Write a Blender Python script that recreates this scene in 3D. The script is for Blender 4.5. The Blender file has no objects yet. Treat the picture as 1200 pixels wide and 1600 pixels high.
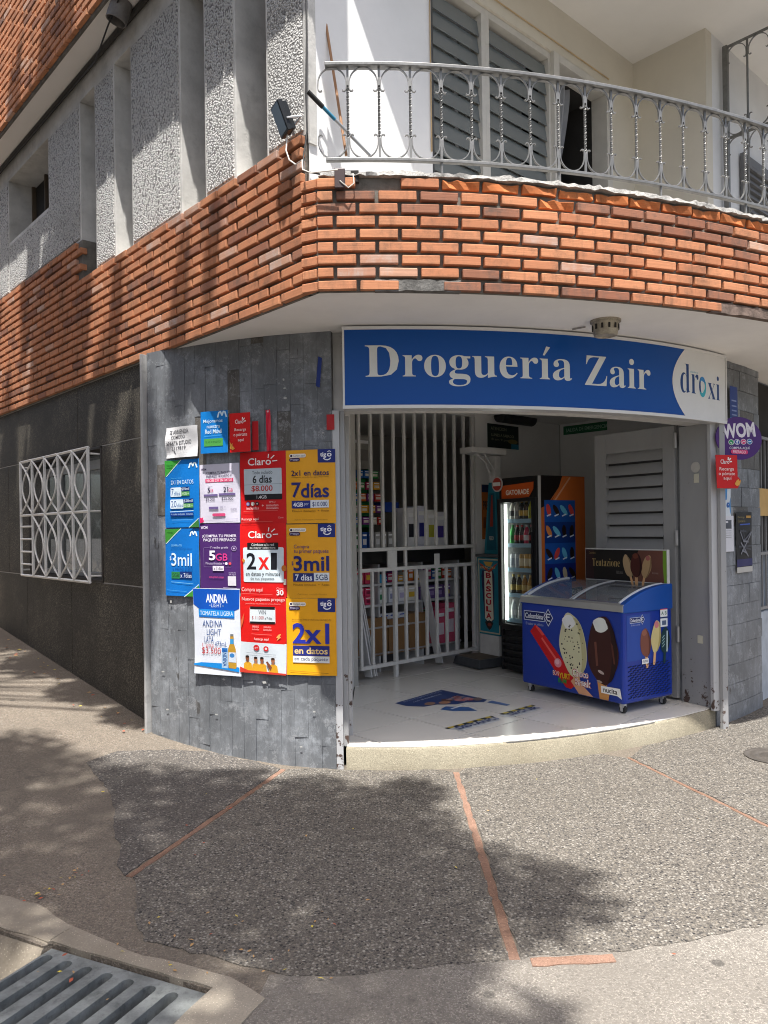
import bpy, bmesh, math, random
import numpy as np
from mathutils import Vector, Matrix
from mathutils.geometry import delaunay_2d_cdt
R = math.radians
rng = random.Random(7)
SC = bpy.context.scene
COL = SC.collection

# ------------------------------------------------------------------ camera
TH = R(0.8); F = 1200.0; Y0 = 825.0; ZC = 1.55
cd = bpy.data.cameras.new('camera'); cam = bpy.data.objects.new('camera', cd); COL.objects.link(cam)
cd.sensor_fit = 'VERTICAL'; cd.sensor_height = 36.0; cd.lens = 27.0
cd.shift_y = 25.0 / 1600.0; cd.clip_start = 0.05; cd.clip_end = 800
c_, s_ = math.cos(TH), math.sin(TH)
cam.matrix_world = Matrix(((c_, s_, 0, 0), (0, 0, -1, 0), (-s_, c_, 0, ZC), (0, 0, 0, 1)))
SC.camera = cam

# ------------------------------------------------------------------ sky, sun, exposure
SUN_EL = 71.0
w = bpy.data.worlds.new('World'); SC.world = w; w.use_nodes = True
nt = w.node_tree; bg = nt.nodes['Background']
sky = nt.nodes.new('ShaderNodeTexSky'); sky.sky_type = 'NISHITA'; sky.sun_disc = False
sky.sun_elevation = R(SUN_EL); sky.sun_rotation = R(180); sky.dust_density = 5.0; sky.air_density = 1.0
nt.links.new(sky.outputs[0], bg.inputs[0]); bg.inputs[1].default_value = 0.11
sd = bpy.data.lights.new('sun', 'SUN'); sun = bpy.data.objects.new('sun', sd); COL.objects.link(sun)
sd.energy = 5.0; sd.angle = R(0.53); sd.color = (1.0, 0.965, 0.915)
sun.rotation_euler = (R(90 - SUN_EL), 0, 0); sun.location = (0, -6, 14)
SC.view_settings.view_transform = 'Standard'; SC.view_settings.look = 'None'
SC.view_settings.exposure = 1.00; SC.view_settings.gamma = 1.0
SC.cycles.max_bounces = 10; SC.cycles.diffuse_bounces = 5; SC.cycles.transparent_max_bounces = 12
SC.cycles.use_denoising = True; SC.cycles.pixel_filter_type = 'BLACKMAN_HARRIS'; SC.cycles.filter_width = 1.05

# ------------------------------------------------------------------ measuring helpers
def uv(x, y):
    dx, dy = x - 600.0, y - Y0
    return (dx * c_ - dy * s_) / F, -(dx * s_ + dy * c_) / F
def atz(x, y, z):
    u, v = uv(x, y); d = (z - ZC) / v
    return Vector((u * d, d, z))
def aty(x, y, Y):
    u, v = uv(x, y)
    return Vector((u * Y, Y, ZC + v * Y))
# building axes: D runs back along the side wall, N points out of it, E runs across
A = Vector((-0.404, 4.147, 0)); D = Vector((-0.671, 0.7415, 0)); N = Vector((-0.7415, -0.671, 0)); EX = -N
UP = Vector((0, 0, 1))
def LW(t, n, z): return A + D * t + N * n + UP * z
def left_t(x, y, n=0.0):
    u, v = uv(x, y); B = A + N * n
    t = (u * B.y - B.x) / (D.x - u * D.y)
    return t, ZC + v * (B.y + t * D.y)
def ew(x, y):      # on the balcony's window wall
    u, v = uv(x, y); s = (u * A.y - A.x) / (EX.x - u * EX.y)
    return s, ZC + v * (A.y + s * EX.y)
def EW(s, n, z): return A + EX * s - D * n + UP * z

class Curve:
    """plan curve sampled by arc length; off > 0 is towards the street"""
    def __init__(self, pts):
        self.p = np.array(pts, float); d = np.hypot(*np.diff(self.p, axis=0).T)
        self.s = np.concatenate([[0], np.cumsum(d)]); self.L = self.s[-1]
    def at(self, s, off=0.0, z=0.0):
        x = np.interp(s, self.s, self.p[:, 0]); y = np.interp(s, self.s, self.p[:, 1])
        if s < 0: x, y = self.p[0] + self.tan0(0) * s
        if s > self.L: x, y = self.p[-1] + self.tan0(self.L) * (s - self.L)
        t = self.tan0(s)
        return Vector((x + t[1] * off, y - t[0] * off, z))
    def tan0(self, s):
        e = 0.03; a = min(max(s - e, 0), self.L - 2 * e); b = a + 2 * e
        t = np.array([np.interp(b, self.s, self.p[:, 0]) - np.interp(a, self.s, self.p[:, 0]),
                      np.interp(b, self.s, self.p[:, 1]) - np.interp(a, self.s, self.p[:, 1])])
        return t / np.hypot(*t)
    def tan(self, s): t = self.tan0(s); return Vector((t[0], t[1], 0))
    def s_px(self, x, y=800):
        u, v = uv(x, y)
        uu = self.p[:, 0] / self.p[:, 1]
        return float(np.interp(u, uu, self.s))
    def s_x(self, X): return float(np.interp(X, self.p[:, 0], self.s))
    def px(self, x, y):
        s = self.s_px(x, y); u, v = uv(x, y); p = self.at(s)
        return s, ZC + v * p.y
def polycurve(pts, deg, x0, x1, n=160):
    P = np.array(pts); k = np.polyfit(P[:, 0], P[:, 1], deg); xs = np.linspace(x0, x1, n)
    return Curve(np.c_[xs, np.polyval(k, xs)])
# ground-floor shop front (wall, step)
WALL = polycurve([(-1.70, 5.53), (-1.43, 5.34), (-1.05, 5.15), (-.69, 5.03), (-.31, 4.945), (-.02, 4.91), (.142, 4.90), (.387, 4.905),
    (.7, 4.952), (1.033, 5.06), (1.507, 5.24), (1.773, 5.36), (2.143, 5.60), (2.50, 5.83), (2.75, 6.05), (3.15, 6.45)], 5, -1.70, 3.15)
# brick parapet of the balcony
k_ = .948
BAND = polycurve([(x * k_, y * k_) for x, y in [(-.36, 4.324), (-.2, 4.317), (.02, 4.32), (.25, 4.334), (.34, 4.345), (.49, 4.355), (.592, 4.388),
    (.74, 4.41), (.846, 4.45), (.97, 4.455), (1.2, 4.525), (1.325, 4.577), (1.455, 4.605), (1.56, 4.641), (1.68, 4.683), (1.797, 4.716), (1.9, 4.766),
    (2.02, 4.8), (2.139, 4.865), (2.251, 4.9), (2.379, 4.969), (2.471, 5.0), (2.554, 5.04), (3.2, 5.45), (4.2, 6.2)]], 4, -0.345, 3.95)
SOF = 2.82       # soffit height
FL = 0.15        # shop floor height
def gz(x, y):    # pavement height: level at the corner, climbing along the side street
    s = (x - A.x) * D.x + (y - A.y) * D.y
    a = 0.107 * (s - 0.95)
    return 0.5 * (a + math.sqrt(a * a + 0.0009)) if s > -4 else 0.0

# ------------------------------------------------------------------ materials
def lin(h):
    if isinstance(h, str):
        v = [int(h[i:i + 2], 16) / 255 for i in (0, 2, 4)]
        return tuple(c / 12.92 if c <= .04045 else ((c + .055) / 1.055) ** 2.4 for c in v)
    return tuple(h)
MATS = {}
class NB:
    def __init__(s, m): s.m = m; s.t = m.node_tree; s.n = s.t.nodes; s.l = s.t.links
    def new(s, typ, **kw):
        n = s.n.new(typ)
        for k, v in kw.items():
            if k.startswith('i_'):
                key = k[2:]; key = int(key) if key.isdigit() else key
                n.inputs[key].default_value = v
            else: setattr(n, k, v)
        return n
    def link(s, a, b): s.l.new(a, b)
    def pos(s):
        if not hasattr(s, '_p'): s._p = s.new('ShaderNodeNewGeometry').outputs['Position']
        return s._p
    def scaled(s, sc):
        m = s.new('ShaderNodeMapping'); m.inputs['Scale'].default_value = sc; s.link(s.pos(), m.inputs[0]); return m.outputs[0]
    def noise(s, scale, detail=4, rough=.6, vec=None):
        n = s.new('ShaderNodeTexNoise'); n.inputs['Scale'].default_value = scale; n.inputs['Detail'].default_value = detail
        n.inputs['Roughness'].default_value = rough; s.link(vec or s.pos(), n.inputs['Vector']); return n.outputs[0]
    def vor(s, scale, feature='F1', out='Distance', vec=None, rnd=1.0):
        n = s.new('ShaderNodeTexVoronoi', feature=feature); n.inputs['Scale'].default_value = scale
        n.inputs['Randomness'].default_value = rnd
        s.link(vec or s.pos(), n.inputs['Vector']); return n.outputs[out]
    def ramp(s, fac, stops, interp='LINEAR'):
        n = s.new('ShaderNodeValToRGB'); n.color_ramp.interpolation = interp
        e = n.color_ramp.elements
        while len(e) < len(stops): e.new(0.5)
        for el, (p, c) in zip(e, stops):
            el.position = p; el.color = (*((c, c, c) if isinstance(c, (int, float)) else c), 1)
        s.link(fac, n.inputs[0]); return n.outputs[0]
    def mix(s, fac, a, b, mode='MIX'):
        n = s.new('ShaderNodeMix', data_type='RGBA', blend_type=mode)
        for k, v in ((0, fac), (6, a), (7, b)):
            if hasattr(v, 'links') or hasattr(v, 'is_linked'): s.link(v, n.inputs[k])
            else: n.inputs[k].default_value = v if k == 0 else (*v, 1)
        return n.outputs[2]
    def math(s, op, a, b=None):
        n = s.new('ShaderNodeMath', operation=op)
        for k, v in ((0, a), (1, b)):
            if v is None: continue
            if hasattr(v, 'is_linked'): s.link(v, n.inputs[k])
            else: n.inputs[k].default_value = v
        return n.outputs[0]
    def bump(s, h, strength=.5, dist=.01, prev=None):
        n = s.new('ShaderNodeBump'); n.inputs['Strength'].default_value = strength; n.inputs['Distance'].default_value = dist
        s.link(h, n.inputs['Height'])
        if prev is not None: s.link(prev, n.inputs['Normal'])
        return n.outputs[0]
def newmat(name, rough=.7, metal=0.0, spec=.4):
    m = bpy.data.materials.new(name); m.use_nodes = True; b = NB(m)
    b.p = b.n['Principled BSDF']; b.p.inputs['Roughness'].default_value = rough; b.p.inputs['Metallic'].default_value = metal
    b.p.inputs['Specular IOR Level'].default_value = spec
    MATS[name] = m; return b
def setc(b, c):
    i = b.p.inputs['Base Color']
    if hasattr(c, 'is_linked'): b.link(c, i)
    else: i.default_value = (*c, 1)
def plain(name, col, rough=.6, metal=0., var=.12, scale=6., bump=0., bscale=60., bdist=.003, spec=.4, dirt=0.):
    """painted / plastered surface with soft mottling, optional grime and grain"""
    if name in MATS: return MATS[name]
    col = lin(col); b = newmat(name, rough, metal, spec)
    n = b.noise(scale, 5, .65)
    c = b.mix(b.ramp(n, [(.3, 0.), (.7, 1.)]), tuple(max(0, x * (1 - var)) for x in col), tuple(min(1, x * (1 + var)) for x in col))
    if dirt:
        d = b.ramp(b.noise(scale * 2.7, 8, .75), [(.52, 0.), (.72, dirt)])
        c = b.mix(d, c, tuple(x * .35 for x in col))
    setc(b, c)
    if bump: b.link(b.bump(b.noise(bscale, 6, .7), bump, bdist), b.p.inputs['Normal'])
    return b.m
def ink(col, rough=.42):
    key = 'ink_' + (col if isinstance(col, str) else '%.2f_%.2f_%.2f' % col)
    if key in MATS: return MATS[key]
    return plain(key, col, rough, 0, .05, 9., 0, spec=.35)
def emis(name, col, k):
    b = newmat(name); setc(b, lin(col)); b.p.inputs['Emission Color'].default_value = (*lin(col), 1)
    b.p.inputs['Emission Strength'].default_value = k; return b.m

# ------------------------------------------------------------------ mesh builder
class MB:
    def __init__(s): s.v = []; s.f = []; s.m = []; s.mats = []
    def mi(s, mat):
        if mat not in s.mats: s.mats.append(mat)
        return s.mats.index(mat)
    def add(s, vs, fs, mat):
        o = len(s.v); k = s.mi(mat); s.v += [tuple(v) for v in vs]
        for f in fs: s.f.append(tuple(i + o for i in f)); s.m.append(k)
        return s
    def box(s, c, size, mat, ax=None):
        x, y, z = ax or (Vector((1, 0, 0)), Vector((0, 1, 0)), UP); c = Vector(c)
        h = [d / 2 for d in size]
        vs = [c + x * (sx * h[0]) + y * (sy * h[1]) + z * (sz * h[2]) for sx in (-1, 1) for sy in (-1, 1) for sz in (-1, 1)]
        return s.add(vs, [(0, 1, 3, 2), (4, 6, 7, 5), (0, 4, 5, 1), (2, 3, 7, 6), (0, 2, 6, 4), (1, 5, 7, 3)], mat)
    def hexa(s, vs, mat):   # 4 bottom, 4 top
        return s.add(vs, [(3, 2, 1, 0), (4, 5, 6, 7), (0, 1, 5, 4), (1, 2, 6, 5), (2, 3, 7, 6), (3, 0, 4, 7)], mat)
    def quad(s, a, b, c, d, mat): return s.add([a, b, c, d], [(0, 1, 2, 3)], mat)
    def prism(s, pts, vec, mat):
        n = len(pts); vec = Vector(vec); vs = [Vector(p) for p in pts] + [Vector(p) + vec for p in pts]
        return s.add(vs, [tuple(range(n))[::-1], tuple(range(n, 2 * n))] + [(i, (i + 1) % n, n + (i + 1) % n, n + i) for i in range(n)], mat)
    def tube(s, pts, r, mat, n=8, cap=True, closed=False):
        pts = [Vector(p) for p in pts]; rings = []; ref = None
        for i, p in enumerate(pts):
            if closed: t = pts[(i + 1) % len(pts)] - pts[i - 1]
            else: t = pts[min(i + 1, len(pts) - 1)] - pts[max(i - 1, 0)]
            t.normalize()
            if ref is None:
                ref = t.orthogonal().normalized()
            ref = (ref - t * ref.dot(t)).normalized(); bi = t.cross(ref)
            rr = r[i] if isinstance(r, (list, tuple)) else r
            rings.append([p + (ref * math.cos(a) + bi * math.sin(a)) * rr for a in [2 * math.pi * (k + .5) / n for k in range(n)]])
        vs = [v for g in rings for v in g]; m = len(rings); fs = []
        for i in range(m if closed else m - 1):
            j = (i + 1) % m
            for k in range(n): fs.append((i * n + k, i * n + (k + 1) % n, j * n + (k + 1) % n, j * n + k))
        if cap and not closed: fs += [tuple(range(n))[::-1], tuple(range((m - 1) * n, m * n))]
        return s.add(vs, fs, mat)
    def lathe(s, prof, c, mat, n=20, ax=None):
        x, y, z = ax or (Vector((1, 0, 0)), Vector((0, 1, 0)), UP); c = Vector(c); vs = []; fs = []
        for r, h in prof:
            for k in range(n):
                a = 2 * math.pi * k / n; vs.append(c + x * (r * math.cos(a)) + y * (r * math.sin(a)) + z * h)
        m = len(prof)
        for i in range(m - 1):
            for k in range(n): fs.append((i * n + k, i * n + (k + 1) % n, (i + 1) * n + (k + 1) % n, (i + 1) * n + k))
        fs += [tuple(range(n))[::-1], tuple(range((m - 1) * n, m * n))]
        return s.add(vs, fs, mat)
    def sweep(s, rings, mat, closed=True, cap=True):
        n = len(rings[0]); m = len(rings); vs = [v for g in rings for v in g]; fs = []
        for i in range(m - 1):
            for k in range(n if closed else n - 1): fs.append((i * n + k, i * n + (k + 1) % n, (i + 1) * n + (k + 1) % n, (i + 1) * n + k))
        if cap and closed: fs += [tuple(range(n))[::-1], tuple(range((m - 1) * n, m * n))]
        return s.add(vs, fs, mat)
    def build(s, name, parent=None, smooth=False, bevel=0., loc=None):
        me = bpy.data.meshes.new(name); me.from_pydata(s.v, [], s.f)
        for m in s.mats: me.materials.append(m)
        me.polygons.foreach_set('material_index', s.m)
        bm = bmesh.new(); bm.from_mesh(me); bmesh.ops.recalc_face_normals(bm, faces=bm.faces); bm.to_mesh(me); bm.free()
        if smooth:
            me.polygons.foreach_set('use_smooth', [True] * len(me.polygons))
            try: me.set_sharp_from_angle(angle=R(40))
            except Exception: pass
        o = bpy.data.objects.new(name, me); COL.objects.link(o)
        if parent: o.parent = parent
        if bevel:
            b = o.modifiers.new('edge', 'BEVEL'); b.width = bevel; b.segments = 2; b.limit_method = 'ANGLE'; b.angle_limit = R(40)
        return o
def tag(o, label=None, cat=None, group=None, kind=None):
    for k, v in (('label', label), ('category', cat), ('group', group), ('kind', kind)):
        if v: o[k] = v
    return o
def empty(name, loc, label=None, cat=None, group=None, kind=None):
    o = bpy.data.objects.new(name, None); COL.objects.link(o); o.location = loc; o.empty_display_size = .1
    return tag(o, label, cat, group, kind)
_upd = []
def adopt(o, parent):
    """child built in world coordinates under an Empty that stands at the thing's base"""
    o.parent = parent; o.matrix_parent_inverse = Matrix.Translation(parent.location).inverted(); return o
def inst(mesh, name, mat4, parent=None):
    o = bpy.data.objects.new(name, mesh); COL.objects.link(o)
    if parent:
        o.parent = parent
        pm = Matrix.Translation(parent.location)
        if parent.parent: pass
        o.matrix_parent_inverse = pm.inverted()
    o.matrix_basis = mat4; return o
def frame4(p, x, y, z):
    return Matrix(((x[0], y[0], z[0], p[0]), (x[1], y[1], z[1], p[1]), (x[2], y[2], z[2], p[2]), (0, 0, 0, 1)))
def cdt(outline, holes=(), pts=()):
    vs = []; edges = []
    for loop in [outline, *holes]:
        o = len(vs); n = len(loop); vs += [Vector((p[0], p[1])) for p in loop]; edges += [(o + i, o + (i + 1) % n) for i in range(n)]
    vs += [Vector((p[0], p[1])) for p in pts]
    ov, oe, of, *_ = delaunay_2d_cdt(vs, edges, [], 0, 1e-5)
    def inside(p, loop):
        r = False; n = len(loop)
        for i in range(n):
            x1, y1 = loop[i][0], loop[i][1]; x2, y2 = loop[(i + 1) % n][0], loop[(i + 1) % n][1]
            if (y1 > p[1]) != (y2 > p[1]) and p[0] < (x2 - x1) * (p[1] - y1) / (y2 - y1) + x1: r = not r
        return r
    fs = []
    for f in of:
        c = sum((ov[i] for i in f), Vector((0, 0))) / len(f)
        if inside(c, outline) and not any(inside(c, h) for h in holes): fs.append(tuple(f))
    return [tuple(v) for v in ov], fs
def plate(mb, outline, holes, mapf, mat, mat_side=None, pts=()):
    """solid plate with holes; mapf(x, y, k) with k 0 = back, 1 = front"""
    v, f = cdt(outline, holes, pts)
    n = len(v); mb.add([mapf(x, y, 1) for x, y in v], f, mat)
    mb.add([mapf(x, y, 0) for x, y in v], [tuple(reversed(q)) for q in f], mat_side or mat)
    for loop in [outline, *holes]:
        k = len(loop); mb.add([mapf(p[0], p[1], 0) for p in loop] + [mapf(p[0], p[1], 1) for p in loop],
            [(i, (i + 1) % k, k + (i + 1) % k, k + i) for i in range(k)], mat_side or mat)

# ------------------------------------------------------------------ lettering
_tc = {}
def mathbold(t):
    return ''.join(chr(0x1D400 + ord(c) - 65) if 'A' <= c <= 'Z' else chr(0x1D41A + ord(c) - 97) if 'a' <= c <= 'z' else c for c in t)
def glyphs(txt, off=0.0, serif=False):
    key = (txt, off, serif)
    if key in _tc: return _tc[key]
    cu = bpy.data.curves.new('lettering', 'FONT'); cu.body = mathbold(txt) if serif else txt; cu.offset = off; cu.resolution_u = 3
    o = bpy.data.objects.new('lettering', cu); COL.objects.link(o)
    dg = bpy.context.evaluated_depsgraph_get(); dg.update()
    me = o.evaluated_get(dg).to_mesh()
    v = [(p.co.x, p.co.y) for p in me.vertices]; f = [tuple(p.vertices) for p in me.polygons]
    o.evaluated_get(dg).to_mesh_clear(); bpy.data.objects.remove(o); bpy.data.curves.remove(cu)
    _tc[key] = (v, f); return v, f
BOLD = .018
class Print:
    """flat print on a surface: design rectangle (x0,y0)-(x1,y1), y down; mapf(a, b, lift) with a, b in 0..1"""
    def __init__(s, mapf, x0, y0, x1, y1, mb=None, cell=.03, size=None):
        s.map = mapf; s.r = (x0, y0, x1, y1); s.mb = mb or MB(); s.k = 0; s.cell = cell; s.size = size or (.3, .4)
    def P(s, x, y, l): return s.map((x - s.r[0]) / (s.r[2] - s.r[0]), (y - s.r[1]) / (s.r[3] - s.r[1]), l)
    def lift(s): s.k += 1; return .0012 + s.k * .00022
    def rect(s, x0, y0, x1, y1, col, mat=None):
        l = s.lift(); nx = max(1, int(abs(x1 - x0) / (s.r[2] - s.r[0]) * s.size[0] / s.cell)); ny = max(1, int(abs(y1 - y0) / (s.r[3] - s.r[1]) * s.size[1] / s.cell))
        vs = [s.P(x0 + (x1 - x0) * i / nx, y0 + (y1 - y0) * j / ny, l) for j in range(ny + 1) for i in range(nx + 1)]
        fs = [(j * (nx + 1) + i, j * (nx + 1) + i + 1, (j + 1) * (nx + 1) + i + 1, (j + 1) * (nx + 1) + i) for j in range(ny) for i in range(nx)]
        s.mb.add(vs, fs, mat or ink(col)); return s
    def poly(s, pts, col, mat=None):
        l = s.lift(); ux = s.cell * (s.r[2] - s.r[0]) / s.size[0]; uy = s.cell * (s.r[3] - s.r[1]) / s.size[1]; q = []
        n = len(pts)
        for i in range(n):
            (xa, ya), (xb, yb) = pts[i], pts[(i + 1) % n]; k = max(1, int(max(abs(xb - xa) / abs(ux), abs(yb - ya) / abs(uy)) + .5))
            q += [(xa + (xb - xa) * j / k, ya + (yb - ya) * j / k) for j in range(k)]
        xs = [p[0] for p in pts]; ys = [p[1] for p in pts]; inn = []
        nx, ny = int((max(xs) - min(xs)) / abs(ux)), int((max(ys) - min(ys)) / abs(uy))
        if nx > 1 or ny > 1: inn = [(min(xs) + (max(xs) - min(xs)) * (i + .5) / (nx + 1), min(ys) + (max(ys) - min(ys)) * (j + .5) / (ny + 1)) for i in range(nx + 1) for j in range(ny + 1)]
        v, f = cdt(q, (), inn); s.mb.add([s.P(x, y, l) for x, y in v], f, mat or ink(col)); return s
    def disc(s, x, y, rx, col, ry=None, n=24, mat=None, rot=0):
        ry = ry or rx; c, q = math.cos(R(rot)), math.sin(R(rot))
        return s.poly([(x + rx * math.cos(a) * c - ry * math.sin(a) * q, y + rx * math.cos(a) * q + ry * math.sin(a) * c) for a in [2 * math.pi * i / n for i in range(n)]], col, mat)
    def rrect(s, x0, y0, x1, y1, r, col):
        p = []
        for cx, cy, a0 in ((x1 - r, y0 + r, -90), (x1 - r, y1 - r, 0), (x0 + r, y1 - r, 90), (x0 + r, y0 + r, 180)):
            p += [(cx + r * math.cos(R(a0 + k * 22.5)), cy + r * math.sin(R(a0 + k * 22.5))) for k in range(5)]
        return s.poly(p, col)
    def line(s, pts, wd, col):
        l = s.lift()
        for (xa, ya), (xb, yb) in zip(pts[:-1], pts[1:]):
            d = math.hypot(xb - xa, yb - ya) or 1; nx, ny = -(yb - ya) / d * wd / 2, (xb - xa) / d * wd / 2
            ex, ey = (xb - xa) / d * wd * .3, (yb - ya) / d * wd * .3
            k = max(1, int(max(abs(xb - xa) / (s.r[2] - s.r[0]) * s.size[0], abs(yb - ya) / (s.r[3] - s.r[1]) * s.size[1]) / s.cell)); xa, ya, xb, yb = xa - ex, ya - ey, xb + ex, yb + ey
            pp = [(xa + (xb - xa) * i / k, ya + (yb - ya) * i / k) for i in range(k + 1)]
            s.mb.add([s.P(x + sg * nx, y + sg * ny, l) for x, y in pp for sg in (1, -1)], [(2 * i, 2 * i + 1, 2 * i + 3, 2 * i + 2) for i in range(k)], ink(col))
        return s
    def text(s, t, x0, y0, x1, y1, col, off=BOLD, serif=False, skew=0., rot=0.):
        v, f = glyphs(t, off, serif)
        if not v: return s
        xs = [p[0] for p in v]; ys = [p[1] for p in v]; a, b, c, d = min(xs), max(xs), min(ys), max(ys)
        l = s.lift(); cx, cy = (x0 + x1) / 2, (y0 + y1) / 2; co, si = math.cos(R(rot)), math.sin(R(rot)); q = []
        for x, y in v:
            X = x0 + (x - a) / (b - a) * (x1 - x0); Y = y1 - (y - c) / (d - c) * (y1 - y0)
            X += skew * (y1 - Y); dx, dy = X - cx, Y - cy
            q.append(s.P(cx + dx * co - dy * si, cy + dx * si + dy * co, l))
        s.mb.add(q, f, ink(col)); return s
# ================================================================== SETTING: ground
def aggregate(name, cols, scale, dark, grime=.5, dust=(.085, .075, .062)):
    b = newmat(name, .85, 0, .25)
    v = b.new('ShaderNodeTexVoronoi', feature='F1'); v.inputs['Scale'].default_value = scale
    wob = b.noise(90, 3, .6); vec = b.mix(.012, (0, 0, 0), (0, 0, 0))
    vm = b.new('ShaderNodeVectorMath', operation='ADD'); nz = b.new('ShaderNodeTexNoise'); nz.inputs['Scale'].default_value = 60
    b.link(b.pos(), nz.inputs['Vector']); sc = b.new('ShaderNodeVectorMath', operation='SCALE'); sc.inputs['Scale'].default_value = .008
    b.link(nz.outputs['Color'], sc.inputs[0]); b.link(b.pos(), vm.inputs[0]); b.link(sc.outputs[0], vm.inputs[1]); b.link(vm.outputs[0], v.inputs['Vector'])
    sep = b.new('ShaderNodeSeparateColor'); b.link(v.outputs['Color'], sep.inputs[0])
    stone = b.ramp(sep.outputs[0], [(i / len(cols), c) for i, c in enumerate(cols)], 'CONSTANT')
    ed = b.ramp(v.outputs['Distance'], [(.30, 1.), (.62, 0.)])
    c = b.mix(ed, dark, stone)
    # finer grit between the stones
    v2 = b.new('ShaderNodeTexVoronoi', feature='F1'); v2.inputs['Scale'].default_value = scale * 2.6; b.link(vm.outputs[0], v2.inputs['Vector'])
    sep2 = b.new('ShaderNodeSeparateColor'); b.link(v2.outputs['Color'], sep2.inputs[0])
    grit = b.ramp(sep2.outputs[1], [(0, dark), (.55, tuple(x * 1.9 for x in dark)), (.85, cols[0])], 'CONSTANT')
    c = b.mix(b.ramp(ed, [(0.2, 1.), (.5, 0.)]), c, grit)
    st = b.ramp(b.noise(1.1, 7, .7), [(.40, grime), (.62, 0.)])
    c = b.mix(st, c, dust)
    c = b.mix(b.ramp(b.noise(3.1, 9, .75), [(.60, 0.), (.70, .55)]), c, (.05, .045, .04))
    c = b.mix(b.ramp(b.vor(2.3, out='Distance'), [(.045, .6), (.06, 0.)]), c, (.035, .033, .031))
    setc(b, c)
    h = b.mix(.5, ed, sep2.outputs[2]); b.link(b.bump(h, .55, .005), b.p.inputs['Normal'])
    return b.m
m_agg = aggregate('exposed aggregate', [(0.141, 0.128, 0.110), (0.235, 0.219, 0.193), (0.054, 0.052, 0.049), (0.301, 0.285, 0.253), (0.113, 0.103, 0.089), (0.022, 0.022, 0.024), (0.196, 0.175, 0.143), (0.073, 0.070, 0.067), (0.255, 0.234, 0.202)], 84, (0.088, 0.080, 0.069), .22)
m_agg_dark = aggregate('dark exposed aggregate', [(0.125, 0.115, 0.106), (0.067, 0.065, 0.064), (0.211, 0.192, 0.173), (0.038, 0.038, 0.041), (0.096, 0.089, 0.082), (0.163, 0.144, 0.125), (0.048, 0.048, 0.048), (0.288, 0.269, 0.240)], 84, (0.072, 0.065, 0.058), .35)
def concrete(name, col, stain=.55, fine=.25):
    b = newmat(name, .9, 0, .2)
    c = b.mix(b.noise(2.3, 8, .7), tuple(x * .62 for x in col), tuple(min(1, x * 1.3) for x in col))
    c = b.mix(b.ramp(b.noise(.9, 6, .65), [(.42, 0.), (.66, stain)]), c, tuple(x * y for x, y in zip(col, (.42, .38, .32))))
    c = b.mix(b.ramp(b.noise(130, 3, .7), [(.35, fine), (.55, 0.)]), c, tuple(x * .3 for x in col))
    c = b.mix(b.ramp(b.vor(95, out='Distance'), [(.10, .8), (.2, 0.)]), c, tuple(min(1, x * 1.9) for x in col))
    setc(b, c); b.link(b.bump(b.noise(55, 9, .75), .5, .008), b.p.inputs['Normal']); return b.m
m_conc = aggregate('dirty pavement', [(.155, .132, .105), (.19, .165, .135), (.12, .10, .08), (.25, .225, .19), (.14, .118, .095), (.165, .14, .11), (.09, .078, .064), (.175, .15, .12), (.21, .185, .15)], 84, (.135, .113, .09), .75, (.128, .111, .09))
m_kerb = concrete('kerb concrete', (.32, .285, .23), .5)
m_step = concrete('step concrete', (.37, .335, .25), .45, .45)
m_asph = concrete('street asphalt', (.085, .082, .078), .3)
m_strip = concrete('terracotta strip', (.27, .165, .12), .75, .5)
m_gut = aggregate('pale gutter concrete', [(0.178, 0.165, 0.145), (0.214, 0.197, 0.174), (0.151, 0.137, 0.120), (0.259, 0.243, 0.216), (0.169, 0.156, 0.136), (0.195, 0.179, 0.155), (0.115, 0.106, 0.094), (0.187, 0.171, 0.150), (0.223, 0.206, 0.183)], 95, (0.168, 0.154, 0.134), .65, (0.150, 0.135, 0.116))

def sheet(name, outline, mat, lift, parent=None, step=.14, under=.1):
    xs = [p[0] for p in outline]; ys = [p[1] for p in outline]; pts = []
    x = min(xs)
    while x < max(xs):
        y = min(ys)
        while y < max(ys): pts.append((x + .017 * math.sin(y * 31), y + .017 * math.sin(x * 37))); y += step
        x += step
    import itertools
    v, f = cdt(outline, (), pts)
    v2 = [(x, y, gz(x, y) + lift) for x, y in v]
    mb = MB(); mb.add(v2, f, mat)
    n = len(outline); rim = [(x, y, gz(x, y) + lift) for x, y in outline]; low = [(x, y, gz(x, y) + lift - under) for x, y in outline]
    mb.add(rim + low, [(i, (i + 1) % n, n + (i + 1) % n, n + i) for i in range(n)], mat)
    o = mb.build(name, parent, smooth=True); return o
def wob(pts, amp, sub, seed=1):
    r = random.Random(seed); out = []
    for a, b in zip(pts, pts[1:] + pts[:1]):
        L = math.hypot(b[0] - a[0], b[1] - a[1]); k = max(1, int(L / sub))
        for i in range(k):
            t = i / k; out.append((a[0] + (b[0] - a[0]) * t + (r.uniform(-amp, amp) if i else 0), a[1] + (b[1] - a[1]) * t + (r.uniform(-amp, amp) if i else 0)))
    return out

ground = MB()
ground.add([(-150, -150, -.16), (150, -150, -.16), (150, 200, -.16), (-150, 200, -.16)], [(0, 1, 2, 3)], m_asph)
tag(ground.build('ground'), kind='structure')
# storm drain frame in the pavement (origin, axes)
G0 = Vector((-1.27, 2.885, 0)); gx = Vector((.910, -.414, 0)); gy = Vector((-.414, -.910, 0))
def GP(a, b, z): return G0 + gx * a + gy * b + UP * z
GW, GLn = .72, .62
drain_hole = [tuple(GP(a, b, 0))[:2] for a, b in ((-.008, -.008), (GW + .008, -.008), (GW + .008, GLn + .008), (-.008, GLn + .008))]
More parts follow.
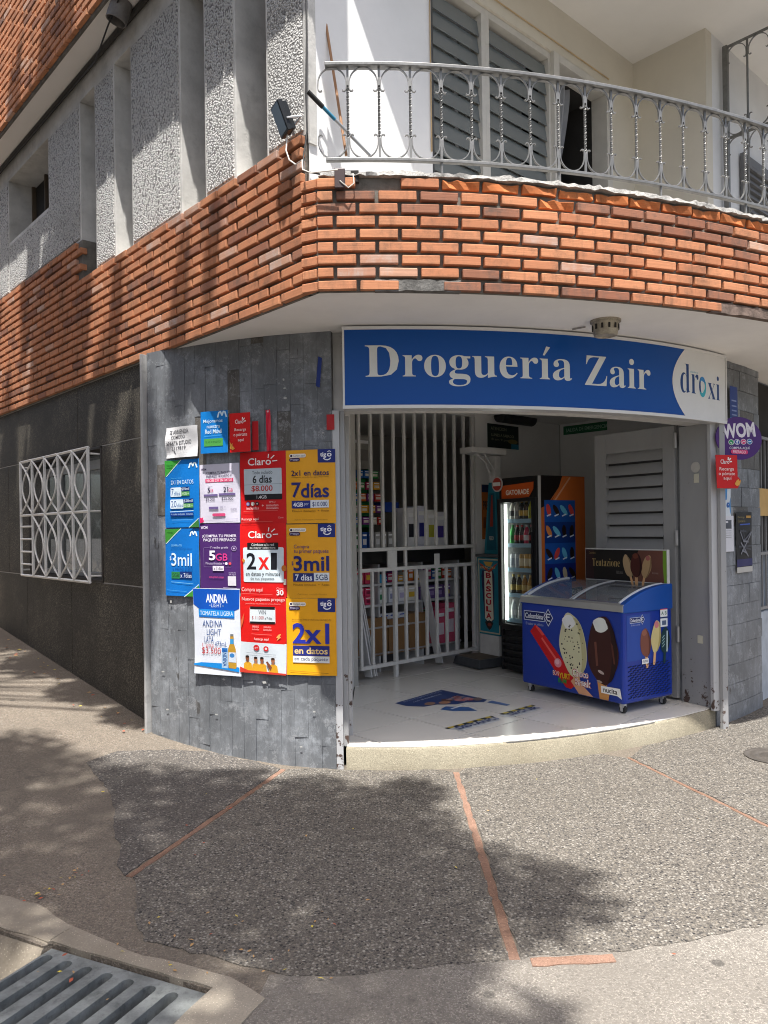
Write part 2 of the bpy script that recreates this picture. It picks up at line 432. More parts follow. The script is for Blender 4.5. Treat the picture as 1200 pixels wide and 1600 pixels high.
# pavement: outer edge towards the street passes beside the drain
pv = [tuple(GP(-.02, .02, 0))[:2], (-3.3, 3.86), (-7.5, 8.2), (-13, 14.0), (-9.6, 14.6), (-1.66, 5.62), (-1.1, 5.25), (-.3, 5.05), (.2, 5.0), (.9, 5.1), (1.6, 5.4), (2.5, 6.0), (3.4, 6.9), (7.0, 10.5), (11, 9.0), (3.6, .9), (1.5, -.4), (-.2, .6), tuple(GP(GW + .18, GLn + .5, 0))[:2], tuple(GP(GW + .02, GLn + .1, 0))[:2],
      tuple(GP(GW + .008, GLn + .008, 0))[:2], tuple(GP(GW + .008, -.008, 0))[:2], tuple(GP(-.008, -.008, 0))[:2]]
pavement = tag(sheet('pavement', pv, m_conc, 0.0, step=.3, under=.2), kind='structure')
# exposed-aggregate fields
wl = [tuple(WALL.at(s, .015))[:2] for s in np.linspace(WALL.s_x(-1.2), WALL.L, 26)]
line1 = [(-.667, 4.93), (-1.165, 3.44)]       # terracotta joints (upper end, lower end)
line2 = [(.432, 4.84), (.445, 2.74)]
line3 = [(1.60, 5.10), (2.02, 3.62)]
def along(l, t, w): 
    d = Vector((l[1][0] - l[0][0], l[1][1] - l[0][1])); n = Vector((-d.y, d.x)).normalized()
    return (l[0][0] + d.x * t + n.x * w, l[0][1] + d.y * t + n.y * w)
HW = .022
iA = [p for p in wl if p[0] < -.70]; iB = [p for p in wl if -.62 < p[0] < .40]; iC = [p for p in wl if .47 < p[0] < 1.55]; iD = [p for p in wl if p[0] > 1.66]
fieldA = wob(iA + [along(line1, 0, HW), along(line1, 1, HW)][::1] , .0, .2) if False else iA + [along(line1, 0, -HW)] + [along(line1, 1, -HW)]
fieldA += [(-1.26, 3.56), (-1.30, 3.72), (-1.42, 3.98), (-1.50, 4.22), (-1.66, 4.55), (-1.93, 4.92), (-1.80, 5.14), (-1.45, 5.22)]
fieldB = iB + [along(line2, 0, -HW), along(line2, 1, -HW)] + [(.2, 2.72), (-.1, 2.66), (-.36, 2.66), (-.62, 2.78), (-.93, 2.90), (-1.03, 3.1), (-1.10, 3.34)] + [along(line1, 1, HW), along(line1, 0, HW)]
fieldC = iC + [along(line3, 0, -HW * .8), along(line3, 1, -HW * .8)] + [(2.02, 3.35), (1.75, 3.1), (1.45, 2.96), (1.1, 2.84), (.8, 2.78), (.5, 2.76)] + [along(line2, 1, HW), along(line2, 0, HW)]
fieldD = iD + [(3.4, 6.6), (4.2, 6.2), (3.6, 4.6), (2.9, 4.0), (2.3, 3.6)] + [along(line3, 1, HW * .8), along(line3, 0, HW * .8)]
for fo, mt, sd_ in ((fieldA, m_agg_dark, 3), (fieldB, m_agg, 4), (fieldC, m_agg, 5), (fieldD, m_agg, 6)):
    sheet('aggregate_field', wob(fo, .011, .05, sd_), mt, .004, pavement, under=.03)
for l, hw in ((line1, HW - .006), (line2, HW - .003), (line3, HW * .8 - .006)):
    q = [along(l, 0, -hw)] + [along(l, t, -hw + .002 * math.sin(t * 40)) for t in np.linspace(.05, .95, 24)] + [along(l, 1, -hw), along(l, 1, hw)] + [along(l, t, hw + .0025 * math.sin(t * 53)) for t in np.linspace(.95, .05, 24)] + [along(l, 0, hw)]
    sheet('divider_strip', q, m_strip, .0025, pavement, under=.03)
sheet('divider_strip', wob([(.50, 2.745), (.80, 2.765), (.80, 2.715), (.50, 2.695)], .004, .05), m_strip, .0055, pavement, under=.03)
sheet('gutter_strip', wob([(-.42, 2.67), (-.1, 2.70), (.2, 2.76), (.45, 2.76), (.8, 2.80), (1.1, 2.88), (1.45, 3.0), (1.75, 3.14), (2.1, 3.45), (2.3, 3.6), (3.0, 4.1), (3.9, 4.2), (2.4, 1.2), (1.2, .6), (-.1, 1.3), (-.5, 2.2)], .008, .09, 15), m_gut, .002, pavement, under=.03)
# pale cement patches and the lighter kerb cap along the drain
sheet('kerb_cap', wob([tuple(GP(a, b, 0))[:2] for a, b in ((-.01, -.012), (-.02, .0), (-.62, -.02), (-.62, -.19), (-.3, -.2), (-.06, -.13), (.3, -.075), (.75, -.085), (.93, -.03), (.96, .5), (GW + .012, .55), (GW + .012, -.012))], .007, .07, 8), m_kerb, .007, pavement, under=.05)
# kerb stone: its face drops to the street left of the drain
kb = MB(); rings = []
for t in np.linspace(0, 1, 14):
    p = GP(-.02 - 3.2 * t, .015 - .02 * math.sin(t * 5), 0); z = gz(p.x, p.y)
    rings.append([p + UP * (z + .008) - gy * .14, p + UP * (z + .010) - gy * .03, p + UP * (z - .012) + gy * .012, p + UP * (-.155) + gy * .075, p + UP * (-.17) - gy * .14])
kb.sweep(rings, m_kerb); kerb = tag(kb.build('kerb', smooth=True), kind='structure')
# leaf litter
lf = MB(); m_leaf1 = plain('dry leaf', 'a8865a', .8); m_leaf2 = plain('yellow leaf', 'c2b24a', .7); m_leaf3 = plain('red leaf', 'a4543c', .8)
r_ = random.Random(11)
def litter(x, y, L, z=None):
    a = r_.uniform(0, 6.3); dx, dy = math.cos(a) * L, math.sin(a) * L; wx, wy = -math.sin(a) * L * .22, math.cos(a) * L * .22
    z = gz(x, y) + .010 if z is None else z; h = L * .16
    lf.add([(x - dx / 2, y - dy / 2, z), (x + wx, y + wy, z + h), (x + dx / 2, y + dy / 2, z + .002), (x - wx, y - wy, z + .001)], [(0, 1, 2, 3)], r_.choice([m_leaf1, m_leaf1, m_leaf2, m_leaf3]))
for i in range(34): litter(r_.uniform(-1.2, -.2), r_.uniform(2.62, 3.1), r_.uniform(.012, .03))
for i in range(26): litter(r_.uniform(-2.6, 1.8), r_.uniform(2.5, 4.7), r_.uniform(.01, .024))
for i in range(46):
    t = r_.uniform(1.9, 5.5); p = LW(t, .05 + r_.random() ** 2 * .25, 0); litter(p.x, p.y, r_.uniform(.015, .05))
for i in range(22):
    p = GP(-.35 + r_.uniform(-.05, .03), -.32 + r_.uniform(-.2, .15), 0); litter(p.x, p.y, r_.uniform(.012, .03))
for i in range(30):
    p = GP(GW - .02 + r_.uniform(-.03, .03), .20 + r_.random() * .3, 0); litter(p.x, p.y, r_.uniform(.012, .03), .005)
tag(lf.build('fallen_leaves'), 'dry fallen leaves scattered over the pavement', 'leaves', kind='stuff')
# ------------------------------------------------------------------ storm grate
m_grate = plain('cast grate', (.185, .20, .195), .7, .1, .4, 9, .7, 45, .005, dirt=.8)
m_pit = plain('drain pit', (.06, .055, .048), .95, 0, .4, 5, .6, 30, .02)
gr = empty('storm_grate', GP(GW / 2, GLn / 2, -.02), 'grey cast storm grate with long slots set in the kerb', 'grate')
mb = MB(); slots = []
for i in range(8):
    a = .035 + i * .0965; r = .0235; b0, b1 = .036, GLn - .05
    if i == 7: continue
    slots.append([(a + r * math.cos(R(q)), b0 + r + r * math.sin(R(q))) for q in range(180, 361, 20)] + [(a + r * math.cos(R(q)), b1 - r + r * math.sin(R(q))) for q in range(0, 181, 20)])
plate(mb, [(0, 0), (GW, 0), (GW, GLn), (0, GLn)], slots, lambda x, y, k: GP(x, y, -.012 + (0 if k else -.045)), m_grate)
adopt(mb.build('grate_plate', bevel=.004), gr)
mb = MB(); pit = [(0.01, 0.01), (GW - .01, .01), (GW - .01, GLn - .01), (.01, GLn - .01)]
mb.add([GP(a, b, -.058) for a, b in pit] + [GP(a, b, -.15) for a, b in pit], [(4, 5, 6, 7), (0, 1, 5, 4), (1, 2, 6, 5), (2, 3, 7, 6), (3, 0, 4, 7)], m_pit); adopt(mb.build('drain_pit'), gr)
# manhole lid
mh = empty('manhole_lid', (2.56, 5.07, gz(2.56, 5.07)), 'small round iron manhole lid near the right edge of the pavement', 'manhole lid')
mb = MB(); mb.lathe([(.19, .004), (.19, .011), (.17, .011), (.165, .007), (.15, .007), (.145, .0105), (.11, .0105), (.105, .007), (.09, .007), (.085, .0105), (.0, .0105)], (2.56, 5.07, .0), plain('iron lid', (.09, .08, .07), .6, .4, .3, 9, .4, 50), 32)
adopt(mb.build('lid', smooth=True), mh)
# ================================================================== THE CORNER BUILDING
bld = empty('corner_building', (0.3, 6.0, 0), 'corner building with rounded orange brick balcony over a grey slate shop front', 'building')
def brickmat(name, base, dark, amt):
    b = newmat(name, .82, 0, .25)
    oi = b.new('ShaderNodeObjectInfo'); rn = oi.outputs['Random']
    wn = b.new('ShaderNodeTexWhiteNoise', noise_dimensions='1D'); b.link(rn, wn.inputs['W'])
    c = b.mix(b.noise(11, 5, .65), tuple(x * .72 for x in base), tuple(min(1, x * 1.22) for x in base))
    c = b.mix(b.math('MULTIPLY', wn.outputs[0], .7), c, (base[0] * .66, base[1] * .56, base[2] * .56))
    st = b.ramp(b.noise(5.5, 8, .75), [(.48, 0.), (.66, amt)])
    c = b.mix(st, c, dark)
    rs = b.ramp(b.noise(1, 7, .75, b.scaled((11, 11, 1.6))), [(.54, 0.), (.68, .7)])
    c = b.mix(rs, c, (dark[0] * .9, dark[1] * .9, dark[2] * .9))
    # horizontal drag lines of the extruded clay
    mp = b.new('ShaderNodeMapping'); mp.inputs['Scale'].default_value = (4, 4, 170); b.link(b.pos(), mp.inputs[0])
    ln = b.noise(1, 3, .5, mp.outputs[0])
    c = b.mix(b.ramp(ln, [(.40, .35), (.56, 0.)]), c, tuple(x * .6 for x in base))
    setc(b, c); h = b.mix(.45, ln, b.noise(120, 5, .7)); b.link(b.bump(h, .5, .003), b.p.inputs['Normal']); return b.m
m_brick = brickmat('orange brick', (.60, .265, .135), (.20, .105, .065), .85)
m_brick_pale = brickmat('whitened brick', (.58, .33, .22), (.46, .40, .36), .8)
m_brick_dark = brickmat('smoked brick', (.36, .165, .10), (.09, .075, .065), .85)
m_brick_raw = brickmat('broken brick', (.60, .20, .065), (.16, .07, .03), .7)
m_mortar = plain('grey mortar', (.155, .145, .125), .95, 0, .35, 9, .6, 70, .006)
m_cement = plain('patched cement', (.155, .15, .14), .95, 0, .45, 12, .8, 40, .01)
m_lime = plain('flaking lime paint', (.36, .35, .33), .9, 0, .4, 22, .9, 45, .012, dirt=.95)
m_soff = plain('soffit plaster', (.84, .83, .81), .9, 0, .06, 1.6, .25, 20, .004)
BP, RP, BL, BH, BD = .2255, .0685, .2045, .0475, .06
def brickmesh(name, mat, seed, chip=0.0):
    bm = bmesh.new(); bmesh.ops.create_cube(bm, size=1.0)
    r = random.Random(seed)
    for v in bm.verts:
        v.co.x *= BL * (1 + r.uniform(-.008, .008)); v.co.y *= BD; v.co.z *= BH * (1 + r.uniform(-.03, .03))
        v.co.z += r.uniform(-.0008, .0008)
    if chip:
        bmesh.ops.subdivide_edges(bm, edges=[e for e in bm.edges if abs(e.verts[0].co.x - e.verts[1].co.x) > .1], cuts=4)
        for v in bm.verts:
            if v.co.y < 0: v.co.y += r.uniform(0, chip); v.co.z += r.uniform(-chip * .5, 0) if v.co.z > 0 else 0
    bmesh.ops.bevel(bm, geom=bm.edges[:], offset=.0035 if not chip else .002, segments=1, affect='EDGES')
    me = bpy.data.meshes.new(name); bm.to_mesh(me); bm.free(); me.materials.append(mat); return me
B_STD = [brickmesh('brick', m_brick, i) for i in range(5)]
B_PALE = [brickmesh('brick', m_brick_pale, 20 + i) for i in range(2)]
B_DARK = [brickmesh('brick', m_brick_dark, 30 + i) for i in range(2)]
B_RAW = [brickmesh('brick', m_brick_raw, 40 + i, .022) for i in range(4)]
r_ = random.Random(5)
band_bricks = []       # (matrix, mesh, importance)
def put(p, tx, nrm, lx=1.0, mesh=None, jit=.0016, ly=1.0, lz=1.0):
    p = p + nrm * (-BD / 2 + r_.uniform(-jit * 1.5, jit * 1.5)) + UP * r_.uniform(-jit, jit)
    a = r_.uniform(-.006, .006); x = (tx + UP * a).normalized(); z = x.cross(-nrm).normalized(); z = z if z.z > 0 else -z
    y = -nrm
    m = frame4(p, x * lx, y * ly, z * lz)
    me = mesh or r_.choices([r_.choice(B_STD), r_.choice(B_PALE), r_.choice(B_DARK)], [.80, .06, .14])[0]
    d = max(1., p.y); off = abs(p.x / p.y) > .52 or (p.z - ZC) / p.y > .70
    band_bricks.append((m, me, (0 if off else 1) / d))
Z0 = SOF + .004
def rowz(k): return Z0 + BH / 2 + k * RP
# --- curved parapet, nine courses
sEnd = BAND.s_x(3.6)
for k in range(9):
    s = .115 if k % 2 else .012
    first = True
    while s < sEnd:
        L = BP
        if first and k % 2 == 0: pass
        c = s + BL / 2; P = BAND.at(c, 0, rowz(k)); tx = BAND.tan(c); nr = Vector((tx.y, -tx.x, 0))
        x = P.x
        skip = (k == 0 and (.0 < x < .40 or 2.02 < x < 2.6)) or (k == 8 and -.02 < x < .14)
        me = None
        if k == 8: me = r_.choice(B_RAW) if x > .25 and r_.random() < .85 else None
        if k == 7 and .85 < x < 1.05: me = B_RAW[1]
        if k >= 6 and me is None and r_.random() < .35: me = r_.choice(B_DARK)
        if k == 0 and (.62 < x < .8 or 1.0 < x < 1.2): me = B_DARK[0]
        if not skip:
            if first and k % 2:      # half brick at the corner
                put(BAND.at(.012 + .041, 0, rowz(k)), BAND.tan(.05), Vector((BAND.tan(.05).y, -BAND.tan(.05).x, 0)), .40)
            put(P, tx, nr, 1.0, me)
        s += L; first = False
# --- corner pieces turning the corner
ca = (N + Vector((BAND.tan(0).y, -BAND.tan(0).x, 0))).normalized(); ct = Vector((-ca.y, ca.x, 0))
ct = ct if ct.x > 0 else -ct
p_a = LW(.02, 0, 0); p_b = BAND.at(0.0); pc = (p_a + p_b) / 2
for k in range(9): put(pc + UP * rowz(k) + ca * .004, ct, ca, .43 if k % 2 else .47)
# --- side wall courses: 12 near the corner, 17 beyond the step in the top edge
T_STEP = 3.19
nrow = lambda t: 17 if t > T_STEP else (12 if t > .12 else 12)
for k in range(19):
    s = .03 + (BP / 2 if k % 2 else 0)
    if k % 2: put(LW(.03 + .045, 0, rowz(k)), -D, N, .42) if k < 13 else None
    while s < 13.5:
        c = s + BL / 2
        if k < 12 or (k < 13 and c < 3.19) or (c > T_STEP + .09 and k < 18):
            if not (k == 12 and c > 3.1 and c < T_STEP + .09): put(LW(c, 0, rowz(k)), -D, N)
        elif k < 18 and k >= 13 and abs(c - T_STEP) < .12: pass
        s += BP
# backing walls behind the bricks
mb = MB(); rec = -.030; SB = SOF + .001
ss = np.linspace(0, BAND.L, 70)
mb.sweep([[BAND.at(s, rec, SB), BAND.at(s, rec, Z0 + 9 * RP - .012), BAND.at(s, rec - .10, Z0 + 9 * RP - .012), BAND.at(s, rec - .10, SB)] for s in ss], m_mortar)
mb.hexa([LW(13.6, rec, SB), LW(0.0, rec, SB), LW(.02, rec - .2, SB), LW(13.6, rec - .2, SB), LW(13.6, rec, 3.70), LW(0.0, rec, 3.70), LW(.02, rec - .2, 3.70), LW(13.6, rec - .2, 3.70)], m_mortar)
mb.hexa([LW(13.6, rec, 3.70), LW(T_STEP + .02, rec, 3.70), LW(T_STEP + .02, rec - .12, 3.70), LW(13.6, rec - .12, 3.70), LW(13.6, rec, 4.045), LW(T_STEP + .02, rec, 4.045), LW(T_STEP + .02, rec - .12, 4.045), LW(13.6, rec - .12, 4.045)], m_mortar)
mb.hexa([p_a - N * .029 + UP * SB, p_b - ca * .028 + UP * SB, p_b - ca * .12 + UP * SB, p_a - ca * .12 + UP * SB, p_a - N * .029 + UP * 3.43, p_b - ca * .028 + UP * 3.43, p_b - ca * .12 + UP * 3.43, p_a - ca * .12 + UP * 3.43], m_mortar)
band = adopt(mb.build('brick_band'), bld)
# cement patches where bottom bricks are gone
def arcbox(mb, C, s0, s1, o0, o1, z0, z1, mat, n=None, jag=0.):
    n = n or max(2, int((s1 - s0) / .05)); q = random.Random(3)
    mb.sweep([[C.at(s, o0, z0 + q.uniform(-jag, jag)), C.at(s, o0, z1 + q.uniform(-jag, jag)), C.at(s, o1, z1), C.at(s, o1, z0)] for s in np.linspace(s0, s1, n + 1)], mat)
mb = MB(); arcbox(mb, BAND, BAND.s_x(-.03), BAND.s_x(.435), -.006, -.05, SOF - .002, SOF + .058, m_cement, 14, .005); adopt(mb.build('cement_patch', smooth=True), band)
mb = MB(); arcbox(mb, BAND, BAND.s_x(1.98), BAND.s_x(2.6), -.008, -.05, SOF - .002, SOF + .058, plain('brown cement', (.15, .11, .09), .95, 0, .5, 14, .8, 40, .01), 14, .005); adopt(mb.build('cement_patch', smooth=True), band)
# the ledge under the railing
mb = MB(); q = random.Random(9); rings = []
for s in np.linspace(0.02, BAND.L, 150):
    zt = Z0 + 9 * RP - .006
    rings.append([BAND.at(s, .004 + q.uniform(-.012, .008), zt + q.uniform(-.006, .002)), BAND.at(s, -.004 + q.uniform(-.008, .006), zt + .022 + q.uniform(-.008, .008)), BAND.at(s, -.12, zt + .03 + q.uniform(-.003, .003)), BAND.at(s, -.13, zt - .01)])
mb.sweep(rings, m_lime); adopt(mb.build('ledge', smooth=True), band)
# --- upper parapet along the side street (next storey), all bricks joined
UO, UZ = .225, 5.42
far = []
for k in range(22):
    s = -.3 + (BP / 2 if k % 2 else 0)
    while s < 13.5:
        far.append((s + BL / 2, k)); s += BP
band_bricks.sort(key=lambda b: -b[2])
near, rest = band_bricks[:300], band_bricks[300:]
for m, me, _ in near: inst(me, 'brick', m, band)
def joined(name, items, parent):
    vs = []; fs = []; mi = []; mats = []
    for m, me in items:
        o = len(vs); A_ = np.array(m); co = np.empty(len(me.vertices) * 3); me.vertices.foreach_get('co', co); co = co.reshape(-1, 3) @ A_[:3, :3].T + A_[:3, 3]
        vs += co.tolist(); mt = me.materials[0]
        if mt not in mats: mats.append(mt)
        k = mats.index(mt)
        for p in me.polygons: fs.append(tuple(i + o for i in p.vertices)); mi.append(k)
    me2 = bpy.data.meshes.new(name); me2.from_pydata(vs, [], fs)
    for mt in mats: me2.materials.append(mt)
    me2.polygons.foreach_set('material_index', mi)
    ob = bpy.data.objects.new(name, me2); COL.objects.link(ob); adopt(ob, parent); ob['kind'] = 'stuff'; return ob
joined('brick_courses', [(m, me) for m, me, _ in rest], band)
ub_items = []
band_bricks = []
for t, k in far:
    put(LW(t, UO, UZ + .03 + BH / 2 + k * RP), -D, N)
ub_items = [(m, me) for m, me, _ in band_bricks]
mb = MB()
UB = UZ + .002
mb.hexa([LW(13.6, UO - .032, UB), LW(-.45, UO - .032, UB), LW(-.45, UO - .14, UB), LW(13.6, UO - .14, UB), LW(13.6, UO - .032, UZ + 1.55), LW(-.45, UO - .032, UZ + 1.55), LW(-.45, UO - .14, UZ + 1.55), LW(13.6, UO - .14, UZ + 1.55)], m_mortar)
uband = adopt(mb.build('upper_brick_band'), bld); joined('brick_courses', ub_items, uband)

# --- slabs: soffit over the shop, ceiling over the balcony
def slab(name, C, s0, s1, off, z0, z1, mat, back):
    pts = [C.at(s, off) for s in np.linspace(s0, s1, 60)]
    loop = [p for p in back] + pts
    mb = MB(); v, f = cdt([(p.x, p.y) for p in loop]); n = len(loop)
    mb.add([(x, y, z0) for x, y in v], f, mat); mb.add([(x, y, z1) for x, y in v], f, mat)
    mb.add([(p.x, p.y, z0) for p in loop] + [(p.x, p.y, z1) for p in loop], [(i, (i + 1) % n, n + (i + 1) % n, n + i) for i in range(n)], mat)
    return adopt(mb.build(name), bld)
slab('soffit_slab', BAND, 0.01, BAND.L, -.05, SOF, SOF + .16, m_soff, [Vector((6.5, 9.6, 0)), LW(13.5, -6.2, 0), LW(13.5, -.05, 0), LW(.03, -.05, 0)])
slab('balcony_floor', BAND, 0.05, BAND.L, -.06, Z0 + 9 * RP - .03, Z0 + 9 * RP - .015, plain('balcony floor', (.45, .43, .40), .8), [Vector((5.5, 8.2, 0)), EW(5.0, -.05, 0), EW(.02, -.05, 0)])
m_ceil = plain('balcony ceiling paint', (.80, .78, .74), .85, 0, .05, 1.2)
slab('balcony_ceiling', BAND, 0.0, BAND.L, -.01, UZ, UZ + .3, m_ceil, [Vector((7.5, 10.4, 0)), LW(13.5, -5.5, 0), LW(13.5, UO - .05, 0), LW(-.2, UO - .05, 0)])
# --- side wall: pilasters, slots, windows
m_plas = plain('grey side plaster', (.56, .55, .52), .9, 0, .22, 3.0, .5, 30, .006, dirt=.35)
def dash():
    b = newmat('white pebble dash', .95, 0, .2)
    v = b.vor(70, out='Distance'); nz = b.noise(95, 5, .7)
    pit = b.ramp(b.mix(.5, v, nz), [(.52, 0.), (.62, 1.)])
    c = b.mix(pit, (.80, .79, .76), (.20, .195, .19)); c = b.mix(b.ramp(b.noise(1.3, 6, .7), [(.5, 0.), (.8, .45)]), c, (.34, .33, .30))
    setc(b, c); h = b.mix(.5, b.ramp(v, [(.2, 1.), (.6, 0.)]), nz); b.link(b.bump(h, 1.0, .03), b.p.inputs['Normal']); return b.m
m_dash = dash()
m_redwood = plain('dark red window frame', (.14, .045, .03), .5, 0, .3, 9)
m_glass = None
def glassmat(name, col, rough=.04, alpha=.35):
    b = newmat(name, rough, 0, .6); setc(b, col); b.p.inputs['Transmission Weight'].default_value = 0.0
    tr = b.new('ShaderNodeBsdfTransparent'); mx = b.new('ShaderNodeMixShader'); mx.inputs[0].default_value = alpha
    b.link(tr.outputs[0], mx.inputs[1]); b.link(b.p.outputs[0], mx.inputs[2]); b.link(mx.outputs[0], b.n['Material Output'].inputs[0]); return b.m
m_glass = glassmat('window glass', (.12, .14, .14), .06, .55)
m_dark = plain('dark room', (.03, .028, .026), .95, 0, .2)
PN = -.035     # pilaster faces sit a little behind the brick faces
def tp(x, y=200): return left_t(x, y, PN)[0]
pil = [(tp(479), tp(417)), (tp(369), tp(320)), (tp(283), tp(205)), (tp(179), tp(148)), (tp(125), tp(76, 300)), (tp(14, 350), tp(-60, 350)), (8.0, 8.4), (9.0, 9.6), (10.4, 13.5)]
ZP0, ZP1 = 3.70, 5.235
def lbox(mb, t0, t1, n0, n1, z0, z1, mat):
    mb.hexa([LW(t1, n1, z0), LW(t0, n1, z0), LW(t0, n0, z0), LW(t1, n0, z0), LW(t1, n1, z1), LW(t0, n1, z1), LW(t0, n0, z1), LW(t1, n0, z1)], mat)
for i, (a, b) in enumerate(pil):
    z0 = ZP0 if i < 4 else 4.04
    mb = MB(); lbox(mb, a, b, PN - .27, PN, z0 - .02, ZP1, m_plas); pl = adopt(mb.build('pilaster', bevel=.004), bld)
    if i < 6:
        mg = .025; mb = MB(); z0p = z0 + .03
        if i == 4: pass
        lbox(mb, a + mg, b - mg, PN - .01, PN + .008, z0p, ZP1 - .03 if i != 4 else ZP1 - .03, m_dash); adopt(mb.build('pebbledash_panel', bevel=.006), pl)
# panel below the far window, lintel, recessed wall
w0, w1 = pil[4][1], pil[5][0]
mb = MB(); lbox(mb, w0, w1, PN - .22, PN - .002, 4.03, 4.585, m_plas); pp = adopt(mb.build('window_parapet'), bld)
mb = MB(); lbox(mb, w0 - .02, w1 - .03, PN - .01, PN + .007, 4.075, 4.545, m_dash); adopt(mb.build('pebbledash_panel', bevel=.005), pp)
mb = MB(); lbox(mb, -.02, 13.5, PN - .30, PN - .0015, ZP1, UZ + .01, m_plas); adopt(mb.build('lintel'), bld)
mb = MB(); lbox(mb, .05, pil[4][1] + .02, PN - .34, PN - .265, ZP0 - .05, ZP1, plain('recess paint', (.56, .56, .55), .85, 0, .1, 3)); lbox(mb, w1 + .02, 13.5, PN - .34, PN - .265, 3.9, ZP1, m_plas); adopt(mb.build('recessed_wall'), bld)
for a, b in zip(pil[:4], pil[1:5]):     # sloping slot sills
    mb = MB(); t0, t1 = a[1], b[0]
    mb.hexa([LW(t1, PN - .002, 3.66), LW(t0, PN - .002, 3.66), LW(t0, PN - .27, 3.66), LW(t1, PN - .27, 3.66), LW(t1, PN - .002, 3.695), LW(t0, PN - .002, 3.695), LW(t0, PN - .27, 3.80), LW(t1, PN - .27, 3.80)], m_plas)
    adopt(mb.build('slot_sill'), bld)
for i, (a, b) in enumerate(zip(pil[:2], pil[1:3])):
    wn = MB(); t0, t1 = a[1], b[0]
    lbox(wn, t0 + .002, t0 + .05, PN - .262, PN - .19 + .02 * i, 3.75, ZP1, m_redwood); lbox(wn, t1 - .03, t1 - .002, PN - .262, PN - .235, 3.79, ZP1, m_redwood)
    f_ = adopt(wn.build('slot_window', bevel=.003), bld)
    g = MB(); lbox(g, t0 + .05, t1 - .03, PN - .262, PN - .255, 3.80, ZP1, m_glass); adopt(g.build('pane'), f_)
# far wide window
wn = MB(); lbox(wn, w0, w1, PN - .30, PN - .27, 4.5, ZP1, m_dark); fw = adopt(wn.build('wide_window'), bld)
wn = MB()
for t in np.linspace(w0 + .02, w1 - .02, 4): lbox(wn, t - .015, t + .015, PN - .268, PN - .23, 4.585, ZP1, plain('brown window frame', (.10, .075, .05), .6))
lbox(wn, w0, w1, PN - .268, PN - .225, 4.586, 4.62, MATS['brown window frame']); adopt(wn.build('window_frame'), fw)
# --- ground-floor side wall of dark granite
def granite():
    b = newmat('dark speckled granite', .65, 0, .2)
    sp = b.ramp(b.noise(85, 5, .85), [(.50, 0.), (.60, 1.)])
    c = b.mix(sp, (.040, .036, .031), (.26, .23, .175)); c = b.mix(b.ramp(b.noise(1.2, 6, .7), [(.40, .75), (.65, 0.)]), c, (.04, .036, .03))
    setc(b, c); b.link(b.bump(b.noise(150, 4, .7), .3, .002), b.p.inputs['Normal']); return b.m
m_gran = granite(); m_joint = plain('pale joint', (.42, .40, .37), .9)
GN = -.045
gwall = MB(); TJ = [1.90, 3.0 - .13, 4.78, 6.2, 7.7, 9.2, 10.7, 12.2, 13.5]; ZJ = [-.2, 1.13, 2.21, SOF]
WT0, WT1, WZ0, WZ1 = 2.93, 4.72, 1.13, 2.26        # window opening
for z0, z1, t0, t1 in ((-.2, WZ0, 1.7, 13.5), (WZ1, SOF + .02, 1.7, 13.5), (WZ0, WZ1, 1.7, WT0), (WZ0, WZ1, WT1, 13.5)): lbox(gwall, t0, t1, GN - .2, GN - .004, z0, z1, m_joint)
gw = adopt(gwall.build('side_wall'), bld)
def gpanel(t0, t1, z0, z1):
    if t1 - t0 < .02 or z1 - z0 < .02: return
    mb = MB(); e = .0045; lbox(mb, t0 + e, t1 - e, GN - .02, GN, z0 + e, z1 - e, m_gran); adopt(mb.build('granite_panel', bevel=.0015), gw)
for z0, z1, tj in ((-.2, 1.13, [1.70, 3.62, 4.83, 6.05, 7.4, 8.8, 10.2, 13.5]), (2.26, SOF - .004, [1.70, 3.42, 5.02, 6.6, 8.2, 9.8, 13.5])):
    for a, b in zip(tj[:-1], tj[1:]): gpanel(a, b, z0, z1)
for a, b in ((1.70, WT0 - .03), (WT1 + .03, 5.4), (5.4, 6.9), (6.9, 8.5), (8.5, 10.5), (10.5, 13.5)): gpanel(a, b, 1.13, 2.26)
# window reveal, aluminium frame, glass
mb = MB(); m_alu = plain('aluminium frame', (.36, .36, .36), .45, .5, .1, 8)
for t0, t1, z0, z1 in ((WT0 - .028, WT0, WZ0, WZ1), (WT1, WT1 + .028, WZ0, WZ1), (WT0 - .028, WT1 + .028, WZ0 - .0, WZ0 + .02), (WT0 - .028, WT1 + .028, WZ1 - .02, WZ1)): lbox(mb, t0, t1, GN - .19, GN + .004, z0, z1, plain('granite trim', (.045, .04, .036), .6, 0, .2, 20, spec=.2))
win = adopt(mb.build('window', bevel=.002), bld)
mb = MB()
for t in (WT0 + .02, WT0 + .62, WT0 + .66, WT1 - .55, WT1 - .02): lbox(mb, t - .02, t + .02, GN - .15, GN - .11, WZ0 + .02, WZ1 - .02, m_alu)
for z in (WZ0 + .045, WZ1 - .10, WZ1 - .14): lbox(mb, WT0, WT1, GN - .152, GN - .108, z - .02, z + .02, m_alu)
adopt(mb.build('window_frame', bevel=.002), win)
mb = MB(); lbox(mb, WT0, WT1, GN - .135, GN - .13, WZ0 + .02, WZ1 - .02, m_glass); adopt(mb.build('pane'), win)
mb = MB(); lbox(mb, WT0 - .1, WT1 + .1, GN - 1.0, GN - .95, WZ0 - .3, WZ1 + .2, m_dark); lbox(mb, WT0 - .02, WT1 + .02, GN - .95, GN - .2, WZ0 - .06, WZ0 - .02, m_dark); adopt(mb.build('room_behind'), win)
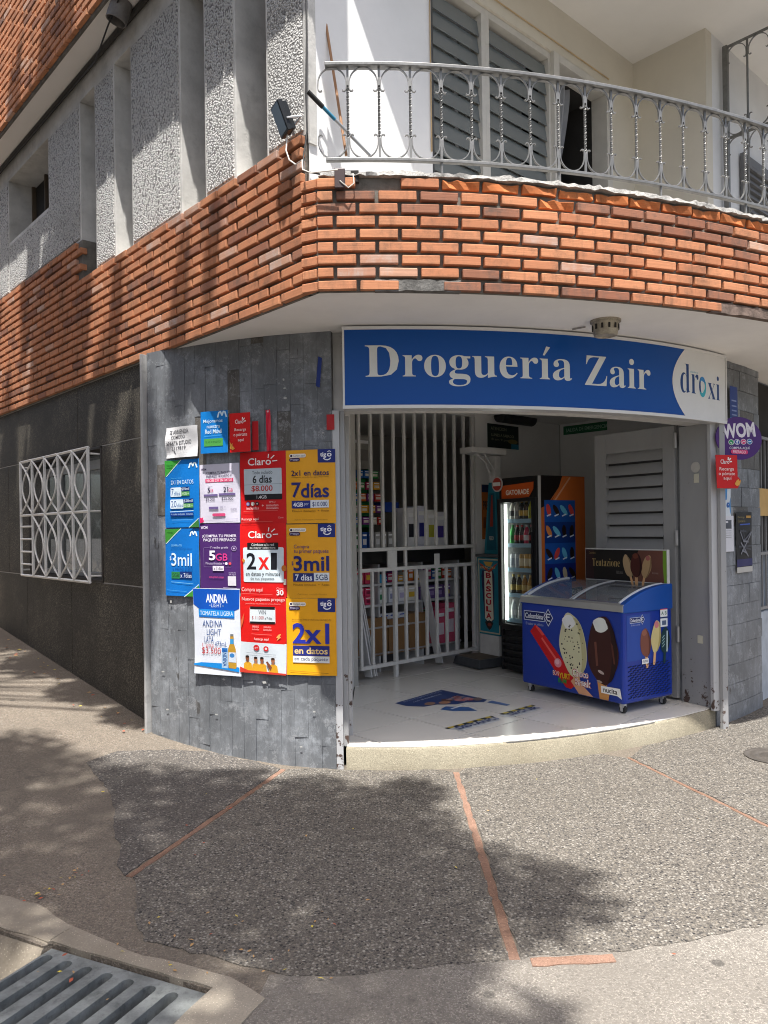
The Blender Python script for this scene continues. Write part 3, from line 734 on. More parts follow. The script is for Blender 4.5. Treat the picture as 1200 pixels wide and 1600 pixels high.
# --- white grille before that window
m_white = plain('white enamel', (.78, .77, .74), .45, 0, .08, 12, .15, 60, .001, dirt=.35)
gl = empty('window_grille', LW((WT0 + WT1) / 2, .03, WZ0), 'white iron grille of crossed ovals over the dark granite window', 'grille')
t0, t1, z0, z1, gn = WT0 + .06, WT1 + .01, 1.135, 2.25, .035
cols = np.linspace(t0, t1, 6); zm = (z0 + z1) / 2 + .03
fr = MB()
def bar(mb, p, q, r=.011, mat=None, n=4): mb.tube([p, q], r, mat or m_white, n)
for t in cols:
    mb = MB(); bar(mb, LW(t, gn, z0), LW(t, gn, z1), .013); adopt(mb.build('upright'), gl)
for z in (z0, zm, z1):
    mb = MB(); bar(mb, LW(t0 - .012, gn, z), LW(t1 + .012, gn, z), .012); adopt(mb.build('rail'), gl)
for i in range(5):
    for ia, (a, b) in enumerate(((zm, z1), (z0, zm))):
        tc0, tc1 = cols[i], cols[i + 1]
        if i == 4 and ia == 1:
            for z in np.linspace(a + .11, b - .11, 4):
                mb = MB(); bar(mb, LW(tc0, gn, z), LW(tc1, gn, z), .009); adopt(mb.build('rung'), gl)
            continue
        for sgn in (0, 1):
            w_ = (tc1 - tc0)
            pts = [LW((tc0 + w_ * (.90 * math.sin(math.pi * q))) if sgn == 0 else (tc1 - w_ * (.90 * math.sin(math.pi * q))), gn + .006 * (1 if sgn else -1), a + (b - a) * q) for q in np.linspace(0, 1, 17)]
            mb = MB(); mb.tube(pts, .0085, m_white, 5); adopt(mb.build('oval_bar', smooth=True), gl)
for t in (t0, t1):
    mb = MB()
    for z in (z0 + .05, zm, z1 - .05): bar(mb, LW(t, gn, z), LW(t, GN - .03, z), .008)
    adopt(mb.build('bracket'), gl)
# --- slate-clad curved wall left of the door
def slate(name, base, scr):
    b = newmat(name, .5, 0, .35); oi = b.new('ShaderNodeObjectInfo')
    c = b.mix(oi.outputs['Random'], tuple(x * .88 for x in base), tuple(x * 1.10 for x in base))
    c = b.mix(b.ramp(b.noise(1.7, 9, .72, b.scaled((1, 1, .7))), [(.42, .85), (.58, 0.)]), c, tuple(x * .42 for x in base))
    c = b.mix(b.ramp(b.noise(16, 8, .82), [(.40, .55), (.56, 0.)]), c, tuple(x * .55 for x in base))
    c = b.mix(b.ramp(b.noise(4.5, 8, .8), [(.52, 0.), (.66, .55)]), c, tuple(min(1, x * 1.75) for x in base))
    mp = b.scaled((6, 6, 1.3)); c = b.mix(b.ramp(b.noise(3, 8, .75, mp), [(.42, 0.), (.62, .6)]), c, tuple(x * .5 for x in base))
    # scratches and glue smears
    w1_ = b.noise(7, 9, .8); c = b.mix(b.ramp(w1_, [(.57, 0.), (.60, scr), (.63, 0.)]), c, (.42, .43, .44))
    c = b.mix(b.ramp(b.noise(9, 4, .6, b.scaled((1.6, 1.6, .5))), [(.66, 0.), (.69, .8)]), c, (.07, .065, .06))
    c = b.mix(b.ramp(b.vor(26, 'DISTANCE_TO_EDGE', vec=b.scaled((1, 1, .35))), [(0, scr * .8), (.012, 0.)]), c, (.40, .41, .42))
    setc(b, c); b.link(b.bump(b.noise(24, 8, .75, b.scaled((1, 1, .5))), .45, .006), b.p.inputs['Normal']); return b.m
m_slate = slate('blue grey slate', (.27, .288, .308), .55); m_slate2 = slate('brown grey slate', (.165, .155, .14), .5)
m_bed = plain('slate bedding', (.15, .155, .16), .9, 0, .3, 14, .5, 40)
S0, S1 = .02, WALL.s_x(-.325)
mb = MB(); arcbox(mb, WALL, S0 - .02, S1, -.012, -.16, -.08, SOF + .01, m_bed, 24); cw = adopt(mb.build('slate_wall'), bld)
def slabmesh(mat, seed):
    bm = bmesh.new(); bmesh.ops.create_cube(bm, size=1.0); r = random.Random(seed)
    for v in bm.verts: v.co.y += r.uniform(-.14, .14) if v.co.y < 0 else 0
    me = bpy.data.meshes.new('slate_tile'); bm.to_mesh(me); bm.free(); me.materials.append(mat); return me
SL = [slabmesh(m_slate, i) for i in range(5)] + [slabmesh(m_slate2, 9)]
def tile_on(C, sc, z0, z1, w_, parent, off=0.0, th=.016, name='slate_tile', meshes=SL):
    tx = C.tan(sc); nr = Vector((tx.y, -tx.x, 0)); p = C.at(sc, off - th / 2 + r_.uniform(-.002, .002), (z0 + z1) / 2)
    tx2 = (tx + nr * r_.uniform(-.012, .012)).normalized(); ny = Vector((-tx2.y, tx2.x, 0))
    inst(r_.choices(meshes, [3, 3, 3, 3, 3, 1.2][:len(meshes)])[0], name, frame4(p, tx2 * w_, ny * th, UP * (z1 - z0)), parent)
ncol = 16; wc = (S1 - S0) / ncol
for i in range(ncol):
    z = -.10 - r_.choice([0, .11, .2, .27]); 
    while z < SOF:
        h = r_.choice([.30, .40, .40, .36]); a, b = max(z, -.08), min(z + h, SOF + .008)
        if b - a > .02: tile_on(WALL, S0 + (i + .5) * wc, a + .0007, b - .0007, wc - .0012, cw)
        z += h
mb = MB(); p = WALL.at(-.012, .012, 0); tx = WALL.tan(0); nr = Vector((tx.y, -tx.x, 0))
mb.box(p - nr * .06 + UP * 1.36, (.022, .16, 2.92), plain('white edge trim', (.42, .42, .41), .6, 0, .2, 5, dirt=.5), (tx, -nr, UP)); adopt(mb.build('edge_trim', bevel=.002), bld)
# --- slate pillar right of the door
P0, P1 = WALL.s_x(2.52), WALL.L + .02
mb = MB(); arcbox(mb, WALL, P0, P1, -.012, -.30, -.08, SOF + .01, m_bed, 10); rp = adopt(mb.build('slate_pillar'), bld)
z = -.06; k = 0
while z < SOF - .02:
    h = .155 if z > 0 else .19; s = P0 - (.14 if k % 2 else 0)
    while s < P1:
        a, b = max(s, P0), min(s + .30, P1)
        if b - a > .03: tile_on(WALL, (a + b) / 2, z + .0015, min(z + h, SOF) - .0015, b - a - .003, rp)
        s += .30
    z += h; k += 1
# --- step and door opening
mb = MB(); q = random.Random(2); rings = []
for s in np.linspace(WALL.s_x(-.262), WALL.s_x(2.50), 60):
    rings.append([WALL.at(s, .0, -.06), WALL.at(s, .002 + q.uniform(-.001, .001), FL - .022), WALL.at(s, -.006, FL - .008), WALL.at(s, -.10, FL - .008), WALL.at(s, -.10, -.06)])
mb.sweep(rings, m_step); adopt(mb.build('door_step', smooth=True), bld)
# lintel behind the sign
mb = MB(); arcbox(mb, WALL, S1 - .01, P0 + .05, -.05, -.2, 2.31, SOF + .004, plain('lintel paint', (.50, .49, .47), .8), 40); adopt(mb.build('door_lintel'), bld)
# right neighbour's recess: dark doorway with bars
rc = empty('barred_doorway', WALL.at(WALL.L + .5, 0, 0), 'dark barred doorway beyond the slate pillar at the photo edge', 'doorway')
tx = WALL.tan(WALL.L); nr = Vector((tx.y, -tx.x, 0)); pe = WALL.at(WALL.L + .02)
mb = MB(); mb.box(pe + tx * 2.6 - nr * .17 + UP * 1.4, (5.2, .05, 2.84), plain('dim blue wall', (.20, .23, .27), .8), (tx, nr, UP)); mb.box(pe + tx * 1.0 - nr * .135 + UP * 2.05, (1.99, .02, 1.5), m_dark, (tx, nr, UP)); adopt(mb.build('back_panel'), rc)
for i in range(8):
    mb = MB(); bar(mb, pe + tx * (.12 + i * .11) - nr * .09 + UP * .78, pe + tx * (.12 + i * .11) - nr * .09 + UP * 2.3, .009, plain('grey bar', (.28, .28, .28), .5, .3)); adopt(mb.build('bar'), rc)
mb = MB()
for z in (.8, 1.28, 1.75, 2.3): mb.box(pe + tx * .55 - nr * .09 + UP * z, (1.05, .025, .025), MATS['grey bar'], (tx, nr, UP))
adopt(mb.build('rail'), rc)
mb = MB(); mb.box(pe + tx * .35 - nr * .07 + UP * 1.73, (.5, .012, .24), plain('ochre board', (.55, .35, .12), .7), (tx, nr, UP)); adopt(mb.build('ochre_board'), rc)
mb = MB(); mb.box(pe + tx * .6 - nr * .10 + UP * .37, (1.2, .06, .8), plain('pale blue base', (.42, .46, .50), .8, 0, .2, 4), (tx, nr, UP)); adopt(mb.build('base_wall'), rc)
# --- balcony: window wall, side return, neighbour's wall
m_bw = plain('balcony white paint', (.80, .80, .79), .85, 0, .06, 1.5, .25, 14, .004)
m_cream = plain('cream balcony paint', (.62, .58, .49), .85, 0, .06, 1.5, .2, 14, .004)
ZB = Z0 + 9 * RP - .02
def ebox(mb, s0, s1, n0, n1, z0, z1, mat):
    mb.hexa([EW(s0, n0, z0), EW(s1, n0, z0), EW(s1, n1, z0), EW(s0, n1, z0), EW(s0, n0, z1), EW(s1, n0, z1), EW(s1, n1, z1), EW(s0, n1, z1)], mat)
WS = [1.0, 1.55, 2.31, 3.02, 3.44]
mb = MB(); ebox(mb, .035, WS[0], -.15, 0, ZB - .1, UZ + .006, m_bw); adopt(mb.build('balcony_wall'), bld)
mb = MB(); ebox(mb, WS[0] - .001, 5.0, -.15, -.001, 5.06, UZ + .01, m_cream); ebox(mb, 3.07, 3.46, -.15, 0, ZB - .1, 5.061, m_cream); adopt(mb.build('balcony_wall'), bld)
mb = MB(); ebox(mb, 3.44, 3.54, -.1, .62, ZB - .1, UZ + .008, m_cream); adopt(mb.build('return_wall'), bld)
mb = MB(); ebox(mb, 3.445, 6.5, .53, .619, ZB - .1, UZ + .009, plain('neighbour pale paint', (.70, .70, .69), .85, 0, .06, 2)); adopt(mb.build('neighbour_wall'), bld)
mb = MB(); cp = LW(-.005, -.03, 0); mb.box(LW(.01, -.055, 0) + UP * 4.53, (.045, .05, 1.775), m_plas, (D, N, UP)); adopt(mb.build('corner_strip'), bld)
m_bframe = plain('beige window frame', (.55, .53, .48), .6, 0, .1, 5); m_dkframe = plain('black steel louvre frame', (.06, .06, .06), .5)
m_slat = glassmat('louvre glass', (.17, .19, .19), .16, .85)
for i, (a, b) in enumerate(((WS[0], WS[1]), (WS[1], WS[2]))):
    mb = MB()
    for s in (a + .02, b - .02): ebox(mb, s - .02, s + .02, -.12, -.02, ZB, 5.058, m_dkframe if i == 0 and s < a + .1 else m_bframe)
    ebox(mb, a + .04, b - .04, -.12, -.02, 5.01, 5.058, m_bframe); ebox(mb, a + .04, b - .04, -.12, -.02, ZB, ZB + .05, m_bframe)
    lw_ = adopt(mb.build('louvre_window', bevel=.002), bld)
    z = ZB + .06
    while z < 4.97:
        mb = MB(); mb.hexa([EW(a + .04, -.04, z), EW(b - .04, -.04, z), EW(b - .04, -.045, z), EW(a + .04, -.045, z), EW(a + .04, -.058, z + .112), EW(b - .04, -.058, z + .112), EW(b - .04, -.063, z + .112), EW(a + .04, -.063, z + .112)], m_slat); adopt(mb.build('glass_slat'), lw_); z += .115
    mb = MB(); ebox(mb, a + .03, b - .03, -.30, -.28, ZB, 5.05, plain('net curtain', (.42, .43, .42), .9, 0, .2, 5)); adopt(mb.build('curtain'), lw_)
mb = MB()
for s in (WS[2] + .015, WS[3] + .02): ebox(mb, s - .035, s + .035, -.13, .015, ZB, 5.06, m_bframe)
ebox(mb, WS[2] + .05, WS[3] - .015, -.13, .015, 5.0, 5.06, m_bframe)
dw = adopt(mb.build('balcony_door_frame', bevel=.003), bld)
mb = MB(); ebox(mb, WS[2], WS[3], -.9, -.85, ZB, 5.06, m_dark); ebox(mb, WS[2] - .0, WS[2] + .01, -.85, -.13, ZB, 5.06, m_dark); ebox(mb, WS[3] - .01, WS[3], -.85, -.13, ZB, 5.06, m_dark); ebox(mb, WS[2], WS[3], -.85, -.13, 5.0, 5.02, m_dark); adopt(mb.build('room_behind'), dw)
# tied-back curtain
mb = MB(); rings = []
for z in np.linspace(5.0, 3.9, 22):
    w_ = .34 * (1 - .72 * max(0, min(1, (4.95 - z) / .9)) ** 1.3) + .02
    rings.append([EW(WS[2] + .05 + w_ * q, -.16 + .025 * math.sin(q * 26), z) for q in np.linspace(0, 1, 26)])
mb.sweep(rings, plain('grey curtain', (.30, .31, .33), .9), False); adopt(mb.build('curtain', smooth=True), dw)
# neighbour's louvred shutter
mb = MB(); ebox(mb, 4.02, 5.2, .63, .66, ZB, 4.62, plain('dark shutter', (.16, .16, .16), .6)); sh = adopt(mb.build('shutter'), bld)
for z in np.arange(ZB + .05, 4.55, .06):
    mb = MB(); mb.hexa([EW(4.06, .66, z), EW(5.16, .66, z), EW(5.16, .69, z), EW(4.06, .69, z), EW(4.06, .66, z + .05), EW(5.16, .66, z + .05), EW(5.16, .665, z + .05), EW(4.06, .665, z + .05)], MATS['dark shutter']); adopt(mb.build('slat'), sh)
mb = MB(); mb.tube([EW(WS[0] - .015, .008, 3.9), EW(WS[0] - .015, .008, 5.14), EW(3.05, .008, 5.14)], .005, plain('tan conduit', (.50, .36, .20), .7), 5); adopt(mb.build('conduit'), bld)
# ================================================================== SHOP INTERIOR
m_wallin = plain('shop wall paint', (.84, .83, .80), .8, 0, .05, 1.5, .15, 20, .003)
m_store = plain('store room paint', (.45, .44, .41), .9, 0, .1, 2)
g0 = Vector((-.235, 6.93, 0)); g1 = Vector((.95, 8.03, 0)); gd = (g1 - g0).normalized(); gn_ = Vector((-gd.y, gd.x, 0)); GLEN = (g1 - g0).length
def wallseg(name, a, b, z0, z1, mat, th=.08, side=1):
    a = Vector((*a, 0)); b = Vector((*b, 0)); d = (b - a).normalized(); n = Vector((-d.y, d.x, 0)) * th * side
    mb = MB(); mb.hexa([a + UP * z0, b + UP * z0, b + n + UP * z0, a + n + UP * z0, a + UP * z1, b + UP * z1, b + n + UP * z1, a + n + UP * z1], mat)
    return tag(mb.build(name), kind='structure')
CZ = 2.74
W1a, W1b = (.97, 8.05), (2.09, 9.09)
wallseg('shop_wall_back', W1a, W1b, 0, CZ + .05, m_wallin)
wallseg('shop_wall_side', (2.09, 9.05), (3.17, 7.86), 0, CZ + .05, m_wallin, .08, 1)
wallseg('shop_wall_right', (3.15, 7.88), (2.98, 6.50), 0, CZ + .05, m_wallin, .08, 1)
wallseg('shop_wall_left', (-.30, 5.1), (-.285, 6.92), 0, CZ + .05, m_wallin, .08, 1)
for a, b in (((-.30, 6.9), (-1.3, 6.0)), ((-1.3, 6.0), (-2.6, 7.6)), ((-2.6, 7.6), (.9, 10.7)), ((.9, 10.7), (2.15, 9.15))): wallseg('store_wall', a, b, 0, CZ + .05, m_store)
room = [(-.30, 5.0)] + [tuple(WALL.at(s, -.03))[:2] for s in np.linspace(WALL.s_x(-.262), WALL.s_x(2.5), 40)] + [(3.0, 6.5), (3.17, 7.9), (2.1, 9.1), (.95, 10.8), (-2.7, 7.6), (-1.35, 5.95), (-.32, 6.9)]
v, f = cdt([(x, y) for x, y in room])
mb = MB(); mb.add([(x, y, CZ) for x, y in v], f, m_wallin); mb.add([(x, y, CZ + .05) for x, y in v], f, m_wallin); tag(mb.build('shop_ceiling'), kind='structure')
m_grout = plain('tile grout', (.10, .095, .085), .9)
mb = MB(); mb.add([(x, y, FL - .009) for x, y in v], f, m_grout); sfl = tag(mb.build('shop_floor'), kind='structure')
def tilemat():
    b = newmat('cream floor tile', .22, 0, .35); oi = b.new('ShaderNodeObjectInfo')
    c = b.mix(oi.outputs['Random'], (.70, .675, .62), (.75, .725, .67)); c = b.mix(b.ramp(b.noise(2.2, 7, .7), [(.5, 0.), (.8, .12)]), c, (.5, .48, .44)); setc(b, c)
    rr = b.ramp(b.noise(5, 6, .7), [(.3, .20), (.7, .27)]); b.link(rr, b.p.inputs['Roughness']); return b.m
m_tile = tilemat()
def clip(poly, loop):
    out = poly
    for i in range(len(loop)):
        a, b = loop[i], loop[(i + 1) % len(loop)]; src = out; out = []
        side = lambda p: (b[0] - a[0]) * (p[1] - a[1]) - (b[1] - a[1]) * (p[0] - a[0])
        for j in range(len(src)):
            p, q = src[j], src[(j + 1) % len(src)]; sp, sq = side(p), side(q)
            if sp >= 0: out.append(p)
            if sp * sq < 0: t = sp / (sp - sq); out.append((p[0] + (q[0] - p[0]) * t, p[1] + (q[1] - p[1]) * t))
        if len(out) < 3: return []
    return out
edge = [tuple(WALL.at(s, -.022 + .006 * math.sin(s * 23) + .004 * math.sin(s * 61)))[:2] for s in np.linspace(WALL.s_x(-.262), WALL.s_x(2.5), 60)]
convex = edge + [(2.98, 6.5), (3.14, 7.8), (1.9, 9.2), (1.2, 9.5), (-.29, 8.5)]
# monotone hull of the front edge so that clipping stays convex
def hull(pts):
    pts = sorted(set(pts)); lo = []
    for p in pts:
        while len(lo) > 1 and (lo[-1][0] - lo[-2][0]) * (p[1] - lo[-2][1]) - (lo[-1][1] - lo[-2][1]) * (p[0] - lo[-2][0]) <= 0: lo.pop()
        lo.append(p)
    hi = []
    for p in reversed(pts):
        while len(hi) > 1 and (hi[-1][0] - hi[-2][0]) * (p[1] - hi[-2][1]) - (hi[-1][1] - hi[-2][1]) * (p[0] - hi[-2][0]) <= 0: hi.pop()
        hi.append(p)
    return lo[:-1] + hi[:-1]
hl = hull(convex); TS = .58
for i in range(-3, 9):
    for j in range(-5, 9):
        o = Vector((.18, 5.62, 0)); e = .0042
        q = [o + gd * (i * TS + a) + gn_ * (j * TS + b) for a, b in ((e, e), (TS - e, e), (TS - e, TS - e), (e, TS - e))]
        c = clip([(p.x, p.y) for p in q], hl)
        if len(c) > 2:
            mb = MB(); mb.prism([(x, y, FL - .006) for x, y in c], (0, 0, .006), m_tile); adopt(mb.build('floor_tile'), sfl)
# chipped strip of mortar along the lip
mb = MB(); arcbox(mb, WALL, WALL.s_x(.78), WALL.s_x(1.9), -.004, -.05, FL - .008, FL - .0015, m_cement, 40, .0015); adopt(mb.build('broken_lip', smooth=True), sfl)

# ------------------------------------------------------------------ steel door frame posts
def steelpaint(name, col, peel):
    b = newmat(name, .42, 0, .5); col = lin(col)
    c = b.mix(b.noise(4, 6, .7, b.scaled((1, 1, .3))), tuple(x * .82 for x in col), tuple(min(1, x * 1.12) for x in col))
    sep = b.new('ShaderNodeSeparateXYZ'); b.link(b.pos(), sep.inputs[0])
    n = b.noise(13, 7, .7); lowz = b.new('ShaderNodeMapRange'); lowz.inputs[1].default_value = .15; lowz.inputs[2].default_value = .75; lowz.inputs[3].default_value = .14; lowz.inputs[4].default_value = 0.0; b.link(sep.outputs[2], lowz.inputs[0])
    k = b.math('ADD', n, lowz.outputs[0]); pk = b.ramp(k, [(peel, 0.), (peel + .015, 1.)])
    c = b.mix(pk, c, (.085, .055, .045)); setc(b, c); b.link(b.bump(pk, .35, .002), b.p.inputs['Normal']); return b.m
m_steel = steelpaint('grey door paint', (.33, .333, .335), .69); m_leaf_door = steelpaint('mid grey louvre paint', (.31, .312, .31), .74); m_steel2 = steelpaint('light grey door paint', (.47, .475, .48), .68)
jl = empty('door_jamb', (-.262, 4.98, 0), 'worn pale grey steel door jamb beside the yellow posters', 'door jamb')
for nm, x, y, w_, d_, z0, mt in (('outer_post', -.302, 4.965, .045, .07, -.02, m_steel2), ('inner_post', -.263, 5.03, .032, .12, FL - .01, m_steel), ('track_post', -.245, 5.22, .03, .06, FL, m_steel2)):
    mb = MB(); mb.box((x, y, (z0 + 2.31) / 2), (w_, d_, 2.31 - z0), mt); adopt(mb.build(nm, bevel=.003), jl)
jr = empty('door_jamb', (2.42, 5.87, FL), 'grey steel door post with peeling foot beside the slate pillar', 'door jamb')
ja, jb = Vector((2.335, 6.06, 0)), Vector((2.478, 5.80, 0)); jd = (jb - ja).normalized(); jn = Vector((-jd.y, jd.x, 0))
jn = jn if jn.y > 0 else -jn
mb = MB(); mb.box((ja + jb) / 2 + jn * .03 + UP * (FL + 2.31) / 2, ((jb - ja).length, .06, 2.31 - FL), m_steel, (jd, jn, UP)); adopt(mb.build('post_panel', bevel=.003), jr)
mb = MB(); mb.box(jb + jd * .012 + UP * 1.225, (.03, .08, 2.17), m_steel2, (jd, jn, UP)); adopt(mb.build('edge_channel', bevel=.003), jr)
mb = MB(); mb.box(jb + jd * .045 + jn * .05 + UP * 1.15, (.03, .06, 2.32), m_steel, (jd, jn, UP)); adopt(mb.build('wall_channel', bevel=.003), jr)
mb = MB(); q = (ja + jb) / 2 - jn * .003 + jd * .01
mb.lathe([(.042, 0), (.042, .003)], q + UP * 1.985 + jd * -.0, plain('old sticker', (.50, .48, .44), .8), 18, (jd, UP, -jn)); mb.box(q + UP * 1.90 + jd * .005, (.045, .003, .07), plain('cream switch', (.62, .60, .48), .5), (jd, jn, UP)); mb.box(q + UP * .66 + jd * .02, (.045, .006, .06), MATS['cream switch'], (jd, jn, UP))
adopt(mb.build('sticker'), jr)
# louvred steel leaf folded inwards
lv = empty('louvred_door', (2.3, 6.08, FL), 'grey steel louvred door leaf folded open behind the freezer', 'door')
la, lb = Vector((2.322, 6.09, 0)), Vector((1.87, 6.74, 0)); ld = (lb - la).normalized(); ln_ = Vector((ld.y, -ld.x, 0)); ln_ = ln_ if ln_.y < 0 else -ln_
LL = (lb - la).length; zt = 2.33
def lbx(mb, a, b, z0, z1, o, th, mat): mb.box(la + ld * (a + b) / 2 + ln_ * o + UP * (z0 + z1) / 2, (b - a, th, z1 - z0), mat, (ld, ln_, UP))
mb = MB(); lbx(mb, 0, .11, FL + .02, zt, 0, .04, m_leaf_door); adopt(mb.build('stile', bevel=.003), lv)
mb = MB(); lbx(mb, LL - .12, LL, FL + .02, zt, 0, .04, m_leaf_door); adopt(mb.build('stile', bevel=.003), lv)
mb = MB(); lbx(mb, .11, LL - .12, zt - .17, zt, 0, .04, m_leaf_door); adopt(mb.build('top_rail', bevel=.003), lv)
mb = MB(); lbx(mb, .11, LL - .12, FL + .02, FL + .25, 0, .04, m_leaf_door); adopt(mb.build('bottom_rail', bevel=.003), lv)
z = FL + .26
while z < zt - .2:
    mb = MB(); a, b = la + ld * .11, la + ld * (LL - .12)
    mb.hexa([a + ln_ * .034 + UP * z, b + ln_ * .034 + UP * z, b + ln_ * .026 + UP * (z - .004), a + ln_ * .026 + UP * (z - .004), a - ln_ * .008 + UP * (z + .086), b - ln_ * .008 + UP * (z + .086), b - ln_ * .016 + UP * (z + .082), a - ln_ * .016 + UP * (z + .082)], m_leaf_door); adopt(mb.build('slat', bevel=.001), lv); z += .104
mb = MB(); lbx(mb, .10, LL - .11, FL + .24, zt - .16, -.03, .006, plain('slat gap shade', (.07, .07, .07), .6)); adopt(mb.build('gap_shade_sheet'), lv)  # dark sheet added so its colour draws the shade between slats
for z in (2.15, 1.38, .62):
    mb = MB(); mb.lathe([(.014, 0), (.014, .12)], la - ld * .012 + ln_ * .024 + UP * z, plain('steel hinge', (.45, .45, .45), .35, .6), 10); adopt(mb.build('hinge'), lv)

# ------------------------------------------------------------------ white security gate
m_gate = plain('white gate paint', (.64, .63, .60), .5, 0, .08, 8, .1, 50, dirt=.25)
gt = empty('security_gate', (g0 + g1) / 2 + UP * FL, 'white barred security gate before the store shelves', 'gate')
def gp(s, z, o=0.): return g0 + gd * s + gn_ * o + UP * z
def gbar(name, s, z0, z1, w_=.027):
    mb = MB(); mb.box(gp(s, (z0 + z1) / 2), (w_, w_, z1 - z0), m_gate, (gd, gn_, UP)); adopt(mb.build(name, bevel=.003), gt)
def grail(z, s0=0., s1=GLEN, h=.034):
    mb = MB(); mb.box(gp((s0 + s1) / 2, z, -.002), (s1 - s0, .038, h), m_gate, (gd, gn_, UP)); adopt(mb.build('rail', bevel=.003), gt)
for z in (.28, 1.165, 1.352, CZ - .03): grail(z)
for i in range(12):
    s = .02 + i * (GLEN - .04) / 11
    gbar('upright', s, 1.37, CZ - .05)
    if i == 3: gbar('drop_bolt_post', s, FL, 1.36, .036)
    else: gbar('upright', s, .297, 1.15)
    if i in (0, 4, 11): gbar('upright', s, 1.18, 1.337)
mb = MB(); mb.box(gp(.39, 1.26, -.02), (.10, .02, .16), m_gate, (gd, gn_, UP)); adopt(mb.build('lock_plate', bevel=.003), gt)
mb = MB(); mb.box(gp(1.0, 1.23, -.03), (.075, .004, .12), plain('paper tag', (.62, .61, .57), .8), (gd, gn_, UP)); adopt(mb.build('paper_tag'), gt)
# ------------------------------------------------------------------ shelves and goods behind it
def bp(s, o, z): return g0 + gd * s + gn_ * (.26 + o) + UP * z      # s along, o back from the shelf front
m_shelf = plain('shelf white', (.55, .56, .57), .5); m_black = plain('black counter', (.015, .015, .016), .35)
sh = empty('store_shelf', bp(.8, .2, FL), 'low white shelf rack with black counter behind the gate', 'shelf')
for z in (.33, .585, .80, 1.0):
    mb = MB(); mb.box(bp(.80, .18, z), (1.75, .36, .022), m_shelf, (gd, gn_, UP)); adopt(mb.build('shelf_board', bevel=.002), sh)
mb = MB(); mb.box(bp(.80, .20, 1.275), (1.85, .44, .15), m_black, (gd, gn_, UP)); adopt(mb.build('counter', bevel=.004), sh)
mb = MB(); mb.box(bp(.80, .37, .75), (1.75, .02, 1.2), plain('shelf back', (.10, .10, .11), .8), (gd, gn_, UP)); adopt(mb.build('back_panel'), sh)
for s in (-.06, .5, 1.1, 1.66):
    mb = MB(); mb.box(bp(s, .19, .68), (.02, .35, 1.06), m_shelf, (gd, gn_, UP)); adopt(mb.build('side_panel'), sh)
PKM = {}
def pack(name, s, z, w_, h, d_, col, label, group, cat='package', col2=None, o=.03, soft=False):
    key = (name, w_, h, d_, col, col2)
    if key not in PKM:
        mb = MB(); x, y = Vector((1, 0, 0)), Vector((0, 1, 0))
        mb.box((0, 0, h / 2), (w_, d_, h), ink(col, .4))
        if col2: mb.box((0, -d_ / 2 - .0015, h * .42), (w_ * .72, .003, h * .34), ink(col2)); mb.box((0, -d_ / 2 - .0015, h * .82), (w_ * .8, .003, h * .1), ink('ffffff'))
        me_o = mb.build(name, bevel=.012 if soft else .002); PKM[key] = me_o.data; soft_ = soft
        bpy.data.objects.remove(me_o)
    ob = bpy.data.objects.new(name, PKM[key]); COL.objects.link(ob)
    ob.matrix_basis = frame4(bp(s, o + d_ / 2, z), gd, gn_, UP)
    if soft: b = ob.modifiers.new('edge', 'BEVEL'); b.width = .014; b.segments = 3
    return tag(ob, label, cat, group)
q = random.Random(4)
for i in range(3):
    pack('hygiene_pack', .13 + i * .13, 1.012, .115, .15, .12, 'c83a5e', ('first', 'second', 'third')[i] + ' pink hygiene pack from the jamb on the top shelf', 'pink packs on top shelf', col2='d8b23a', soft=True)
    for j in range(2): pack('hygiene_pack', .13 + i * .13, .812 + j * .083, .118, .08, .14, 'd0426a', '%s pink hygiene pack of the %s pair on the middle shelf' % (('lower', 'upper')[j], ('first', 'second', 'third')[i]), 'pink packs on middle shelf', col2='7d2140', soft=True)
pack('blue_carton', .56, 1.012, .10, .08, .1, '3fa4d6', 'small sky blue carton on the top shelf behind the gate', 'blue cartons on shelf', 'box')
for i, (s, c, c2) in enumerate(((.56, 'e4ebe6', '3d8a5c'), (.70, 'dfe2ea', '8f95b8'), (.83, 'e6e6ea', 'c0b8d8'), (.96, 'd8d4c8', 'd8b23a'))):
    pack('wipes_pack', s, .812, .11, .15, .12, c, ('white wipes pack with green print on the shelf', 'white wipes pack with blue grey print on the shelf', 'white wipes pack with lilac print on the shelf', 'cream wipes pack with yellow print on the shelf')[i], 'white packs on shelf', col2=c2, soft=True)
for i in range(4): pack('lilac_pack', 1.13 + i * .12, .812, .105, .13, .12, '6d5590', ('first', 'second', 'third', 'last')[i] + ' lilac pack from the left on the middle shelf', 'lilac packs on shelf', col2='c4b450' if i == 3 else '9c88bc', soft=True)
for i in range(3):
    for j in range(3): pack('toothpaste_box', .58 + i * .125, .598 + j * .037, .12, .034, .05, 'dfe3ea', '%s white and blue toothpaste box in the %s stack on the lower shelf' % (('bottom', 'middle', 'top')[j], ('left', 'centre', 'right')[i]), 'toothpaste boxes', 'box', '2b4c9c')
for i, c in enumerate(('b8323a', '2e4a86', '3a6aa8', 'd8d4cc', 'a83844')): pack('soap_box', .10 + i * .085, .598, .075, .06 + .02 * (i % 2), .06, c, ('red soap box at the left end of the lower shelf', 'navy soap box on the lower shelf', 'mid blue soap box on the lower shelf', 'off white soap box on the lower shelf', 'crimson soap box on the lower shelf')[i], 'soap boxes', 'box', 'e8e8e8')
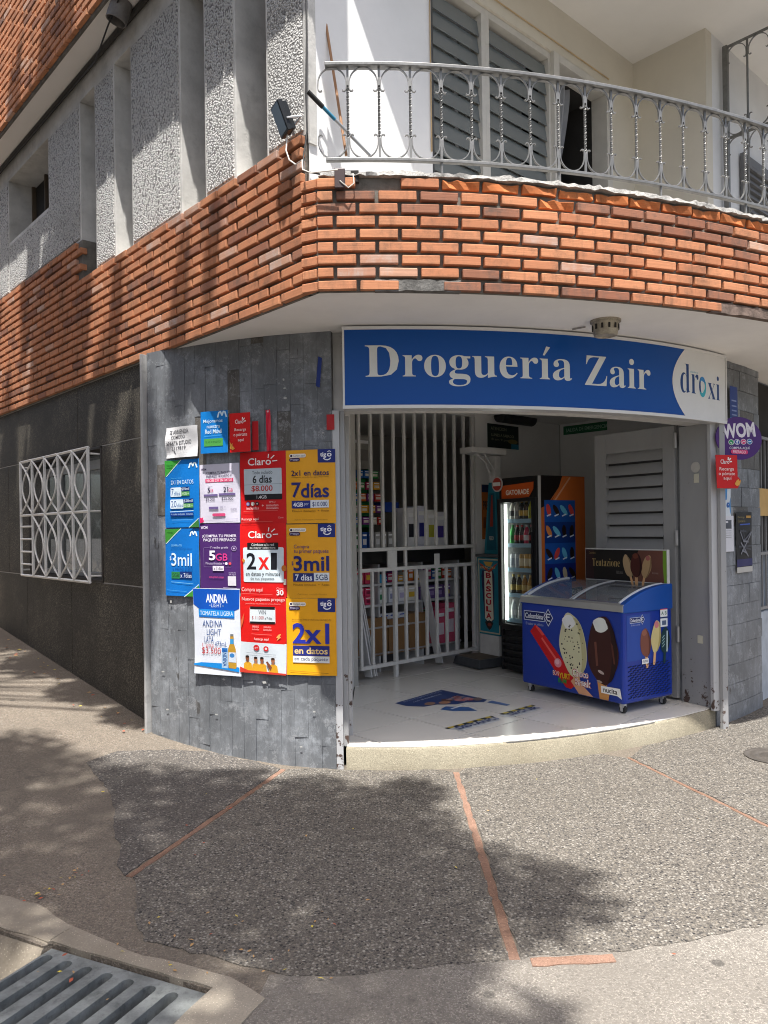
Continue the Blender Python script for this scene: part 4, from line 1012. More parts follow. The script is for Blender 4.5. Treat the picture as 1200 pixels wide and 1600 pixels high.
for i, c in enumerate(('e0ddd6', 'b86a4a', '5a7a4a', 'd8dade', 'c8484a', 'e2e2e0', 'd0d4d8')): pack('cream_jar', 1.0 + i * .095, .598, .07, .07 + .015 * (i % 3), .07, c, ('ivory cream jar on the lower shelf', 'brown cream jar on the lower shelf', 'green cream jar on the lower shelf', 'silvery cream jar on the lower shelf', 'red cream jar on the lower shelf', 'white cream jar on the lower shelf', 'pale grey cream jar on the lower shelf')[i], 'cream jars', 'jar', '888888')
for i in range(4): pack('cardboard_box', .18 + i * .28, FL + .002 + .16, .26, .34 + .03 * (i % 2), .2, '8f6d48', ('first', 'second', 'third', 'fourth')[i] + ' brown cardboard box from the jamb under the shelves', 'cardboard boxes under shelf', 'box', o=-.0)
for i in range(2): pack('diaper_pack', 1.33 + i * .15, FL + .19, .14, .36 + .05 * i, .2, 'd65a78', ('pink and white diaper bag under the shelf near the scale', 'taller pink diaper bag beside the gate end')[i], 'diaper bags', col2='e8d8e0', soft=True, o=-.02)
# on the counter
for i, (s, c, c2, h) in enumerate(((.98, 'e8e8ea', '30303a', .40), (1.13, 'dfe0ee', '2e2f86', .42), (1.27, 'e8e8e4', 'b8b840', .38), (1.40, 'e6e6ec', '50409a', .36))):
    pack('formula_box', s, 1.352, .13, h, .16, c, ('white carton with black print on the counter', 'white carton with navy swirl on the counter', 'white carton with yellow green marks on the counter', 'white carton with violet marks on the counter')[i], 'cartons on counter', 'box', c2)
pack('blue_bin', .86, 1.352 + .36, .2, .10, .16, '2848a0', 'blue plastic tray behind the gate', 'tray', 'tray', o=.2)
pack('till_box', .10, 1.352, .16, .28, .2, '4a4c50', 'dark grey till box at the left of the counter', 'till', 'box')
for i, c in enumerate(('28703c', '2c5aa0', '2c5aa0', 'b8b8b4', 'c4c0b8', '9a9a98')): pack('pill_bottle', .24 + i * .085, 1.352, .06, .16, .06, c, ('green capped bottle on the counter by the till', 'blue bottle on the counter by the till', 'second blue bottle on the counter', 'silver bottle on the counter', 'pale bottle on the counter', 'grey bottle on the counter')[i], 'bottles on counter', 'bottle', 'e0e0e0', o=.02)
# green snack rack
gk = empty('snack_rack', bp(.40, .35, 1.36), 'bright green tiered snack rack behind the gate bars', 'rack')
for i in range(5):
    mb = MB(); mb.box(bp(.40, .40 + .02 * i, 1.45 + i * .115 + .12), (.52, .25, .022), plain('green plastic', (.03, .38, .12), .4), (gd, gn_, UP)); adopt(mb.build('tray'), gk)
    mb = MB(); mb.box(bp(.40, .28 + .02 * i, 1.475 + i * .115 + .12), (.52, .012, .035), MATS['green plastic'], (gd, gn_, UP)); adopt(mb.build('tray_lip'), gk)
for s in (.15, .65):
    mb = MB(); mb.box(bp(s, .42, 1.75), (.015, .2, .8), plain('dark green post', (.02, .15, .06), .5), (gd, gn_, UP)); adopt(mb.build('post'), gk)
cb = pack('wall_cabinet', .62, 2.17, .52, .34, .25, 'a8a59c', 'grey white cabinet high behind the gate bars', 'cabinet', 'cabinet', '8d8a84', o=.5)
# boards leaning behind the gate
for i, (s0, s1) in enumerate(((.03, .15), (.06, .20), (.09, .235), (.98, 1.14))):
    mb = MB(); a, b = gp(s1, FL + .03, .05 + i * .012), gp(s0, 1.12, .13 + i * .012)
    d_ = (b - a).normalized(); y_ = gn_; x_ = d_.cross(y_).normalized()
    mb.box((a + b) / 2, (.012, .10, (b - a).length), plain('white board', (.62, .62, .62), .5), (x_, x_.cross(d_), d_))
    tag(mb.build('leaning_board', bevel=.002), ('outermost white board leaning behind the gate near the jamb', 'middle white board of three leaning behind the gate', 'innermost white board of three leaning behind the gate', 'single white board leaning before the middle of the shelves')[i], 'board', 'boards leaning behind the gate')

# denser stock: snack bags in the green rack, cartons between, hanging sachets
bagc = ['b8342c', 'd8a030', '2c6ab0', 'd06a2c', '7a3a86', '3a8a4c', 'c8c4b8', 'a82c5a']
word = {'b8342c': 'red', 'd8a030': 'gold', '2c6ab0': 'blue', 'd06a2c': 'orange', '7a3a86': 'violet', '3a8a4c': 'green', 'c8c4b8': 'pale', 'a82c5a': 'magenta'}
tier = ['lowest', 'second', 'third', 'fourth', 'top']
for i in range(5):
    for j in range(5):
        c = bagc[(i * 3 + j * 2 + (j * i) % 3) % 8]
        pack('snack_bag', .20 + j * .10, 1.585 + i * .115, .085, .075, .08, c, '%s snack bag, number %s along the %s tier of the green rack' % (word[c], ('one', 'two', 'three', 'four', 'five')[j], tier[i]), 'snack bags in green rack', 'snack bag', 'e0d8c8', o=.08 + .02 * i, soft=True)
for i in range(6):
    c = bagc[(i * 5 + 2) % 8]
    pack('medicine_box', .60 + i * .072, 1.012, .065, .06 + .03 * (i % 3), .09, c, '%s medicine box, number %s from the left on the top shelf' % (word[c], ('one', 'two', 'three', 'four', 'five', 'six')[i]), 'medicine boxes on top shelf', 'box', 'e4e4e0', o=.04)
for i in range(7):
    c = bagc[(i * 3 + 1) % 8]
    pack('tall_carton', 1.07 + i * .078, 1.012, .068, .09 + .02 * (i % 3), .09, c, '%s carton, number %s near the scale end of the top shelf' % (word[c], ('one', 'two', 'three', 'four', 'five', 'six', 'seven')[i]), 'cartons near scale end', 'box', 'dcdcd8', o=.04)
# ================================================================== SHOP SIGN
SIGN = Curve([(-.088 + 4.095 * math.sin(a), 8.886 - 4.095 * math.cos(a)) for a in np.linspace(-.0372, .715, 80)])
sZ0, sZ1 = 2.300, 2.806
SG0 = 0.0; SG1 = SIGN.s_x(2.585)
sg = empty('shop_sign', SIGN.at(SG1 / 2, -.05, sZ0), 'long curved blue shop sign with white serif lettering over the door', 'sign')
def signmat():
    b = newmat('sign blue', .42, 0, .3); c = b.mix(b.noise(1.4, 4, .5), (.001, .068, .31), (.002, .08, .36)); setc(b, c); return b.m
m_sblue = signmat(); m_swhite = plain('sign white', (.74, .74, .72), .4, 0, .04, 4); m_salu = plain('sign aluminium', (.62, .62, .62), .4, .5, .08, 6)
mb = MB(); arcbox(mb, SIGN, SG0, SG1, 0, -.12, sZ0, sZ1, m_salu, 50); adopt(mb.build('sign_box'), sg)
def smap(a, b, l): return SIGN.at(SG0 + .008 + a * (SG1 - SG0 - .016), .0008 + l, sZ1 - .012 - b * (sZ1 - sZ0 - .024))
mb = MB(); n = 60; mb.add([smap(i / n, j, .0004) for j in (0, 1) for i in range(n + 1)], [(i, i + 1, n + 2 + i, n + 1 + i) for i in range(n)], m_sblue); adopt(mb.build('blue_panel', smooth=True), sg)
for z0, z1 in ((sZ0, sZ0 + .014), (sZ1 - .014, sZ1)):
    mb = MB(); arcbox(mb, SIGN, SG0 - .006, SG1 + .006, .008, -.004, z0 - .003, z1 + .003, m_swhite, 50); adopt(mb.build('sign_edge'), sg)
for s in (SG0 - .004, SG1 - .004):
    mb = MB(); arcbox(mb, SIGN, s, s + .012, .0085, -.12, sZ0 + .013, sZ1 - .013, m_swhite, 2); adopt(mb.build('sign_edge'), sg)
# lettering, placed by metres along the sign
def sdes(x, y):  # photo-measured place on the sign -> (a, b)
    s, z = SIGN.px(x, y); return (s - SG0 - .008) / (SG1 - SG0 - .016), (sZ1 - .012 - z) / (sZ1 - sZ0 - .024)
pr = Print(smap, 0, 0, 1, 1, size=(2.9, .5), cell=.04)
v, f = glyphs('Drogueria', -.004, True); v2, f2 = glyphs('Zair', -.004, True)
def islands(v, f):
    par = list(range(len(v)))
    def fd(i):
        while par[i] != i: par[i] = par[par[i]]; i = par[i]
        return i
    for q in f:
        for i in q[1:]: par[fd(q[0])] = fd(i)
    g = {}
    for i in range(len(v)): g.setdefault(fd(i), []).append(i)
    return list(g.values())
# replace the dot of the first i by an acute accent
isl = islands(v, f); ymax = max(p[1] for p in v)
xs_all = max(p[0] for p in v)
dots = [g for g in isl if min(v[i][1] for i in g) > .45]
if dots:
    g = dots[0]; cx = sum(v[i][0] for i in g) / len(g); cy = min(v[i][1] for i in g); gs = set(g); keep = [q for q in f if q[0] not in gs]
    o = len(v); v = v + [(cx - .045, cy - .01), (cx - .005, cy - .015), (cx + .125, cy + .17), (cx + .035, cy + .19)]; f = keep + [(o, o + 1, o + 2, o + 3)]
    used = sorted({i for q in f for i in q}); mp_ = {i: k for k, i in enumerate(used)}; v = [v[i] for i in used]; f = [tuple(mp_[i] for i in q) for q in f]
_tc[('Drogueria', -.004, True)] = (v, f)
aD0, bD0 = sdes(570, 538); aD1, bD1 = sdes(893, 541)
ys = [p[1] for p in v]; capH = .66
# cap height on the sign: D runs from y 540 to 590
_, zb = SIGN.px(575, 589); _, zt_ = SIGN.px(575, 540); sc = (zt_ - zb) / .672
def bz(z): return (sZ1 - .012 - z) / (sZ1 - sZ0 - .024)
zbase = zb
pr.text('Drogueria', aD0, bz(zbase + max(ys) * sc), aD1, bz(zbase + min(ys) * sc), 'd9dbd6', -.004, True)
_, zb2 = SIGN.px(920, 602); _, zt2 = SIGN.px(920, 547); ys2 = [p[1] for p in v2]
aZ0, _ = sdes(913, 560); aZ1, _ = sdes(1016, 590)
pr.text('Zair', aZ0, bz(zb2 + max(ys2) * sc), aZ1, bz(zb2 + min(ys2) * sc), 'd9dbd6', -.004, True)
# white end field with a curved left edge
a_t, _ = sdes(1070, 545); a_m, _ = sdes(1050, 590); a_b, _ = sdes(1071, 650)
pts = [((1 - t) ** 2 * a_t + 2 * t * (1 - t) * (2 * a_m - (a_t + a_b) / 2) + t * t * a_b, t) for t in np.linspace(0, 1, 16)]
pr.k += 2
l = pr.lift(); rows = 12; nn = 8
pr.mb.add([smap(x + (1 - x) * i / nn, y, l) for x, y in pts for i in range(nn + 1)], [(j * (nn + 1) + i, j * (nn + 1) + i + 1, (j + 1) * (nn + 1) + i + 1, (j + 1) * (nn + 1) + i) for j in range(len(pts) - 1) for i in range(nn)], m_swhite)
def T_on_sign(t, x0, y0, x1, y1, col, off, serif): 
    a0, b0 = sdes(x0, y0); a1, b1 = sdes(x1, y1); pr.text(t, a0, b0, a1, b1, col, off, serif)
T_on_sign('dr', 1062, 567, 1091, 617, '17407c', -.010, True)
T_on_sign('xi', 1105, 585, 1124, 626, '17407c', -.010, True)
T_on_sign('aliados a', 1078, 579, 1090, 584, '4aa0b8', 0, False)
# the o: broken ring of three blue tones
for k, (c0, a0, a1, ro) in enumerate((('17407c', 100, 250, 1.0), ('2f86c4', 215, 350, .95), ('39b0bf', -30, 140, 1.05))):
    cx_, cy_ = sdes(1097, 604); pts = []
    for q in np.linspace(a0, a1, 14): pts.append((cx_ + .0145 * ro * math.cos(R(q)), cy_ + .155 * ro * math.sin(R(q))))
    for q in np.linspace(a1, a0, 14): w_ = .50 + .25 * abs((q - (a0 + a1) / 2) / (a1 - a0) * 2); pts.append((cx_ + .0145 * ro * w_ * math.cos(R(q)), cy_ + .155 * ro * w_ * math.sin(R(q))))
    pr.poly(pts, c0)
adopt(pr.mb.build('lettering'), sg)
# ------------------------------------------------------------------ soffit lamp
lp = empty('soffit_lamp', aty(946, 502, 4.62), 'round aged metal lamp fixed to the soffit above the blue sign', 'lamp')
pl = atz(946, 501, SOF)
m_lamp = plain('aged lamp metal', (.42, .38, .30), .55, .4, .35, 14, .4, 60, .003, dirt=.7)
mb = MB(); mb.lathe([(.094, 0), (.094, -.012), (.083, -.014), (.073, -.085), (.069, -.095), (.058, -.098), (.05, -.09)], pl, m_lamp, 28); adopt(mb.build('lamp_body', smooth=True), lp)
for k in range(12):
    a = R(k * 30); mb = MB(); mb.box(pl + Vector((math.cos(a) * .081, math.sin(a) * .081, -.045)), (.006, .012, .03), m_dark, (Vector((math.cos(a), math.sin(a), 0)), Vector((-math.sin(a), math.cos(a), 0)), UP)); adopt(mb.build('vent_slot'), lp)
mb = MB(); mb.tube([pl + Vector((-.1, .1, -.012)), pl + Vector((-.13, .14, -.008)), pl + Vector((-.16, .18, -.006))], .006, plain('lamp cable', (.35, .33, .3), .7), 6); adopt(mb.build('cable'), lp)
# ------------------------------------------------------------------ balcony railing
m_iron = plain('silver painted iron', (.20, .20, .195), .45, .35, .2, 16, .25, 80, .001, dirt=.5)
RZ0, RZ1, RO = 3.535, 4.045, -.045
rl = empty('balcony_railing', BAND.at(1.5, RO, RZ0), 'silver wrought iron balcony railing with scrolls and twisted bars', 'railing')
mb = MB(); ss = np.linspace(.06, BAND.L - .1, 90)
mb.sweep([[BAND.at(s, RO + .026, RZ1 - .012), BAND.at(s, RO + .026, RZ1 + .008), BAND.at(s, RO - .026, RZ1 + .008), BAND.at(s, RO - .026, RZ1 - .012)] for s in ss], m_iron); adopt(mb.build('top_rail', bevel=.003), rl)
mb = MB(); mb.sweep([[BAND.at(s, RO + .014, RZ0 - .008), BAND.at(s, RO + .014, RZ0 + .008), BAND.at(s, RO - .014, RZ0 + .008), BAND.at(s, RO - .014, RZ0 - .008)] for s in ss], m_iron); adopt(mb.build('bottom_rail', bevel=.002), rl)
H = RZ1 - RZ0 - .02
def twisted(h, w_, turns):
    mb = MB(); rings = []; n = 40
    for i in range(n + 1):
        z = h * i / n; tw = 0 if i < 9 or i > 31 else (i - 9) / 22; a = tw * turns * 2 * math.pi
        rings.append([Vector((w_ * math.cos(a + q), w_ * math.sin(a + q), z)) for q in (math.pi / 4, 3 * math.pi / 4, 5 * math.pi / 4, 7 * math.pi / 4)])
    mb.sweep(rings, m_iron); o = mb.build('baluster'); me = o.data; bpy.data.objects.remove(o); return me
me_bal = twisted(H, .0082, 3.5)
def scroll(hw, up):
    pts = []
    sg_ = 1 if up else -1
    def half(s):
        p = [(s * (hw - .030), -.121), (s * (hw - .025), -.127), (s * (hw - .016), -.126), (s * (hw - .0095), -.117), (s * (hw - .0085), -.100)]
        for q in np.linspace(0, 90, 10)[1:]: p.append((s * (hw - .009) * math.cos(R(q)), -.085 + .085 * math.sin(R(q))))
        return p
    L_ = half(-1); Rr = half(1)[::-1][1:]
    path = [(x, 0, z * sg_) for x, z in L_ + Rr]
    mb = MB(); n = len(path); rings = []
    for i, p in enumerate(path):
        a = Vector(path[max(i - 1, 0)]); b = Vector(path[min(i + 1, n - 1)]); t = (b - a).normalized(); nn_ = Vector((-t.z, 0, t.x)); p = Vector(p)
        rings.append([p + nn_ * .0026 + Vector((0, .006, 0)), p + nn_ * .0026 - Vector((0, .006, 0)), p - nn_ * .0026 - Vector((0, .006, 0)), p - nn_ * .0026 + Vector((0, .006, 0))])
    mb.sweep(rings, m_iron); o = mb.build('scroll', smooth=True); me = o.data; bpy.data.objects.remove(o); return me
sp = .1705; me_up, me_dn = scroll(sp / 2, True), scroll(sp / 2, False)
s = BAND.s_px(543, 160) ; k = 0
def rframe(s, z):
    t = BAND.tan(s); return frame4(BAND.at(s, RO, z), t, Vector((-t.y, t.x, 0)), UP)
while s < BAND.L - .3:
    inst(me_bal, 'baluster', rframe(s, RZ0 + .008), rl)
    if k % 4 == 3:
        mb = MB(); mb.tube([BAND.at(s, RO, RZ0), BAND.at(s, RO, RZ0 - .09)], .008, m_iron, 6); adopt(mb.build('foot'), rl)
    for me, z in ((me_up, RZ1 - .013), (me_dn, RZ0 + .009)):
        inst(me, 'scroll', rframe(s + sp / 2, z), rl)
        if k == 0: inst(me, 'scroll', rframe(s - sp / 2, z), rl)
    mb = None; s += sp; k += 1
# neighbour's tall screen
m_iron2 = plain('dark grey iron', (.16, .16, .15), .5, .3, .2, 16, dirt=.4)
ns = empty('balcony_screen', EW(3.72, .66, ZB), 'tall dark iron screen dividing the balcony from the neighbour', 'railing')
def NP(q, z): return EW(3.70, .66 + q, z)
mb = MB(); mb.tube([NP(0, ZB), NP(0, UZ - .06)], .028, m_iron2, 4); adopt(mb.build('post', bevel=.003), ns)
nd = -D
for z in (UZ - .07, 4.62, 3.86):
    mb = MB(); mb.tube([NP(0, z), NP(1.35, z)], .014, m_iron2, 4); adopt(mb.build('rail'), ns)
for i in range(1, 8):
    mb = MB(); mb.tube([NP(i * .17, ZB + .05), NP(i * .17, UZ - .07)], .009, m_iron2, 5); adopt(mb.build('upright'), ns)
for i in range(8):
    for z, me in ((UZ - .08, me_up), (4.63, me_dn), (4.61, me_up), (3.87, me_dn), (3.85, me_up)):
        o = inst(me, 'scroll', frame4(NP(i * .17 + .085, z), nd, Vector((-nd.y, nd.x, 0)), UP), ns)
        o.data = o.data.copy() if False else o.data
# ------------------------------------------------------------------ floodlight, junction box, poles, pipes
fl = empty('floodlight', LW(.28, .03, 3.72), 'small black LED floodlight on the side wall above the bricks', 'floodlight')
m_blk = plain('black aluminium', (.02, .022, .024), .4, .3, .2, 20); m_lens = plain('lamp glass', (.10, .13, .16), .15)
fc = aty(440, 186, 4.16); fn = (Vector((-.86, -.42, -.38))).normalized(); fx = UP.cross(fn).normalized(); fy = fn.cross(fx)
mb = MB(); mb.box(fc, (.115, .165, .03), m_blk, (fx, fy, fn)); adopt(mb.build('lamp_body', bevel=.004), fl)
for i in range(9):
    mb = MB(); mb.box(fc - fn * .028 + fx * (-.045 + i * .011), (.004, .145, .028), m_blk, (fx, fy, fn)); adopt(mb.build('cooling_fin'), fl)
mb = MB(); mb.box(fc + fn * .016, (.098, .145, .003), m_lens, (fx, fy, fn)); adopt(mb.build('lens'), fl)
mb = MB(); mb.tube([fc + fx * .06 - fy * .02, fc + fx * .07 - fy * .03 - fn * .08, fc - fx * .07 - fy * .03 - fn * .08, fc - fx * .06 - fy * .02], .006, plain('bracket steel', (.5, .5, .5), .4, .5), 5); adopt(mb.build('bracket'), fl)
cbm = plain('white cable', (.6, .58, .53), .6); cbk = plain('black cable', (.02, .02, .02), .6)
mb = MB(); P = [fc - fy * .085, aty(447, 235, 4.13), aty(452, 250, 4.12), aty(462, 257, 4.09), aty(472, 250, 4.09), aty(473, 265, 4.06), aty(485, 270, 4.04), aty(528, 265, 4.03)]
mb.tube(P, .004, cbm, 6); adopt(mb.build('cable', smooth=True), fl)
jb_ = empty('junction_box', aty(531, 268, 4.07), 'brown plastic junction box with wires in a broken brick', 'junction box')
sj = BAND.s_px(531, 266); tj = BAND.tan(sj); nj = Vector((tj.y, -tj.x, 0))
mb = MB(); mb.box(BAND.at(sj, .012, 3.405), (.056, .034, .105), plain('brown plastic', (.055, .035, .035), .5), (tj, nj, UP)); adopt(mb.build('box', bevel=.004), jb_)
mb = MB(); mb.box(BAND.at(sj + .055, -.03, 3.43), (.09, .05, .06), m_dark, (tj, nj, UP)); adopt(mb.build('socket'), jb_)
mb = MB(); mb.tube([BAND.at(sj + .0, .03, 3.39), BAND.at(sj + .045, .035, 3.35), BAND.at(sj + .075, .02, 3.38), BAND.at(sj + .07, .0, 3.44)], .0035, cbm, 5); adopt(mb.build('wire', smooth=True), jb_)
tag((lambda m: m.build('cable', smooth=True))(MB().tube([aty(478, -20, 4.14), aty(479, 60, 4.135), aty(478, 150, 4.13), aty(480, 205, 4.12), aty(474, 245, 4.10), aty(476, 268, 4.07), aty(500, 272, 4.05)], .0045, cbk, 6)), 'black cable running down the building corner to the junction box', 'cable')
br = empty('broom_pole', aty(575, 241, 4.30), 'telescopic broom pole with black grip and blue label on the balcony corner', 'pole')
b0, b1 = aty(481, 143, 4.03), aty(580, 245, 4.22); bd = b1 - b0
for nm, q0, q1, r, mt in (('grip', 0, .23, .0125, plain('black rubber', (.015, .015, .015), .6)), ('label_sleeve', .23, .42, .0095, plain('blue sleeve', (.03, .20, .32), .4)), ('lower_pole', .42, 1.0, .0085, plain('bare aluminium', (.45, .46, .47), .35, .7))):
    mb = MB(); mb.tube([b0 + bd * q0, b0 + bd * q1], r, mt, 12); adopt(mb.build(nm, smooth=True), br)
tag(MB().tube([aty(499, -30, 4.30), aty(541, 243, 4.17)], .008, plain('bare wood', (.35, .19, .10), .7), 8).build('wooden_stick', smooth=True), 'thin brown wooden stick leaning on the white balcony wall', 'stick')
# drain pipe and cables under the upper overhang
dp = empty('drain_pipe', LW(2.5, .12, UZ), 'short grey drain pipe hanging from the upper soffit', 'pipe')
p0 = aty(193, 30, 5.55); ax_ = (D * .25 + N * .25 - UP).normalized(); xx = ax_.orthogonal().normalized(); m_pvc = plain('grey pvc', (.17, .16, .15), .6, 0, .3, 9, dirt=.4)
t_, z_ = left_t(190, 25, .09); pp0 = LW(t_, .09, UZ)
mb = MB(); mb.lathe([(.075, .02), (.075, -.13), (.068, -.13), (.068, -.02)], pp0, m_pvc, 22, (xx, ax_.cross(xx), -ax_)); adopt(mb.build('pipe_mouth', smooth=True), dp)
mb = MB(); mb.tube([LW(13, PN + .03, UZ - .02), LW(.1, PN + .03, UZ - .02)], .022, plain('dark conduit', (.035, .033, .03), .7), 8); tag(mb.build('conduit', smooth=True), 'dark conduit running under the upper soffit along the side wall', 'pipe')
tag(MB().tube([LW(t_ - .1, .14, UZ - .005), LW(t_ + .1, .15, UZ - .13), LW(t_ + .55, .07, UZ - .16), LW(t_ + 1.2, .0, UZ - .05), LW(9, .01, UZ - .05)], .006, cbk, 6).build('loose_cable', smooth=True), 'loose black cable slung from the drain pipe under the soffit', 'cable')
# ================================================================== ICE-CREAM FREEZER
fa = Vector((1.155, 6.525, 0)); fb = Vector((1.742, 5.633, 0)); fx_ = (fb - fa).normalized(); fy_ = Vector((-fx_.y, fx_.x, 0))   # fx along front, fy to the back
FWd = (fb - fa).length; FDp = .575; f0 = .225; zF, zBk = .955, 1.07
frz = empty('ice_cream_freezer', (fa + fb) / 2 + fy_ * FDp / 2 + UP * FL, 'blue chest freezer with ice cream pictures standing in the doorway', 'freezer')
def FP(x, y, z): return fa + fx_ * x + fy_ * y + UP * z
def fblue(): 
    b = newmat('freezer blue', .28, 0, .5); setc(b, b.mix(b.noise(2, 3, .5), (.004, .028, .26), (.006, .036, .31))); return b.m
m_fb = fblue(); m_fb2 = plain('freezer rim blue', (.006, .07, .34), .35, 0, .06, 4); m_fgrey = plain('freezer aluminium', (.40, .40, .38), .4, .5, .06, 5)
def side_prof(y): # curved lid line seen from the side
    t = y / FDp; return zF - .02 + (zBk - zF + .02) * (1 - (1 - t) ** 2.2)
mb = MB(); mb.hexa([FP(0, 0, f0), FP(FWd, 0, f0), FP(FWd, FDp, f0), FP(0, FDp, f0), FP(0, 0, zF - .045), FP(FWd, 0, zF - .045), FP(FWd, FDp, zF - .045), FP(0, FDp, zF - .045)], m_fb); adopt(mb.build('cabinet', bevel=.018), frz)
mb = MB(); mb.hexa([FP(-.004, -.006, zF - .05), FP(FWd + .004, -.006, zF - .05), FP(FWd + .004, .03, zF - .05), FP(-.004, .03, zF - .05), FP(-.004, -.006, zF), FP(FWd + .004, -.006, zF), FP(FWd + .004, .03, zF + .012), FP(-.004, .03, zF + .012)], m_fgrey); adopt(mb.build('front_rim', bevel=.003), frz)
for x0 in (-.008, FWd - .045):
    mb = MB(); rings = []
    for y in np.linspace(0, FDp, 16):
        z = side_prof(y) + .02; rings.append([FP(x0, y, zF - .06), FP(x0 + .053, y, zF - .06), FP(x0 + .053, y, z), FP(x0, y, z)])
    mb.sweep(rings, m_fb2); adopt(mb.build('end_cheek', bevel=.008), frz)
    mb = MB(); mb.tube([FP(x0 + (.062 if x0 < 0 else -.010), y, side_prof(y) + .016) for y in np.linspace(.03, FDp - .05, 14)], .011, plain('white seal', (.66, .68, .70), .5), 6); adopt(mb.build('lid_seal', smooth=True), frz)
m_lid = glassmat('freezer lid glass', (.30, .33, .35), .05, .28)
for x0, x1, dz in ((.06, FWd / 2 + .02, .010), (FWd / 2 - .02, FWd - .06, .0)):
    mb = MB(); rings = [[FP(x0, y, side_prof(y) + dz), FP(x1, y, side_prof(y) + dz), FP(x1, y, side_prof(y) + dz - .004), FP(x0, y, side_prof(y) + dz - .004)] for y in np.linspace(.03, FDp - .05, 14)]
    mb.sweep(rings, m_lid); lid = adopt(mb.build('glass_lid', smooth=True), frz)
    mb = MB(); xe = x1 if dz else x0; mb.tube([FP(xe, y, side_prof(y) + dz + .004) for y in np.linspace(.03, FDp - .05, 14)], .008, plain('lid edge', (.55, .56, .56), .4, .3), 6); adopt(mb.build('lid_edge', smooth=True), lid)
mb = MB(); mb.hexa([FP(.06, .04, .55), FP(FWd - .06, .04, .55), FP(FWd - .06, FDp - .04, .55), FP(.06, FDp - .04, .55), FP(.06, .04, .60), FP(FWd - .06, .04, .60), FP(FWd - .06, FDp - .04, .60), FP(.06, FDp - .04, .60)], plain('freezer liner', (.62, .64, .66), .5)); adopt(mb.build('liner_floor'), frz)
q = random.Random(6)
for i in range(9):
    mb = MB(); mb.box(FP(.13 + (i % 5) * .2 + q.uniform(-.02, .02), .16 + .22 * (i // 5), .78 + q.uniform(-.02, .03)), (.17, .15, .10), ink(q.choice(['e8e6e0', '7a3a66', 'b04860', '38342e', 'dcd8ce', '4a6a9c'])), (fx_, fy_, UP)); adopt(mb.build('ice_cream_box', bevel=.006), frz)
# header board
hx0 = .245; HB0, HB1 = 1.085, 1.352
m_hb = plain('black header print', (.012, .010, .011), .35)
mb = MB(); mb.hexa([FP(hx0, FDp - .05, HB0), FP(FWd, FDp - .05, HB0), FP(FWd, FDp - .02, HB0), FP(hx0, FDp - .02, HB0), FP(hx0, FDp - .05, HB1), FP(FWd, FDp - .05, HB1), FP(FWd, FDp - .02, HB1), FP(hx0, FDp - .02, HB1)], plain('header frame', (.62, .62, .60), .5)); hb = adopt(mb.build('header_board', bevel=.003), frz)
hmap = lambda a, b, l: FP(hx0 + .006 + a * (FWd - hx0 - .012), FDp - .05 - l, HB1 - .008 - b * (HB1 - HB0 - .016))
p = Print(hmap, 375, 10, 1150, 265, size=(.8, .26), cell=.2)
p.rect(375, 10, 1150, 265, '15110f'); p.rect(375, 10, 460, 265, '2a1216')
p.poly([(900, 10), (1150, 10), (1150, 265), (840, 265), (860, 120)], '6b4338'); p.poly([(1120, 10), (1150, 10), (1150, 265), (1128, 265), (1118, 130)], '6f9a2e')
p.text('Tentazione', 445, 85, 722, 152, 'b59a62', -.012, True)
p.text('Colombina', 412, 30, 480, 48, '8a7748', 0); 
def popsicle(p, x, y, w_, h, body, bite=None, stick='d9a877', rot=0, dots=None, shade=None, sl=.88):
    c, s = math.cos(R(rot)), math.sin(R(rot)); tr = lambda u, v: (x + u * w_ * c - v * h * s, y + u * w_ * s + v * h * c)
    p.poly([tr(u, v) for u, v in ((-.12, .3), (.12, .3), (.12, sl - .06), (.06, sl), (-.06, sl), (-.12, sl - .06))], stick)
    out = []
    for k in range(40):
        a = 2 * math.pi * k / 40; r = 1 + .03 * math.sin(5 * a + x); out.append(tr(.5 * math.cos(a) * (1 - .16 * (math.sin(a) < 0) * abs(math.sin(a))) * r, .5 * math.sin(a) * r))
    p.poly(out, body)
    if shade: p.poly([tr(.16 + .3 * math.cos(a), .02 + .44 * math.sin(a)) for a in np.linspace(-1.4, 1.4, 14)] + [tr(.10 + .2 * math.cos(a), .02 + .44 * math.sin(a)) for a in np.linspace(1.4, -1.4, 14)], shade)
    if bite: p.poly([tr(-.06 + .23 * math.cos(a) * (1 + .12 * math.sin(4 * a)), -.36 + .11 * math.sin(a)) for a in np.linspace(0, 6.28, 18)[:-1]], bite)
    if dots:
        qq = random.Random(3)
        for k in range(46):
            r, a = math.sqrt(qq.random()) * .43, qq.random() * 6.28; u, v = r * math.cos(a) * .95, r * math.sin(a) * .98
            if v > -.40: X, Y = tr(u, v); p.disc(X, Y, w_ * qq.uniform(.016, .032), dots, n=6); p.k -= 1
popsicle(p, 800, 140, 85, 190, 'b79a72', rot=-16, shade='8d7350'); popsicle(p, 975, 140, 85, 190, 'b7976c', 'a8605a', rot=14, shade='8f7350'); popsicle(p, 880, 130, 110, 200, '4a1d16', '6b3626', shade='2c0f0c')
p.text('helados cremosos', 690, 180, 755, 210, '77706a', 0); p.text('de crema', 1025, 180, 1080, 198, 'a08a80', 0)
adopt(p.mb.build('header_print'), hb)
